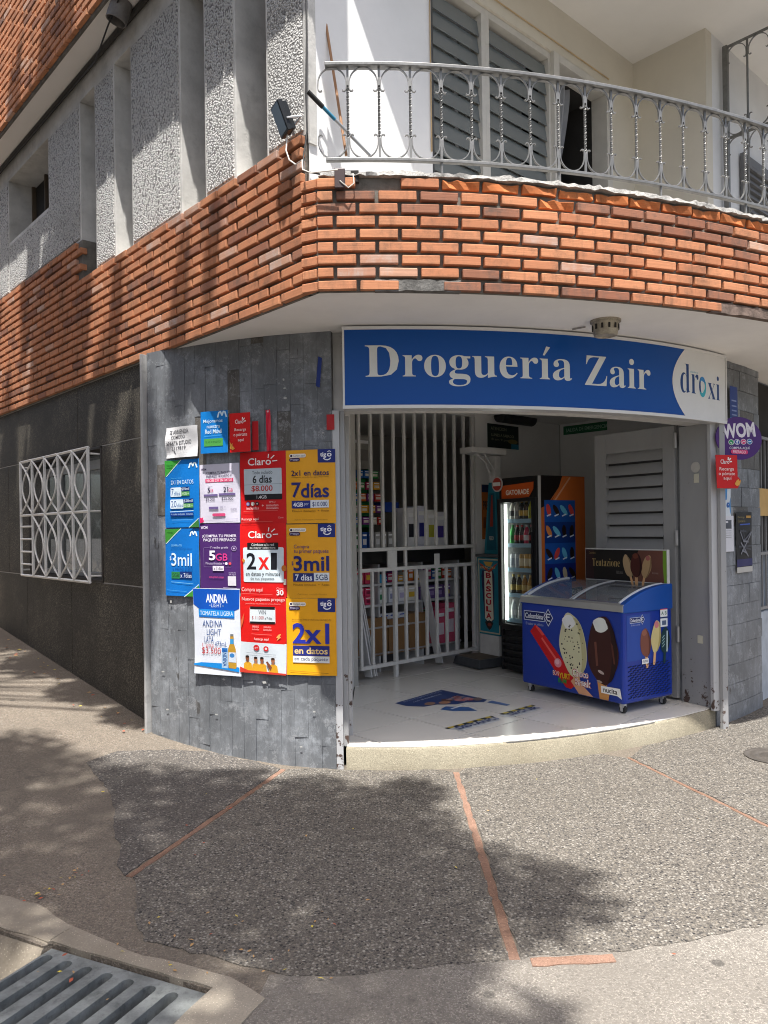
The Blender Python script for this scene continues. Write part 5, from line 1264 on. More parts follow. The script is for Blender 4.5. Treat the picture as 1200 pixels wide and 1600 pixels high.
# front picture
fmap = lambda a, b, l: FP(.012 + a * (FWd - .024), -l, zF - .055 - b * (zF - .055 - f0 - .01))
x0, x1, y0_, y1_ = 25, 752, 390, 1105      # design units follow the picture's own skewed grid
p = Print(fmap, 0, 0, 1000, 690, size=(1.04, .67), cell=.3)
def logo(p, x, y, s, tag_=True):
    p.poly([(x, y), (x + 200 * s, y), (x + 200 * s, y + 72 * s), (x, y + 72 * s)], 'd5dae6'); p.poly([(x + 5 * s, y + 5 * s), (x + 196 * s, y + 5 * s), (x + 196 * s, y + 67 * s), (x + 5 * s, y + 67 * s)], '12245e')
    p.poly([(x + 235 * s, y - 30 * s), (x + 280 * s, y + 35 * s), (x + 235 * s, y + 102 * s), (x + 190 * s, y + 35 * s)], 'd5dae6'); p.poly([(x + 235 * s, y - 22 * s), (x + 273 * s, y + 35 * s), (x + 235 * s, y + 93 * s), (x + 197 * s, y + 35 * s)], '12245e')
    p.text('Colombina', x + 14 * s, y + 16 * s, x + 186 * s, y + 56 * s, 'e3e6ee', .02)
    p.line([(x + 252 * s, y + 12 * s), (x + 225 * s, y + 10 * s), (x + 215 * s, y + 35 * s), (x + 228 * s, y + 58 * s), (x + 250 * s, y + 60 * s)], 9 * s, 'e3e6ee'); p.line([(x + 218 * s, y + 32 * s), (x + 246 * s, y + 32 * s)], 8 * s, 'e3e6ee')
    if tag_: p.text('El sabor es infinito', x + 20 * s, y + 86 * s, x + 190 * s, y + 106 * s, 'aab4d4', .0)
logo(p, 22, 62, 1.15)
p.poly([(92, 240), (150, 175), (205, 205), (600, 600), (520, 665), (470, 660), (420, 610)], 'c41418'); p.poly([(150, 175), (205, 205), (250, 252), (225, 262), (165, 205)], 'e05048'); p.poly([(225, 275), (420, 480), (405, 492), (215, 290)], 'e4605a'); p.disc(390, 470, 38, 'd88a96'); p.disc(384, 462, 22, 'e8b4bc')
p.poly([(520, 600), (560, 560), (740, 690), (600, 690)], 'd9a07a')
popsicle(p, 545, 300, 270, 520, 'ccc9a4', 'e2e4e2', rot=-7, sl=.66, dots='1c1a16', shade='b5ae82')
popsicle(p, 830, 305, 285, 540, '3a1a14', 'dfe2dc', stick='c98a4e', sl=.68, shade='230d0a'); p.poly([(755, 250), (775, 245), (790, 430), (770, 440)], '6a4034'); p.poly([(905, 230), (925, 260), (945, 400), (930, 400)], '5a3026'); p.disc(815, 480, 30, 'b9a8a0', 12, rot=20); p.disc(800, 555, 26, 'a89488', 9, rot=10)
p.poly([(780, 560), (900, 590), (880, 690), (800, 690)], 'c98e50')
p.poly([(812, 585), (985, 580), (1000, 660), (960, 640), (815, 640)], 'e9e9e4'); p.text('nucita', 835, 592, 960, 630, '2a1712', .02)
p.text('BON', 345, 540, 405, 580, 'c9252b', .03); p.text('BON', 340, 536, 402, 576, 'f0d8d0', .0); p.text('YURT', 405, 545, 520, 590, 'd8b020', .03); p.text('BUM', 395, 592, 480, 630, '2c8a3c', .03)
p.text('Choco', 540, 490, 700, 555, 'f2ece6', .045); p.text('Break', 565, 560, 725, 625, 'f2ece6', .045); p.text('Choco', 540, 490, 700, 555, 'b06058', -.005); p.text('Break', 565, 560, 725, 625, 'b06058', -.005)
adopt(p.mb.build('front_print'), frz)
# side picture and grille
smap2 = lambda a, b, l: FP(FWd + l, .02 + a * (FDp - .04), zF - .02 - b * (zF - .02 - f0 - .01))
p = Print(smap2, 0, 0, 560, 740, size=(.54, .73), cell=.3)
p.rect(20, 60, 300, 420, '2a4a9c'); logo(p, 60, 80, .62, True)
popsicle(p, 240, 290, 130, 230, '7a4a3c', '8f5c4a', rot=-5, shade='5a3028'); popsicle(p, 370, 250, 120, 260, 'cbbd84', 'c87a80', rot=8, shade='ad9c62'); popsicle(p, 480, 290, 120, 210, '1c3a40', rot=4, stick='1c3a40', shade='12262c')
for k in range(4): p.line([(445, 270 + k * 24), (470, 250 + k * 24)], 7, '8fb0b4')
p.line([(505, 220), (500, 380)], 14, 'c4d8da'); p.rect(190, 415, 270, 455, 'e6e6e4'); p.text('nuevo', 200, 426, 260, 444, '444a66', .01)
p.rect(420, 20, 510, 100, 'e2e6e6'); p.rect(420, 20, 510, 42, 'd03a44'); p.rect(420, 112, 510, 180, 'dfe5ea'); p.text('A B', 432, 56, 500, 84, '3a6a5a', .01); p.rect(440, 130, 492, 166, '5a6a86'); p.rect(425, 104, 506, 110, '2a3a5c')
adopt(p.mb.build('side_print'), frz)
for j in range(15):
    for i in range(9):
        mb = MB(); zz = f0 + .035 + j * .0165; y = .05 + i * .053 + (.026 if j % 2 else 0)
        mb.hexa([FP(FWd, y, zz), FP(FWd, y + .038, zz + .006), FP(FWd, y + .038, zz + .013), FP(FWd, y, zz + .007), FP(FWd + .0015, y, zz), FP(FWd + .0015, y + .038, zz + .006), FP(FWd + .006, y + .038, zz + .013), FP(FWd + .006, y, zz + .007)], plain('vent shade', (.004, .012, .06), .5) if i % 2 == 9 else MATS.get('vent shade') or plain('vent shade', (.004, .012, .06), .5))
        adopt(mb.build('vent_slat'), frz)
m_cas = plain('caster fork', (.55, .55, .55), .35, .7); m_rub = plain('black wheel', (.02, .02, .02), .6)
for x, y in ((.06, .05), (FWd - .05, .05), (FWd - .06, FDp - .05), (.06, FDp - .05)):
    c = FP(x, y, FL + .032); mb = MB(); mb.box(c + UP * .028, (.035, .035, .03), m_cas, (fx_, fy_, UP)); mb.box(c + fy_ * .017 + UP * .008, (.022, .004, .05), m_cas, (fx_, fy_, UP)); mb.box(c - fy_ * .017 + UP * .008, (.022, .004, .05), m_cas, (fx_, fy_, UP)); ca_ = adopt(mb.build('caster'), frz)
    mb = MB(); mb.lathe([(.026, -.012), (.031, -.008), (.031, .008), (.026, .012)], c + UP * .0, m_rub, 16, (fx_, UP, fy_)); adopt(mb.build('wheel', smooth=True), ca_)

# ================================================================== DRINKS FRIDGE
ra = Vector((1.112, 7.385, 0)); rb = Vector((1.405, 6.945, 0)); rx = (rb - ra).normalized(); ry = Vector((-rx.y, rx.x, 0)); RW = (rb - ra).length; RD = .60; RZ = 2.01
fg = empty('drinks_fridge', (ra + rb) / 2 + ry * RD / 2 + UP * FL, 'tall black drinks fridge with orange header and orange side', 'fridge')
def RP_(x, y, z): return ra + rx * x + ry * y + UP * z
def rbox(mb, x0, x1, y0, y1, z0, z1, mat): mb.hexa([RP_(x0, y0, z0), RP_(x1, y0, z0), RP_(x1, y1, z0), RP_(x0, y1, z0), RP_(x0, y0, z1), RP_(x1, y0, z1), RP_(x1, y1, z1), RP_(x0, y1, z1)], mat)
m_fk = plain('fridge black', (.012, .012, .013), .35, 0, .1, 6); m_or = plain('fridge orange', (.62, .17, .035), .4, 0, .08, 3); m_in = plain('fridge lining', (.42, .43, .43), .5)
mb = MB(); rbox(mb, 0, .025, .0, RD, FL + .03, RZ, m_fk); rbox(mb, RW - .025, RW, .0, RD, FL + .03, RZ, m_fk); rbox(mb, .025, RW - .025, RD - .03, RD, FL + .03, RZ, m_fk); rbox(mb, .025, RW - .025, 0, RD - .03, RZ - .22, RZ - .001, m_fk); rbox(mb, .025, RW - .025, .02, RD - .03, FL + .03, .56, m_fk)
adopt(mb.build('cabinet', bevel=.004), fg)
mb = MB(); rbox(mb, .0255, .03, .03, RD - .03, .56, RZ - .22, m_in); rbox(mb, RW - .03, RW - .0255, .03, RD - .03, .56, RZ - .22, m_in); rbox(mb, .03, RW - .03, RD - .036, RD - .031, .56, RZ - .22, m_in); adopt(mb.build('lining'), fg)
mb = MB()
for x0, x1, z0, z1 in ((0.004, .05, .60, RZ - .20), (RW - .07, RW - .004, .60, RZ - .20), (.05, RW - .07, .575, .63), (.05, RW - .07, RZ - .235, RZ - .20)): rbox(mb, x0, x1, -.035, -.002, z0, z1, m_fk)
dr = adopt(mb.build('door', bevel=.004), fg)
mb = MB(); rbox(mb, .05, RW - .07, -.02, -.016, .63, RZ - .235, glassmat('fridge glass', (.05, .06, .06), .04, .14)); adopt(mb.build('pane'), dr)
mb = MB(); rbox(mb, RW - .055, RW - .045, -.055, -.036, 1.0, 1.5, m_fk); adopt(mb.build('handle'), dr)
mb = MB(); rbox(mb, .062, .082, .005, .022, .66, RZ - .25, emis('led strip', 'f4fbf0', 5.5)); adopt(mb.build('led_strip'), fg)
hp = Print(lambda a, b, l: RP_(.05 + a * (RW - .11), -.004 - l, RZ - .065 - b * .15), 300, 440, 490, 520, size=(.4, .14), cell=.5)
hp.poly([(295, 445), (490, 435), (488, 470), (462, 508), (295, 520)], 'c4541c'); hp.text('GATORADE', 322, 468, 462, 494, 'e6dccb', .03)
adopt(hp.mb.build('header_print'), fg)
mb = MB(); c = RP_(-.0, -.02, RZ - .055); mb.lathe([(.075, 0), (.075, .006)], c, ink('b8b4b0'), 24, (rx, UP, -ry)); mb.lathe([(.062, 0), (.062, .008)], c, ink('a03428'), 24, (rx, UP, -ry)); mb.box(c - ry * .012, (.10, .004, .035), ink('d6d2cc'), (rx, ry, UP)); adopt(mb.build('round_badge'), fg)
for i in range(5):
    mb = MB(); rbox(mb, .03, RW - .03, -.005, .02, .22 + i * .065, .25 + i * .065, m_fk); adopt(mb.build('vent_slat', bevel=.004), fg)
SHZ = [.66, .90, 1.14, 1.37, 1.60]
for i, z in enumerate(SHZ):
    mb = MB(); rbox(mb, .032, RW - .032, .03, RD - .05, z - .012, z - .004, plain('fridge shelf', (.50, .54, .56), .4)); rbox(mb, .07, RW - .04, .018, .028, z - .02, z + .018, plain('price rail', (.36, .55, .66), .4)); adopt(mb.build('shelf'), fg)
# side print
sp_ = Print(lambda a, b, l: RP_(RW + l, .0 + a * RD, RZ - .003 - b * (RZ - .4)), 545, 395, 735, 1060, size=(.6, 1.6), cell=.5)
sp_.rect(545, 395, 735, 1060, 'c96a2c'); sp_.rect(545, 820, 735, 1060, 'cf7c58'); sp_.poly([(545, 395), (640, 395), (625, 440), (590, 500), (545, 520)], '1a1412'); sp_.line([(672, 400), (600, 500)], 6, 'd9a27c'); sp_.line([(655, 400), (590, 490)], 4, 'b86a3a'); sp_.rect(540, 395, 552, 1060, 'b4b2ae')
sp_.rect(565, 487, 692, 800, '1c56a8'); sp_.rect(565, 570, 692, 650, '123a82'); sp_.rect(565, 728, 692, 800, '182f86')
qq = random.Random(8)
for r0, y in enumerate((525, 605, 690, 765)):
    for k in range(4):
        X = 582 + k * 31; cc = qq.choice(['d9c8a0', 'd84a44', 'e6e2da', '2a1c18', 'e08a4a', '6ac0e0']); sp_.disc(X, y, 9, cc, 24, rot=qq.uniform(-40, 40), n=12); sp_.line([(X - 6, y + 22), (X + 8, y + 16)], 5, 'e6ecf2')
sp_.poly([(585, 832), (715, 822), (722, 850), (590, 858)], '151312'); sp_.text('BEBIDA ISOTONICA FRIA', 597, 832, 712, 848, 'd8d4cc', .01)
for X, cc in ((610, 'b8363a'), (660, 'c46a5a')): sp_.poly([(X - 16, 950), (X - 10, 930), (X + 10, 930), (X + 16, 950), (X + 22, 985), (X + 22, 1060), (X - 22, 1060), (X - 22, 985)], cc); sp_.rect(X - 9, 912, X + 9, 930, 'c8504a'); sp_.disc(X, 1000, 17, 'b8b4b2', 24, n=16); sp_.text('G', X - 11, 984, X + 11, 1016, '2a2624', .04)
adopt(sp_.mb.build('side_print'), fg)
BM = {}
def bottle(kind, col, cap):
    key = (kind, col, cap)
    if key in BM: return BM[key]
    mb = MB(); b = ink(col, .25); c = ink(cap, .4)
    if kind == 'can': mb.lathe([(.026, 0), (.030, .006), (.030, .135), (.024, .15), (.0245, .153)], (0, 0, 0), b, 12); mb.lathe([(.0304, .04), (.0304, .11)], (0, 0, 0), c, 12)
    else: mb.lathe([(.027, 0), (.030, .006), (.030, .12), (.022, .15), (.012, .17), (.012, .175)], (0, 0, 0), b, 12); mb.lathe([(.0135, .175), (.0135, .195)], (0, 0, 0), c, 10); mb.lathe([(.0304, .05), (.0304, .10)], (0, 0, 0), c, 12)
    o = mb.build('drink_bottle' if kind == 'bottle' else 'drink_can', smooth=True); BM[key] = o.data; bpy.data.objects.remove(o); return BM[key]
rows = [(SHZ[4], 'bottle', [('c9c9c0', '2c2c30'), ('b9b4aa', '8a8a8a'), ('2c2622', 'c8a040'), ('3a2c22', 'c8a040'), ('c6c234', 'a8a428'), ('c6c234', 'a8a428')], 'on the top fridge shelf'),
        (SHZ[3], 'bottle', [('2f9a44', '1c6a2c'), ('2a1c1c', 'a02028'), ('2a1c1c', 'a02028'), ('c03050', 'd8d0d0'), ('2a1c1c', 'a02028'), ('2c7a3c', '1c5a2c')], 'on the second fridge shelf'),
        (SHZ[2], 'can', [('b8bcc0', '88909a'), ('c0c4c8', 'a0a8b0'), ('b08a4a', 'd8c8a0'), ('c89a4c', 'e0d0a8'), ('c89a4c', 'e0d0a8'), ('8a8a88', 'b0a890')], 'on the middle fridge shelf'),
        (SHZ[1], 'bottle', [('2c2a20', '8a7a30'), ('3a3020', 'b8a040'), ('a87a30', 'd0b060'), ('b88a38', 'd8b868'), ('a87a30', '484038')], 'on the fourth fridge shelf'),
        (SHZ[0], 'bottle', [('b8c0c0', 'd8d8d8'), ('b8c0c0', 'd8d8d8'), ('b0b8b8', 'd0d0d0'), ('b0b8b8', 'd0d0d0')], 'on the bottom fridge shelf')]
cn = {'c9c9c0': 'pale', 'b9b4aa': 'cream', '2c2622': 'dark gold labelled', '3a2c22': 'brown', 'c6c234': 'yellow', '2f9a44': 'green', '2a1c1c': 'cola coloured', 'c03050': 'pink', '2c7a3c': 'deep green', 'b8bcc0': 'silver', 'c0c4c8': 'bright silver', 'b08a4a': 'bronze', 'c89a4c': 'golden', '8a8a88': 'grey', '2c2a20': 'black', '3a3020': 'dark brown', 'a87a30': 'amber', 'b88a38': 'honey coloured', 'b8c0c0': 'clear water', 'b0b8b8': 'clear'}
for z, kind, items, where in rows:
    n = len(items); seen = {}
    for i, (c1, c2) in enumerate(items):
        seen[c1] = seen.get(c1, 0) + 1
        o = inst(bottle(kind, c1, c2), 'drink_bottle' if kind == 'bottle' else 'drink_can', frame4(RP_(.115 + i * (RW - .18) / (n - .4), .065, z - .003), rx, ry, UP))
        tag(o, '%s%s drink %s in the front row %s' % (('first ', 'second ', 'third ')[seen[c1] - 1] if sum(q[0] == c1 for q in items) > 1 else '', cn[c1], kind, where), kind, 'drinks %s' % where)

# ================================================================== WEIGHING SCALE
sc_ = empty('weighing_scale', (1.0, 7.75, FL), 'old teal coin weighing scale with red BASCULA lettering and platform', 'scale')
pa = Vector((.905, 7.47, 0)); px_ = Vector((-.536, .844, 0)); py_ = Vector((.844, .536, 0))     # px along the front-left edge, py to the right/back
def SP(x, y, z): return pa + px_ * x + py_ * y + UP * z
m_plat = plain('scale platform', (.075, .08, .085), .5, .2, .2, 9); m_teal = plain('teal enamel', (.02, .19, .25), .4, 0, .12, 5)
mb = MB(); mb.hexa([SP(0, 0, FL + .012), SP(.42, 0, FL + .012), SP(.42, .44, FL + .012), SP(0, .44, FL + .012), SP(.02, .02, FL + .095), SP(.40, .02, FL + .095), SP(.40, .42, FL + .095), SP(.02, .42, FL + .095)], m_plat); adopt(mb.build('platform', bevel=.006), sc_)
mb = MB(); mb.hexa([SP(.04, .04, FL + .0955), SP(.38, .04, FL + .0955), SP(.38, .40, FL + .0955), SP(.04, .40, FL + .0955), SP(.05, .05, FL + .10), SP(.37, .05, FL + .10), SP(.37, .39, FL + .10), SP(.05, .39, FL + .10)], plain('brown foot mat', (.14, .11, .08), .8)); adopt(mb.build('foot_mat'), sc_)
cy0 = .30
def cab(z0, z1, xa0, xb0, xa1, xb1, y0, y1, mat, name, y0t=None):
    mb = MB(); yt = y0 if y0t is None else y0t
    mb.hexa([SP(xa0, y0, z0), SP(xb0, y0, z0), SP(xb0, y1, z0), SP(xa0, y1, z0), SP(xa1, yt, z1), SP(xb1, yt, z1), SP(xb1, y1, z1), SP(xa1, y1, z1)], mat); return adopt(mb.build(name, bevel=.004), sc_)
cab(FL + .10, FL + .30, .05, .345, .045, .35, cy0, .52, plain('scale white', (.62, .61, .58), .5), 'plinth')
cab(FL + .30, 1.235, .045, .35, .02, .375, cy0, .52, m_teal, 'cabinet')
cab(1.24, 1.27, .01, .385, .01, .385, cy0 - .015, .54, plain('scale cap', (.10, .11, .11), .5), 'shelf_cap')
cab(1.27, 2.0, .10, .33, .17, .27, .36, .46, m_teal, 'tower', .38); cab(2.0, 2.27, .17, .27, .16, .28, .38, .46, MATS['scale white'], 'tower_head')
mb = MB(); mb.hexa([SP(.12, .05, 2.29), SP(.32, .05, 2.29), SP(.32, .50, 2.275), SP(.12, .50, 2.275), SP(.12, .05, 2.345), SP(.32, .05, 2.345), SP(.32, .50, 2.335), SP(.12, .50, 2.335)], MATS['scale white']); adopt(mb.build('top_arm', bevel=.004), sc_)
mb = MB(); mb.tube([SP(.22, .18, 2.29), SP(.22, .30, 2.21), SP(.22, .38, 2.05)], .012, MATS['scale white'], 6); mb.tube([SP(.17, .24, 2.29), SP(.17, .38, 2.12)], .008, MATS['scale white'], 6); adopt(mb.build('arm_brace'), sc_)
bm_ = lambda a, b, l: SP(.37 - a * .345 , cy0 - l, 1.23 - b * (1.23 - FL - .31))
p = Print(bm_, 165, 875, 300, 1395, size=(.33, .8), cell=.5)
p.poly([(170, 880), (300, 880), (300, 1390), (172, 1390)], 'b8b49a'); p.poly([(178, 890), (294, 890), (294, 1380), (180, 1380)], '1f7a8e')
p.poly([(196, 960), (262, 960), (270, 1000), (266, 1290), (232, 1345), (208, 1290), (190, 1000)], '2a2748'); p.poly([(208, 965), (256, 965), (262, 1290), (236, 1320), (210, 1290)], 'd8d3bd')
p.poly([(172, 905), (200, 922), (236, 960), (270, 922), (292, 905), (268, 945), (240, 975), (205, 950)], 'b5432c'); p.poly([(205, 900), (262, 900), (250, 930), (220, 930)], 'c9a04a'); p.text('EXACTO', 184, 932, 276, 948, 'd0b070', .02)
for i, ch in enumerate('BASCULA'): p.text(ch, 218, 975 + i * 46, 250, 1012 + i * 46, 'b3202a', .045)
p.poly([(210, 1315), (238, 1300), (262, 1315), (250, 1350), (238, 1368), (222, 1350)], '2a2422'); p.disc(238, 1330, 12, '8a3a30')
adopt(p.mb.build('face_print'), sc_)
p = Print(lambda a, b, l: SP(.31 - a * .19, .359 + b * -.0 - l + .022 * (1 - b), 1.97 - b * .68), 0, 0, 190, 680, size=(.2, .7), cell=.5)
p.poly([(60, 10), (130, 10), (170, 660), (20, 660)], '16596b'); p.poly([(84, 100), (106, 100), (120, 420), (70, 420)], '9a3a2a'); p.text('PESO', 60, 520, 130, 560, 'c4bfae', .02)
adopt(p.mb.build('tower_print'), sc_)
# wall things behind
W1d = (Vector((*W1b, 0)) - Vector((*W1a, 0))).normalized(); W1n = Vector((W1d.y, -W1d.x, 0))
def WP(s, z, o=.0): return Vector((*W1a, 0)) + W1d * s + W1n * o + UP * z
def wall_px(x, y):
    u, v = uv(x, y); a = Vector((*W1a, 0)); s = (u * a.y - a.x) / (W1d.x - u * W1d.y); return s, ZC + v * (a.y + s * W1d.y)
def wposter(name, x0, y0, x1, y1, col, label, draw=None, cat='poster'):
    s0, za = wall_px(x0, y0); s1, zb = wall_px(x1, y1); p = Print(lambda a, b, l: WP(s0 + (s1 - s0) * a, za + (zb - za) * b, .004 + l), 0, 0, 100, 100, size=(.3, .3), cell=.5)
    mb = p.mb; mb.prism([WP(s0, za, .002), WP(s1, za, .002), WP(s1, zb, .002), WP(s0, zb, .002)], W1n * .003, ink(col)); 
    if draw: draw(p)
    return tag(mb.build(name), label, cat)
wposter('wall_poster', 752, 757, 772, 842, 'c06a1c', 'orange wall poster half hidden behind the weighing scale', lambda p: (p.rect(0, 0, 100, 14, '1c2c54'), p.text('PRECIO', 10, 30, 90, 46, '2a2420', .02), p.rect(10, 60, 80, 80, '8a4a14')))
wposter('notice_poster', 761, 661, 810, 703, '15231f', 'black notice poster under the air curtain high on the shop wall', lambda p: (p.rect(75, 78, 100, 100, '1f7a96'), p.text('ATENCION', 10, 12, 60, 26, '8f927c', .01), p.text('LUNES A SABADO', 12, 40, 84, 52, '9a9c84', .01), p.disc(80, 68, 16, '7a6c3a', 10), p.text('8 am 9 pm', 12, 60, 66, 72, '8f8f7a', .01)))
s0, z0 = wall_px(768, 664); s1, z1 = wall_px(820, 645); ac = empty('air_curtain', WP((s0 + s1) / 2, z0, .1), 'black cylindrical loudspeaker bar high on the back wall', 'loudspeaker')
mb = MB(); mb.tube([WP(s0, (z0 + z1) / 2, .1), WP(s0 + .01, (z0 + z1) / 2, .1), WP(s1 - .01, (z0 + z1) / 2, .1), WP(s1, (z0 + z1) / 2, .1)], [.05, .075, .075, .05], m_blk, 16); adopt(mb.build('body', smooth=True), ac)
mb = MB(); mb.box(WP((s0 + s1) / 2, (z0 + z1) / 2, .02), (.15, .06, .06), m_blk, (W1d, W1n, UP)); adopt(mb.build('bracket'), ac)
# green exit strip on the side wall
sd0 = Vector((2.09, 9.05, 0)); sdd = (Vector((3.75, 7.25, 0)) - sd0).normalized(); sdn = Vector((sdd.y, -sdd.x, 0)); sdn = sdn if sdn.y < 0 else -sdn
p = Print(lambda a, b, l: sd0 + sdd * (.05 + a * .62) + sdn * (.006 + l) + UP * (2.71 - b * .10), 0, 0, 100, 14, size=(.5, .1), cell=.5)
p.mb.prism([sd0 + sdd * .05 + sdn * .002 + UP * 2.71, sd0 + sdd * .67 + sdn * .002 + UP * 2.71, sd0 + sdd * .67 + sdn * .002 + UP * 2.61, sd0 + sdd * .05 + sdn * .002 + UP * 2.61], sdn * .003, ink('1f6a44')); p.text('SALIDA DE EMERGENCIA', 6, 4, 94, 10, 'a8c4b0', .01)
tag(p.mb.build('exit_strip'), 'thin green lettered strip high on the side wall', 'sign')
# ------------------------------------------------------------------ floor stickers
def fprint(c0, ex, ey, w_, h): return lambda a, b, l: c0 + ex * (a * w_) + ey * (b * h) + UP * (FL + .0004 + l)
c0 = Vector((.066, 6.13, 0)); ex = Vector((.72, -.66, 0)).normalized()
q0, q1, q2 = Vector((.067, 6.127, 0)), Vector((.476, 6.608, 0)), Vector((.454, 5.67, 0))
exu = (q1 - q0); eyv = (q2 - q0)
p = Print(lambda a, b, l: q0 + exu * a + eyv * b + UP * (FL + .0004 + l), 0, 0, 100, 100, size=(.6, .6), cell=2)
p.poly([(0, 0), (100, 0), (100, 88), (86, 92), (70, 74), (52, 70), (34, 50), (14, 44), (0, 22)], '1d3a72'); p.poly([(88, 96), (100, 96), (100, 128), (92, 128)], '3a5f98'); p.poly([(18, 70), (34, 66), (52, 92), (46, 112), (24, 88)], '2d5a96'); p.rect(30, 78, 52, 82, 'c8cdd2')
p.text('PROTEJAMONOS', 12, 4, 92, 9, '9aa8c4', .0, rot=0); p.text('con el tapabocas', 20, 14, 80, 20, 'c4cede', .0)
for k, (x, y, cc) in enumerate(((30, 40, '8a6a5a'), (48, 52, 'a87a5c'), (60, 46, '5a3a36'), (72, 60, 'a84a50'), (84, 66, 'b45a60'), (80, 48, '7a2c3a'), (92, 76, '6a5a58'))): p.disc(x, y, 9, cc, 7, n=12, rot=k * 25)
for k in range(5): p.line([(62 + k * 6, 42), (70 + k * 5, 70)], 1.2, 'c8b8b8')
tag(p.mb.build('floor_sticker'), 'worn blue health sticker on the cream floor tiles', 'sticker')
q0, q1 = Vector((.44, 5.30, 0)), Vector((1.17, 5.93, 0)); exu = (q1 - q0); eyv = Vector((exu.y, -exu.x, 0)).normalized() * .125
p = Print(lambda a, b, l: q0 - eyv * .45 + exu * a + eyv * b + UP * (FL + .0004 + l), 0, 0, 100, 20, size=(.9, .12), cell=2)
p.poly([(0, 0), (47, 0), (49, 10), (46, 20), (3, 20), (2, 10)], 'c9cccd'); p.poly([(58, 0), (100, 0), (99, 18), (60, 20), (56, 12)], 'c9cccd')
for k in range(20):
    if 9 < k < 12: continue
    p.poly([(k * 5, 0), (k * 5 + 2.6, 0), (k * 5 + 2.6, 5.4), (k * 5, 5.4)], '16160f' if k % 2 == 0 else 'b8a52a'); p.poly([(k * 5 + 2.6, 0), (k * 5 + 5, 0), (k * 5 + 5, 5.4), (k * 5 + 2.6, 5.4)], 'b8a52a' if k % 2 == 0 else '16160f')
p.text('DISTANCI', 4, 7.5, 47, 17.5, '1c2f6a', .035); p.text('SEGUR', 61, 7.5, 97, 16.5, '1c2f6a', .035)
tag(p.mb.build('floor_sticker'), 'striped yellow and black distance sticker on the floor near the step', 'sticker')
# ================================================================== POSTERS ON THE SLATE WALL
def wallposter(name, x0, y0, x1, y1, col, label, des, draw, off=.004, amp=.003, tilt=0., group=None, cat='poster', curl=0., seed=0, rough=.42):
    """rectangle on the curved wall measured at its corners; des = design rectangle used by draw"""
    s0, za = WALL.px(x0, y0); s1, _ = WALL.px(x1, y0); _, zb = WALL.px(x0, y1)
    _, za1 = WALL.px(x1, y0); _, zb1 = WALL.px(x1, y1); za = (za + za1) / 2; zb = (zb + zb1) / 2
    ph = seed * 1.7 + x0 * .13; off += .0105; amp *= .9
    def m(a, b, l):
        s = s0 + (s1 - s0) * a + tilt * (b - .5); z = za + (zb - za) * b + tilt * (a - .5) * .6
        wv = amp * (math.sin(a * 5.1 + ph) * math.sin(b * 6.3 + ph * 1.3) + .4 * math.sin(a * 9 + b * 7 + ph)) + curl * max(0, b - .8) ** 2 * 20
        return WALL.at(s, off + wv + l, z)
    p = Print(m, *des, size=(abs(s1 - s0), abs(za - zb)), cell=.022)
    nx, ny = 12, 16
    fr_ = [m(i / nx, j / ny, 0) for j in range(ny + 1) for i in range(nx + 1)]
    bk = [m(i / nx, j / ny, -.0012) for j in range(ny + 1) for i in range(nx + 1)]
    fs = [(j * (nx + 1) + i, j * (nx + 1) + i + 1, (j + 1) * (nx + 1) + i + 1, (j + 1) * (nx + 1) + i) for j in range(ny) for i in range(nx)]
    p.mb.add(fr_, fs, ink(col, rough)); p.mb.add(bk, fs, ink('cfcdc6'))
    draw(p); o = p.mb.build(name)
    return tag(o, label, cat, group)
NAVY = '22286e'
def gold_head(p, y):   # carrier header used on the three yellow posters; y = top of the poster
    p.poly([(1003, y + 0), (1103, y + 0), (1103, y + 78), (1003, y + 76)], '1d2a74')
    p.text('tig', 1017, y + 18, 1052, y + 50, 'e9e9ee', .03); p.text('o', 1056, y + 22, 1083, y + 44, 'e9e9ee', .03); p.line([(1060, y + 16), (1069, y + 10), (1079, y + 16)], 4, 'e9e9ee')
    p.line([(1036, y + 52), (1046, y + 60), (1058, y + 62), (1070, y + 58), (1076, y + 52)], 6, 'e9e9ee')
    p.rrect(836, y + 22, 935, y + 44, 10, 'e8e2d2'); p.disc(848, y + 33, 7, '2a2448'); p.text('Compra aqui', 860, y + 26, 928, y + 42, '5a5468', .0)
    p.rrect(836, y + 46, 900, y + 66, 9, '2a2050'); p.text('Prepago', 844, y + 49, 892, y + 64, 'd9d4e4', .0)
def tigo1(p):
    gold_head(p, 690); p.text('2x1 en datos', 848, 808, 1066, 840, '2b2452', .012); p.text('navegando en todas las apps disponibles', 850, 845, 1064, 853, '7a5a1c', .0)
    p.text('7', 848, 878, 905, 965, NAVY, .012); p.text('días', 903, 885, 1066, 968, NAVY, .02)
    p.rect(848, 984, 958, 1028, '24307c'); p.rect(958, 982, 1064, 1026, 'd6dce0'); p.text('4GB', 856, 994, 915, 1019, 'e8eaf2', .02); p.text('por', 922, 998, 948, 1017, 'c8cce4', .0); p.text('$10.000', 970, 992, 1056, 1022, '2a3270', .006)
    p.text('Minutos ilimitados  +  Redes', 850, 1038, 1066, 1049, '6a4a14', .0); p.text('Aplican condiciones y restricciones', 862, 1090, 1056, 1099, '9a7420', .0)
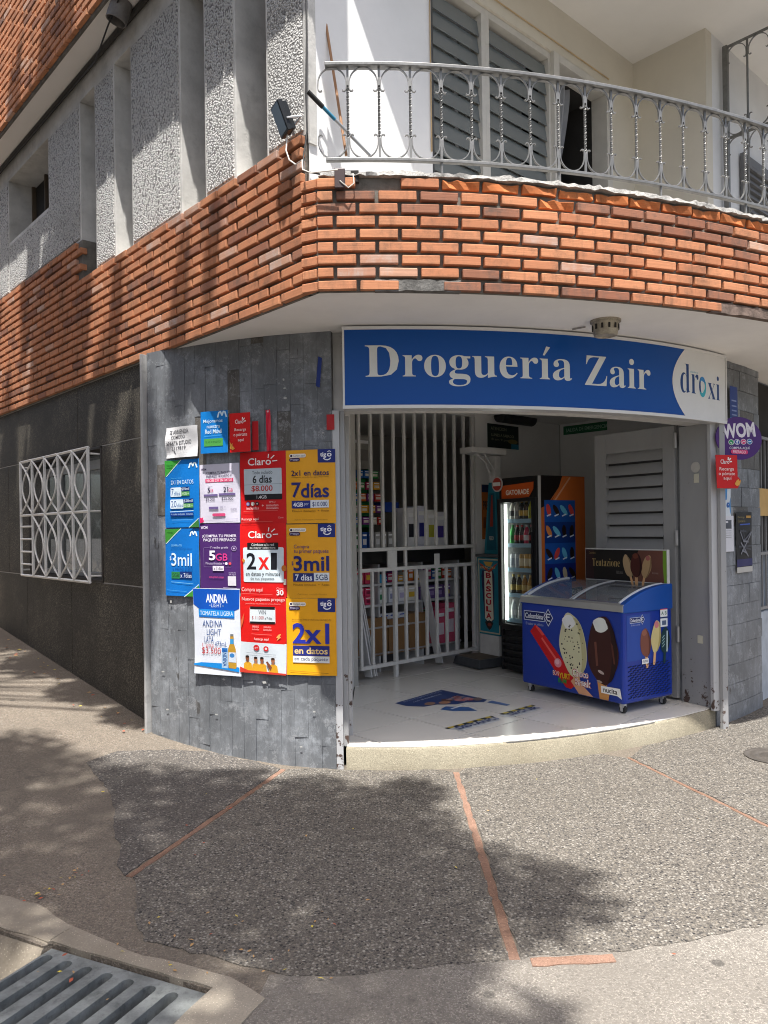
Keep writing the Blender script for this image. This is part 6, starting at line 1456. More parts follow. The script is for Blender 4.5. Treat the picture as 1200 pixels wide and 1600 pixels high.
def tigo2(p):
    gold_head(p, 70); p.text('Compra', 862, 190, 952, 218, '4a3470', .0); p.text('tu primer paquete', 862, 218, 1064, 246, '4a3470', .0)
    p.text('$', 848, 288, 858, 314, '3a2f74', .01); p.text('3mil', 858, 256, 1066, 346, NAVY, .02)
    p.rect(856, 358, 978, 408, '22306e'); p.rect(978, 356, 1066, 406, 'd4dce0'); p.text('7 días', 868, 366, 968, 402, 'e4e8ee', .015); p.text('5GB', 988, 366, 1058, 400, '2a3a64', .01)
    p.text('Minutos ilimitados  +  Redes', 856, 420, 1066, 432, '7a5a1c', .0); p.text('Aplican condiciones', 880, 478, 1050, 486, '9a7420', .0)
def tigo3(p):
    gold_head(p, 508); p.text('Activa tu linea y disfruta navegando', 852, 625, 1080, 637, '8a6a24', .0)
    p.text('2x1', 853, 650, 1068, 768, '2a34a0', .022)
    p.rect(855, 780, 1068, 838, '28307c'); p.text('en datos', 864, 790, 1058, 828, 'e8c88a', .02); p.rect(855, 840, 1068, 878, 'd8dad8'); p.text('en cada paquete', 864, 846, 1058, 872, '3a4270', .004)
    p.line([(840, 926), (1060, 936)], 3, 'a87a1c')
wallposter('yellow_poster', 448, 703, 524.5, 817.5, 'e3a11f', 'yellow poster reading 7días, topmost of the three yellow ones', (815, 690, 1103, 1115), tigo1, .006, group='yellow carrier posters', seed=1)
wallposter('yellow_poster', 449, 819, 526, 934, 'e2a020', 'yellow poster reading 3mil, between two other yellow posters', (818, 70, 1108, 505), tigo2, .006, group='yellow carrier posters', seed=2)
wallposter('yellow_poster', 449, 934.5, 526, 1054, 'eaa61a', 'yellow poster reading en datos, lowest of the three yellow ones', (818, 508, 1108, 950), tigo3, .008, group='yellow carrier posters', seed=3, curl=.004)
RED = 'c81a1c'
def claro_head(p, x, y, w_, h, c='ece4e2'):
    p.text('Clar', x, y, x + w_ * .72, y + h, c, .012); p.text('o', x + w_ * .735, y + h * .30, x + w_ * .97, y + h, c, .012)
    p.line([(x + w_ * .85, y + h * .02), (x + w_ * .87, y - h * .45)], 6, c); p.line([(x + w_ * .97, y + h * .12), (x + w_ * 1.10, y - h * .25)], 6, c); p.line([(x + w_ * 1.04, y + h * .50), (x + w_ * 1.22, y + h * .46)], 6, c)
def claro1(p):
    claro_head(p, 598, 738, 140, 42); p.rrect(574, 800, 794, 950, 6, 'b9c4ca'); p.rect(574, 948, 794, 980, '1e1c20'); p.line([(574, 892), (794, 890)], 2.5, '8a979e')
    p.text('Todo incluido', 622, 812, 742, 832, '3a4248', .0); p.text('6 días', 625, 838, 738, 884, '23282c', .02); p.text('$8.000', 618, 898, 742, 936, 'b3302e', .012); p.text('1.4GB', 650, 956, 708, 974, 'd6d4d4', .006)
    for x, c in ((597, '5a78b8'), (626, 'a8b0a8'), (653, '2a2426')): p.disc(x, 1003, 11, c); p.disc(x, 1003, 5, 'c8b0a8')
    p.text('incluidas', 588, 1020, 662, 1036, 'e2c8c4', .0); p.text('+', 680, 1008, 692, 1020, 'e2c8c4', .0); p.text('SMS y', 722, 990, 758, 1002, 'e2b8b4', .0); p.text('minutos', 706, 1006, 774, 1020, 'e2b8b4', .0); p.text('ilimitados', 706, 1022, 774, 1036, 'e2b8b4', .0)
    p.line([(570, 1046), (770, 1044)], 2, 'd86a64'); p.text('Recarga aquí', 558, 1084, 660, 1102, 'e8d4d0', .0); p.text('Claro', 772, 1080, 802, 1090, 'e0a8a4', .0); p.line([(556, 1108), (740, 1106)], 2, 'd86a64')
def claro2(p):
    claro_head(p, 602, 112, 140, 42); p.rrect(597, 180, 774, 222, 4, '1a181a'); p.rrect(572, 208, 804, 412, 8, 'cfdce2'); p.rrect(597, 180, 774, 222, 4, '1a181a'); p.text('Cámbiate a la red', 622, 184, 750, 200, 'e4e2e0', .0); p.text('de mayor cobertura', 612, 204, 758, 219, 'e4e2e0', .0)
    p.text('2', 592, 240, 648, 338, '1a1c22', .02); p.text('x', 662, 266, 722, 338, 'd8221e', .02); p.text('1', 732, 240, 766, 338, '1a1c22', .02)
    p.text('en datos y minutos', 586, 352, 784, 382, '2a3036', .006); p.text('de tus paquetes', 614, 382, 752, 404, '4a5258', .0)
    p.disc(806, 330, 14, 'c8742a', 18); p.text('Compra aquí', 560, 444, 684, 474, 'e8d0cc', .0); p.text('Claro', 764, 442, 802, 454, 'e0b0ac', .0); p.text('30', 764, 456, 802, 488, 'ece0de', .03); p.line([(560, 480), (740, 484)], 2, 'd8746e')
    p.poly([(572, 270), (584, 284), (576, 300), (566, 284)], 'c88a3a'); p.rect(804, 392, 818, 426, 'd8cfc0')
def claro3(p):
    p.poly([(550, 760), (818, 766), (816, 942), (550, 936)], 'c9d2d8'); p.poly([(550, 740), (818, 748), (806, 768), (560, 760)], 'd01c1a')
    p.text('Nuevos paquetes prepago', 564, 500, 812, 526, 'ecc8c4', .004); p.text('para disfrutar los partidos de la Copa America', 586, 532, 788, 543, 'e2928c', .0)
    p.rrect(610, 556, 758, 652, 8, 'ced6da'); p.rect(612, 553, 756, 570, '1a181a'); p.rect(612, 640, 756, 652, '1a181a'); p.text('WIN', 662, 574, 704, 598, '3a4450', .0); p.text('$ 11.000', 624, 608, 692, 630, 'a83a38', .0); p.text('x 7 días', 698, 612, 740, 628, '4a4a50', .0)
    p.text('RRSS', 628, 664, 664, 676, 'e8b0ac', .0); p.text('incluidas', 626, 680, 666, 690, 'e8b0ac', .0); p.text('minutos', 692, 664, 734, 676, 'e8b0ac', .0); p.text('ilimitados', 690, 680, 736, 692, 'e8b0ac', .0); p.line([(622, 712), (738, 716)], 2, 'e0847e'); p.text('Recarga aquí', 636, 734, 720, 752, 'f0d8d4', .004)
    p.poly([(776, 712), (790, 708), (782, 724), (790, 726), (764, 750), (772, 732), (762, 730)], 'e0a058'); p.poly([(556, 640), (574, 600), (578, 590), (572, 640), (560, 680)], 'd0603a')
    p.disc(648, 792, 17, 'c8282c'); p.disc(704, 796, 15, 'c8282c'); p.text('gol', 638, 786, 658, 798, 'e8c8c8', .0); p.disc(704, 796, 7, 'd8c8c8', n=8); p.line([(590, 822), (760, 830)], 2, '8a9298')
    for x, sk, hr, y in ((594, '7a4a34', '2a1c18', 852), (643, 'a87254', '2a1c18', 858), (680, '8a5238', '18120f', 858), (744, '9c6448', '3a2a20', 860)):
        p.poly([(x - 22, y + 76), (x - 20, y + 34), (x - 8, y + 24), (x + 10, y + 24), (x + 24, y + 34), (x + 30, y + 76)], 'd09a28'); p.rect(x - 4, y + 12, x + 6, y + 28, sk); p.disc(x, y + 2, 11, sk, 14, n=14); p.disc(x, y - 7, 11, hr, 7, n=12)
    p.poly([(704, 872), (714, 868), (738, 900), (732, 922), (716, 900)], '7a4632'); p.poly([(552, 905), (600, 925), (700, 928), (818, 934), (818, 944), (552, 938)], 'c03a2c')
wallposter('red_poster', 377, 706, 448, 818, RED, 'red poster with pale 6 días price panel, topmost of three', (550, 702, 818, 1118), claro1, .005, group='red carrier posters', seed=4)
wallposter('red_poster', 377, 818, 448.5, 932, 'd21a1a', 'red poster with big 2x1 on pale panel, middle of three', (553, 68, 819, 498), claro2, .006, group='red carrier posters', seed=5)
wallposter('red_poster', 377, 932, 448.5, 1051, 'cf1a18', 'red poster with four men in yellow shirts, lowest of three', (550, 496, 818, 940), claro3, .008, group='red carrier posters', seed=6, curl=.003)
BLU = '1173c4'
def mlogo(p, x, y, w_, c='d8ecf4'):
    p.line([(x, y + w_ * .7), (x + w_ * .15, y + w_ * .15), (x + w_ * .32, y + w_ * .05), (x + w_ * .5, y + w_ * .5), (x + w_ * .66, y + w_ * .05), (x + w_ * .84, y + w_ * .12), (x + w_, y + w_ * .7)], w_ * .17, c)
def blue1(p):
    p.poly([(112, 745), (205, 748), (118, 835), (112, 840)], '3d9a3c'); p.line([(208, 748), (120, 838)], 4, 'd4e8e0'); p.text('internet', 124, 770, 160, 780, '1c5a20', .0); p.text('prepago', 124, 786, 158, 796, '1c5a20', .0); mlogo(p, 257, 765, 42)
    p.text('Recarga y recibe', 150, 848, 218, 856, '5ab4e0', .0); p.text('2X1 EN DATOS', 148, 864, 280, 888, 'd8ecf4', .0)
    p.rrect(146, 906, 212, 960, 6, 'd3e2ec'); p.text('7', 152, 914, 166, 952, '1c4a8c', .0); p.text('días', 168, 930, 204, 952, '3a6aa4', .0); p.rect(212, 904, 258, 930, '16306e'); p.text('$10mil', 214, 908, 256, 926, 'd8e4f0', .0); p.rect(212, 932, 258, 956, '5a9a54'); p.text('4GB +', 216, 936, 254, 952, 'c8e0c8', .0)
    p.rrect(146, 976, 222, 1030, 6, 'd3e2ec'); p.text('20', 151, 984, 182, 1022, '1c4a8c', .0); p.text('días', 184, 1000, 218, 1022, '3a6aa4', .0); p.rect(222, 974, 280, 1000, '16306e'); p.text('$20mil', 226, 978, 276, 996, 'd8e4f0', .0); p.rect(222, 1002, 280, 1026, '5a9a54'); p.text('20 GB +', 225, 1006, 276, 1022, 'c8e0c8', .0)
    p.rect(146, 1052, 280, 1074, '173a86'); p.line([(146, 1048), (280, 1044)], 4, 'bcd8e8'); p.text('+ redes incluidas  minutos', 150, 1056, 276, 1068, 'a8c4e0', .0); p.line([(156, 1096), (276, 1097)], 2.5, '6ab0dc'); p.poly([(258, 1140), (308, 1092), (310, 1140)], '3d7a3c'); p.line([(256, 1140), (308, 1090)], 4, 'c4dcd4')
def blue2(p):
    p.poly([(116, 98), (208, 96), (122, 178), (116, 178)], '3d8a34'); p.line([(212, 96), (120, 184)], 4, 'd4e8e0'); p.text('recarga', 130, 116, 164, 126, '1c5a20', .0); mlogo(p, 262, 112, 38); p.text('COMPRA TU', 152, 188, 214, 200, '8accea', .0); p.text('primera recarga desde', 152, 208, 276, 218, '1a5aa0', .0)
    p.text('$', 142, 258, 152, 284, 'cfe2ee', .0); p.text('3mil', 152, 238, 274, 314, 'd6e8f2', .008); p.text('y recibe gratis', 158, 322, 276, 340, '154e94', .0); p.rect(152, 348, 202, 388, '2f7a48'); p.text('5GB', 158, 358, 196, 380, '1c3a2c', .0); p.rect(202, 346, 272, 386, '16306e'); p.text('x 7días', 206, 356, 270, 382, 'd4e0f0', .0)
    p.line([(152, 408), (276, 416)], 3, '7abce0'); p.line([(124, 456), (240, 462)], 2.5, '4a9ad4'); p.poly([(234, 490), (310, 425), (310, 470), (290, 490)], '3d8a34'); p.line([(230, 492), (308, 420)], 4, 'cfe0d8')
wallposter('blue_poster', 260, 718.5, 313, 824, BLU, 'blue poster reading 7 and 20 días, above another blue poster', (112, 745, 311, 1140), blue1, .004, group='blue carrier posters', seed=7)
wallposter('blue_poster', 260.5, 826, 313, 931, '126ec0', 'blue poster reading 3mil with green corners, lower of two', (115, 96, 312, 490), blue2, .004, group='blue carrier posters', seed=8, curl=.003)
def wom1(p):
    p.text('WOM', 325, 792, 356, 806, '3a2a54', .03); p.text('¡COMPRA TU PAQUETE', 352, 814, 506, 832, '3a3050', .006); p.text('PREPAGO FAVORITO Y', 356, 834, 506, 850, '3a3050', .006); p.rect(350, 856, 514, 876, 'cf3a6a'); p.text('RECIBE 2X1 EN DATOS', 358, 859, 508, 873, 'f0d4dc', .006)
    p.text('5', 362, 906, 378, 936, '2a2440', .012); p.text('GB', 378, 916, 398, 935, 'c03a68', .0); p.text('21', 458, 906, 484, 936, '2a2440', .012); p.text('GB', 486, 916, 510, 935, 'c03a68', .0); p.text('antes', 368, 898, 392, 903, '6a6480', .0); p.text('ahora', 466, 896, 492, 901, '6a6480', .0)
    p.rect(340, 946, 425, 958, '6a5c8a'); p.rect(432, 943, 524, 955, '6a5c8a'); p.text('$9.000', 352, 968, 408, 986, '3a3050', .006); p.text('$25.000', 448, 966, 512, 984, '3a3050', .006); p.rect(372, 1020, 428, 1034, '6a5a8c'); p.text('00 +', 438, 1016, 470, 1030, '8a84a0', .0)
    p.rrect(392, 1059, 468, 1076, 8, 'd04a78'); p.line([(330, 1100), (540, 1092)], 2, 'b4aec4'); p.poly([(314, 1078), (326, 1086), (336, 1080), (334, 1094), (344, 1104), (330, 1112), (316, 1114)], 'cc2c62'); p.text('escanea', 498, 1030, 532, 1042, '7a748c', .0)
def wom2(p):
    p.text('WOM', 326, 82, 366, 100, 'd8d0e4', .03); p.text('¡COMPRA TU PRIMER', 336, 132, 530, 152, 'e4dcec', .014); p.text('PAQUETE PREPAGO!', 342, 154, 528, 174, 'e4dcec', .014); p.line([(346, 206), (380, 206)], 1.5, '8a7aa4'); p.text('Y recibe gratis', 380, 200, 482, 216, 'cfc4dc', .0)
    p.line([(342, 208), (342, 318), (394, 318)], 1.5, '8a7aa4'); p.line([(500, 235), (500, 318), (466, 318)], 1.5, '8a7aa4'); p.disc(516, 212, 15, 'a898bc'); p.disc(516, 212, 12, '4a2a66'); p.disc(516, 212, 5, 'c8bcd4')
    p.text('5', 374, 224, 412, 280, 'ece6f2', .03); p.text('GB', 414, 240, 480, 282, 'd23c86', .01); p.text('Minutos ilimitados +', 354, 290, 462, 304, 'cfc4dc', .0); p.disc(474, 298, 8, 'e0d8e8'); p.disc(495, 298, 8, 'd04a58'); p.rect(396, 312, 460, 340, 'e0dae6'); p.text('x 3 días', 402, 317, 454, 336, '33243f', .008)
    p.text('en tu primera compra', 374, 370, 462, 386, 'd24a84', .006); p.text('ACTIVA TU', 488, 346, 528, 354, 'cfc4dc', .0); p.text('SIM AQUI', 490, 358, 526, 366, 'cfc4dc', .0); p.rect(484, 370, 528, 424, 'd8d4dc'); p.line([(456, 436), (530, 438)], 3, 'b8acc8')
wallposter('white_poster', 314, 725, 376, 817, 'cfccda', 'white poster with pink bar and violet figures beside red posters', (315, 770, 549, 1115), wom1, .003, seed=9)
wallposter('purple_poster', 314, 818, 376.5, 919, '4a2a68', 'purple poster reading 5GB above the blue and white beer poster', (318, 69, 550, 441), wom2, .003, seed=10)
def andina(p):
    p.poly([(158, 170), (835, 180), (825, 460), (745, 500), (250, 480), (160, 405)], '0f50b0'); p.text('ANDINA', 348, 250, 660, 380, 'dfe6f0', .03, rot=1); p.text('LIGHT', 425, 390, 575, 448, 'c8d6ea', .0); p.line([(395, 418), (415, 418)], 6, 'c8d6ea'); p.line([(585, 425), (606, 426)], 6, 'c8d6ea')
    p.poly([(235, 478), (758, 492), (755, 610), (240, 598)], '1566b8'); p.poly([(235, 478), (758, 492), (756, 585), (238, 574)], '2186d2'); p.text('TOMATELA LIGERA', 258, 505, 738, 572, 'd2e2f0', .0)
    ink_b = '2c4f8a'
    def hand(t, x0, y0, x1, y1, c): p.text(t, x0, y0, x1, y1, c, -.004, skew=.05, rot=-1)
    hand('ANDINA', 292, 645, 580, 740, ink_b); hand('LIGHT', 355, 775, 560, 865, ink_b); hand('LATA', 318, 890, 455, 980, ink_b); hand('473mL', 470, 955, 645, 1030, ink_b); hand('1 una', 285, 990, 455, 1045, 'b8383a'); hand('$3.500', 275, 1050, 555, 1160, 'b8383a')
    p.poly([(152, 1310), (260, 1285), (560, 1280), (812, 1330), (812, 1400), (600, 1370), (152, 1330)], '1a82cc')
    p.poly([(575, 1045), (660, 1048), (655, 1350), (570, 1345)], '9dbbd6'); p.poly([(578, 1050), (656, 1052), (655, 1110), (576, 1108)], '2a6cb4'); p.text('ANDINA', 490, 1170, 740, 1225, '1d4a8c', .01, rot=90)
    p.poly([(698, 840), (742, 840), (745, 980), (768, 1060), (775, 1330), (765, 1350), (672, 1345), (664, 1330), (665, 1060), (692, 980)], 'b58a2e'); p.poly([(696, 910), (743, 910), (744, 985), (694, 985)], '3a90c8'); p.rect(698, 838, 742, 870, '6a7278'); p.poly([(672, 1110), (766, 1110), (770, 1260), (668, 1255)], 'c6d0dc'); p.disc(718, 1155, 32, '3e7cb8')
wallposter('beer_poster', 306, 919, 378, 1053, 'd6dbe4', 'blue and white poster with hand written price and beer bottle', (155, 165, 835, 1460), andina, .012, .004, seed=11, curl=.006, tilt=.006)
def handpaper(p):
    for t, x0, y0, x1, y1 in (('SE ARRIENDA', 148, 572, 258, 596), ('COMODO', 160, 604, 234, 624), ('APARTA ESTUDIO', 130, 636, 272, 660), ('3117819', 158, 668, 242, 688)): p.text(t, x0, y0, x1, y1, '3a3a40', .008, rot=-3)
    p.line([(170, 690), (182, 708)], 5, '55555a')
wallposter('handwritten_notice', 262.5, 667, 312, 715, 'd5d5d6', 'crumpled white handwritten rental notice at top of the posters', (122, 555, 309, 732), handpaper, .012, .007, seed=12, curl=.005, cat='notice')
def mejor(p):
    mlogo(p, 443, 470, 48, 'cfe4ee'); p.text('Mejoramos', 362, 512, 470, 538, 'd0e4ee', .004); p.text('nuestra', 382, 546, 456, 564, 'd0e4ee', .004); p.text('Red Móvil', 372, 570, 466, 596, 'd0e4ee', .008); p.rrect(366, 624, 472, 668, 3, '4f9a4a'); p.text('te va a encantar', 374, 636, 464, 650, '2c6a34', .0); p.line([(368, 610), (470, 606)], 2, '58aedc')
wallposter('blue_tag', 321.5, 644, 363, 709, '1478c4', 'small blue hanging sign standing out above the white poster', (345, 466, 498, 708), mejor, .045, .0, seed=13, cat='sign', tilt=-.004)
def rtag(p):
    claro_head(p, 540, 516, 52, 24); p.text('Recarga', 536, 566, 606, 588, 'eed4d0', .01); p.text('o pórtate', 530, 594, 612, 618, 'eed4d0', .01); p.text('aquí', 556, 626, 592, 648, 'eed4d0', .01); p.poly([(506, 640), (516, 658), (524, 650), (522, 664), (538, 682), (524, 692), (508, 680)], 'e2a04a')
wallposter('red_tag', 366.5, 647, 398, 707.5, 'd01f20', 'small red hanging sign with a yellow flame mark', (505, 478, 630, 704), rtag, .05, 0., seed=14, cat='sign')
wallposter('red_backing', 397.5, 659, 407, 704, 'b82026', 'plain red tag edge sticking out beside the small red sign', (0, 0, 1, 1), lambda p: None, .02, 0., seed=15, cat='tag')
wallposter('red_ribbon', 418, 641, 425, 705, 'cc1e38', 'narrow red strip hanging above the red posters', (0, 0, 1, 1), lambda p: p.disc(.5, .04, .25, 'e8b8c0', .025), .012, .003, tilt=.004, seed=16, cat='strip')
wallposter('blue_tape', 496, 559, 502, 605, '16307e', 'dark blue tape strip stuck high on the slate', (0, 0, 1, 1), lambda p: None, .004, .0, tilt=-.018, seed=17, cat='tape')
wallposter('red_sticker', 511, 648, 523, 672, 'b01c20', 'small plain red sticker beside the door jamb', (0, 0, 1, 1), lambda p: None, .004, .001, seed=18, cat='sticker')
q = random.Random(21)
tp_ = [(443, 592, 'topmost of three tape dashes on the shaded slate'), (444, 606, 'middle of three tape dashes on the shaded slate'), (444.5, 621, 'lowest of three tape dashes on the shaded slate'), (504, 676, 'tape scrap under the small red sticker'), (255, 1048, 'tape scrap left of the beer poster foot'), (350, 1060, 'tape scrap just under the beer poster'), (412, 1064, 'tape scrap just under the lowest red poster'),
       (338, 1115, 'tape scrap below the beer poster'), (262, 1107, 'tape scrap low beside the wall edge trim'), (470, 1165, 'tape scrap near the foot of the slate wall'), (268, 938, 'tape scrap under the lower blue poster'), (490, 1110, 'tape scrap below the lowest yellow poster')]
for i, (x, y, lb) in enumerate(tp_):
    w_ = q.uniform(2, 5); h = q.uniform(1.5, 4)
    wallposter('tape_scrap', x, y, x + w_, y + h, 'b4b4b0', 'whitish ' + lb, (0, 0, 1, 1), lambda p: None, .003, .0, tilt=q.uniform(-.01, .01), seed=i, group='tape scraps on the slate', cat='tape scrap')
# ------------------------------------------------------------------ signs on the right pillar
def flat_on(C, x, y, off):
    s, z = C.px(x, y); t = C.tan(s); return C.at(s, off, z), t, Vector((t.y, -t.x, 0)), s
PIL = WALL
cw_, tw, nw, sw = flat_on(WALL, 1155, 685, .10); cw_ = aty(1154, 685, 5.86)
s_a, _ = WALL.px(1119, 685); s_b, _ = WALL.px(1189, 685); rxx = (s_b - s_a) / 2; ryy = 33.5 / 1200 * cw_.y
# the round sign stands off the wall turned towards the street
wd = Vector((.9, .43, 0)).normalized(); wn_ = Vector((wd.y, -wd.x, 0)); rxx = 36 / 1200 * cw_.y / (wd.x - .46 * wd.y)
pm = lambda a, b, l: cw_ + wd * ((a - .5) * 2 * rxx) + UP * ((.5 - b) * 2 * ryy) + wn_ * (.006 + l)
p = Print(pm, 960, 522, 1170, 718, size=(.4, .35), cell=.5)
p.mb.prism([cw_ + wd * (rxx * math.cos(a)) + UP * (ryy * math.sin(a)) for a in np.linspace(0, 2 * math.pi, 41)[:-1]], wn_ * .006, ink('4a2070', .3))
p.text('WOM', 988, 550, 1138, 618, 'e4e0e8', .04, rot=-7)
for X, Y, c in ((1028, 640, '1f9a5c'), (1054, 637, '2f4aa0'), (1083, 635, 'd83a7a'), (1111, 633, '2f7ab8')): p.disc(X, Y, 13, 'd8d4dc'); p.disc(X, Y, 10.5, c); 
p.text('f', 1049, 628, 1060, 646, 'e8e8f0', .02); p.line([(1077, 638), (1084, 632), (1090, 636)], 3, 'f0e0e8'); p.line([(1024, 640), (1030, 645)], 4, 'e8f0ec'); p.line([(1105, 634), (1117, 632)], 4, 'e0ecf4')
p.text('COMPRA AQUÍ', 1018, 656, 1110, 672, 'e4dcec', .012, rot=-2); p.rrect(1024, 672, 1102, 692, 9, 'd23c74'); p.text('PREPAGO', 1034, 676, 1092, 689, 'f2d8e2', .01)
tag(p.mb.build('round_sign', smooth=False), 'round purple hanging sign with three white letters on the slate pillar', 'sign')
c3, t3, n3, s3 = flat_on(WALL, 1136, 737, .06); c3 = aty(1136, 737, 5.72); wq = Vector((.95, .31, 0)).normalized(); nq = Vector((wq.y, -wq.x, 0)); hw = 18 / 1200 * c3.y / (wq.x - .45 * wq.y); hh = 26 / 1200 * c3.y
pm2 = lambda a, b, l: c3 + wq * ((a - .5) * 2 * hw) + UP * ((.5 - b) * 2 * hh) + nq * (.004 + l)
p = Print(pm2, 950, 695, 1058, 850, size=(.16, .25), cell=.5)
p.mb.prism([c3 + wq * (hw * x) + UP * (hh * y) for x, y in ((-1, 1), (.86, 1.0), (.88, -.3), (1.0, -.36), (1.16, -.55), (1.05, -.78), (.86, -1), (-.9, -1))], nq * .004, ink('c81c20', .3))
claro_head(p, 972, 716, 42, 20); p.text('Recarga', 966, 752, 1034, 772, 'eed4d0', .01); p.text('o pórtate', 962, 774, 1038, 794, 'eed4d0', .01); p.text('aquí', 984, 796, 1022, 814, 'eed4d0', .01); p.poly([(1036, 830), (1044, 815), (1054, 806), (1058, 815), (1066, 812), (1060, 834), (1046, 840)], 'd8a04a')
tag(p.mb.build('red_tag'), 'red hanging sign with flame mark just below the round purple sign', 'sign')
def dkblue(p): p.rect(0, .88, 1, 1, '2f8ac4'); [p.line([(.2, y), (.8, y)], .04, '8a98c8') for y in (.4, .55, .68, .8)]
wallposter('blue_placard', 1134, 605, 1146, 660, '1c3a86', 'dark blue placard between the shop sign and round purple sign', (0, 0, 1, 1), dkblue, .02, 0, cat='sign')
wallposter('blue_strip', 1118, 762, 1124, 820, '2a5fb0', 'thin blue strip poster under the red hanging sign', (0, 0, 1, 1), lambda p: [p.line([(.5, y), (.5, y + .05)], .3, 'b8cce4') for y in np.arange(.1, .9, .1)], .006, 0)
wallposter('torn_poster', 1126, 764, 1138, 806, '3c8ccc', 'torn pale blue poster remnant above the white price paper', (0, 0, 1, 1), lambda p: (p.poly([(0, 1), (0, .5), (.4, .4), (.6, 0), (1, 0), (1, .3), (.7, .6), (1, 1)], 'cfd8de'), p.disc(.6, .6, .2, '1c5aa4', .1)), .006, .004)
wallposter('price_paper', 1125, 806, 1143, 862, 'd2d3d8', 'narrow white printed paper on the slate pillar', (0, 0, 1, 1), lambda p: (p.rect(.2, .12, .8, .36, '4a4e56'), p.rect(.25, .15, .5, .2, 'c8c8cc'), [p.line([(.25, y), (.75, y)], .012, '8a8c92') for y in (.42, .48, .54, .6)]), .005, .002, cat='notice')
def blackp(p):
    p.rect(.0, .91, 1, 1, 'b8b6b0'); p.rect(0, .78, 1, .9, '28285c'); p.text('Domingo', .08, .07, .5, .11, '9a8a5a', .0); p.text('Concierto', .08, .13, .55, .17, '9a8a5a', .0); p.rect(.62, .06, .92, .1, 'b88a3a'); p.line([(.2, .21), (.85, .20)], .02, '3a58b0')
    q = random.Random(2)
    for k in range(12): p.line([(q.uniform(.1, .5), q.uniform(.3, .7)), (q.uniform(.4, .95), q.uniform(.26, .74))], .03, q.choice(['5a5c66', '7a7c84', '3a3c46']))
wallposter('concert_poster', 1147, 800, 1171, 894, '15151a', 'tall black poster with pale lower edge on the slate pillar', (0, 0, 1, 1), blackp, .005, .002)
# ================================================================== STREET TREES (their crowns shade the corner)
m_bark = plain('tree bark', (.12, .09, .065), .95, 0, .35, 8, .9, 25, .02)
def leafmat():
    b = newmat('green leaf', .55, 0, .3); oi = b.noise(3, 3, .6)
    setc(b, b.mix(oi, (.045, .085, .02), (.09, .15, .04))); b.p.inputs['Transmission Weight'].default_value = 0; return b.m
m_leaf = leafmat()
def tree(x, y, h, blobs, n, label, seed):
    q = random.Random(seed); z0 = -.16; tr = empty('street_tree', (x, y, z0), label, 'tree')
    mb = MB(); fork = Vector((x + .1, y + .05, h * .55))
    mb.tube([(x, y, z0), (x + .03, y, z0 + .5), (x + .06, y + .02, h * .3), fork], [.17, .14, .12, .10], m_bark, 10)
    lf_ = MB()
    for bx, by, bz_, br, *ev in blobs:
        ev = ev[0] if ev else .7
        c = Vector((bx, by, bz_)); mid = (fork + c) / 2 + Vector((q.uniform(-.2, .2), q.uniform(-.2, .2), .15)); mb.tube([fork, mid, c], [.045, .025, .008], m_bark, 6)
        for k in range(int(n * br * br * max(.6, ev))):
            d = Vector((q.gauss(0, 1), q.gauss(0, 1), q.gauss(0, 1))).normalized() * br * q.random() ** .42; d.z *= ev; p = c + d; L = q.uniform(.08, .16)
            a = Vector((q.gauss(0, 1), q.gauss(0, 1), q.gauss(0, .5))).normalized(); b = a.orthogonal().normalized() * L * .28; a = a * L * .5
            lf_.add([p - a, p + b, p + a, p - b], [(0, 1, 2, 3)], m_leaf)
    t_ = adopt(mb.build('trunk', smooth=True), tr)
    me = lf_; o = bpy.data.meshes.new('crown'); o.from_pydata(me.v, [], me.f); o.materials.append(m_leaf); ob = bpy.data.objects.new('crown', o); COL.objects.link(ob); adopt(ob, tr); return tr
TREES = True
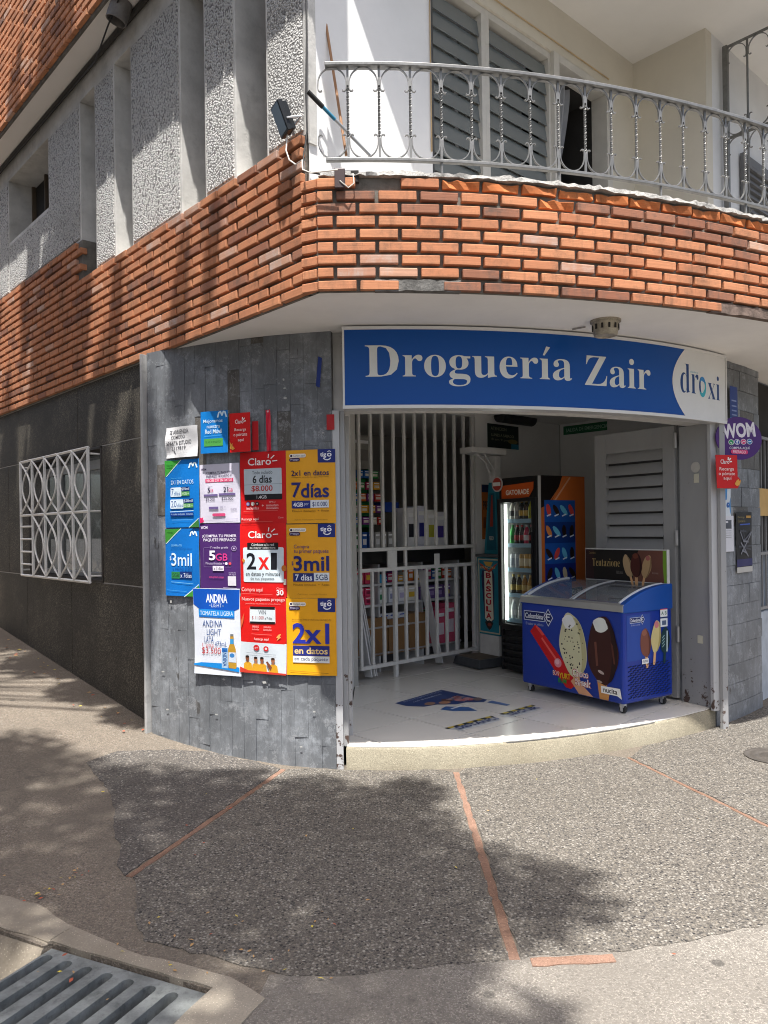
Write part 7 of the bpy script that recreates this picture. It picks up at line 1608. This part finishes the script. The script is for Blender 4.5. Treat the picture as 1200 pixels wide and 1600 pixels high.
if TREES:
    # positions are given by where each clump's shadow falls: (shadow x, shadow y, ground z) -> clump at height H
    k = 1 / math.tan(R(SUN_EL))
    def cl(sx, sy, H, r, z=0.0): H += 3.8; return (sx, sy - (H - z) * k, H, r)
    b1 = [cl(sx, sy, H, r) for sx, sy, H, r in (
        (-.35, 3.75, 6.2, .55), (-1.0, 3.9, 6.5, .6), (-1.5, 4.55, 6.4, .45), (-.75, 3.2, 6.0, .55), (-.1, 3.15, 6.1, .5), (-1.9, 3.9, 6.3, .6), (-.5, 4.4, 6.6, .42), (.25, 3.6, 6.0, .34), (.62, 3.22, 6.2, .36),
        (-.2, 2.5, 6.0, .55), (-1.1, 2.35, 5.9, .5), (.30, 2.3, 6.0, .35), (-2.2, 4.7, 6.6, .5), (-2.5, 5.1, 6.8, .4), (-.05, 4.1, 6.3, .42), (.12, 4.5, 6.4, .26), (-1.45, 3.35, 6.2, .5), (-.95, 4.6, 6.5, .35), (-1.0, 2.9, 5.8, .4), (.15, 2.95, 6.1, .4),
        (-2.6, 4.2, 6.4, .6), (-3.3, 5.0, 6.6, .6), (-1.9, 3.0, 6.0, .5))]
    tree(-2.4, .6, 8.5, b1, 2600, 'leafy street tree on the kerb whose crown shades the pavement corner', 1)
    # second tree further up the side street: its upright sprays streak the side wall
    b2 = []
    for t, z, H, r, ev in ((3.4, 3.3, 8.0, .34, 3.0), (3.85, 3.0, 8.0, .34, 3.0), (4.2, 3.3, 8.0, .25, 2.4), (3.7, 3.9, 8.6, .25, 1.5), (2.05, 1.7, 6.6, .16, 2.5), (2.55, 1.3, 6.4, .24, 3.0), (3.05, 1.0, 6.5, .28, 3.0), (3.6, 1.2, 6.8, .30, 3.0), (4.2, 1.6, 7.0, .28, 3.0), (4.75, 1.2, 7.0, .22, 3.0),
            (5.5, 1.6, 7.2, .30, 3.0), (6.2, 2.2, 7.6, .35, 3.0), (2.2, .5, 6.0, .30, 1.5), (3.0, .4, 6.0, .4, 1.0), (4.0, .5, 6.2, .5, 1.0), (5.0, .7, 6.4, .5, 1.0), (1.45, 3.0, 7.6, .10, 2.5), (2.5, 3.2, 7.6, .09, 3.0), (1.0, 3.3, 7.6, .07, 2.0), (2.9, 2.45, 7.2, .14, 2.0), (2.35, 2.3, 7.0, .09, 2.0), (4.5, 4.1, 8.6, .2, 1.5), (5.6, 3.6, 8.4, .12, 2.0)):
        H += 2.5; pnt = LW(t, 0, z); b2.append((pnt.x, pnt.y - (H - z) * k, H, r, ev))
    tree(-5.6, 4.2, 8.0, b2, 3600, 'leafy street tree up the side street beyond the photo edge', 2)

# ================================================================== HOUSE ACROSS THE SIDE STREET (unseen, added to cut the sky light on the side wall)
ob = empty('opposite_house', LW(4, 8.5, -.16), 'plain beige house across the side street added out of view to cut sky light', 'building')
m_oh = plain('beige house plaster', (.40, .36, .30), .9, 0, .15, 2, .3, 20, .004)
mb = MB(); lbox(mb, -1.5, 16, 8.0, 13.0, -.16, 9.0, m_oh); adopt(mb.build('wall'), ob)
mb = MB(); lbox(mb, -1.8, 16.3, 7.6, 13.4, 9.0, 9.25, plain('house roof', (.30, .15, .09), .9)); adopt(mb.build('roof'), ob)
for t in np.arange(0, 15, 2.6):
    for z in (1.0, 3.9, 6.6):
        mb = MB(); lbox(mb, t, t + 1.3, 7.93, 7.999, z, z + 1.4, m_alu); w_o = adopt(mb.build('window'), ob)
        mb = MB(); lbox(mb, t + .06, t + 1.24, 7.90, 7.929, z + .06, z + 1.34, m_dark); adopt(mb.build('pane'), w_o)
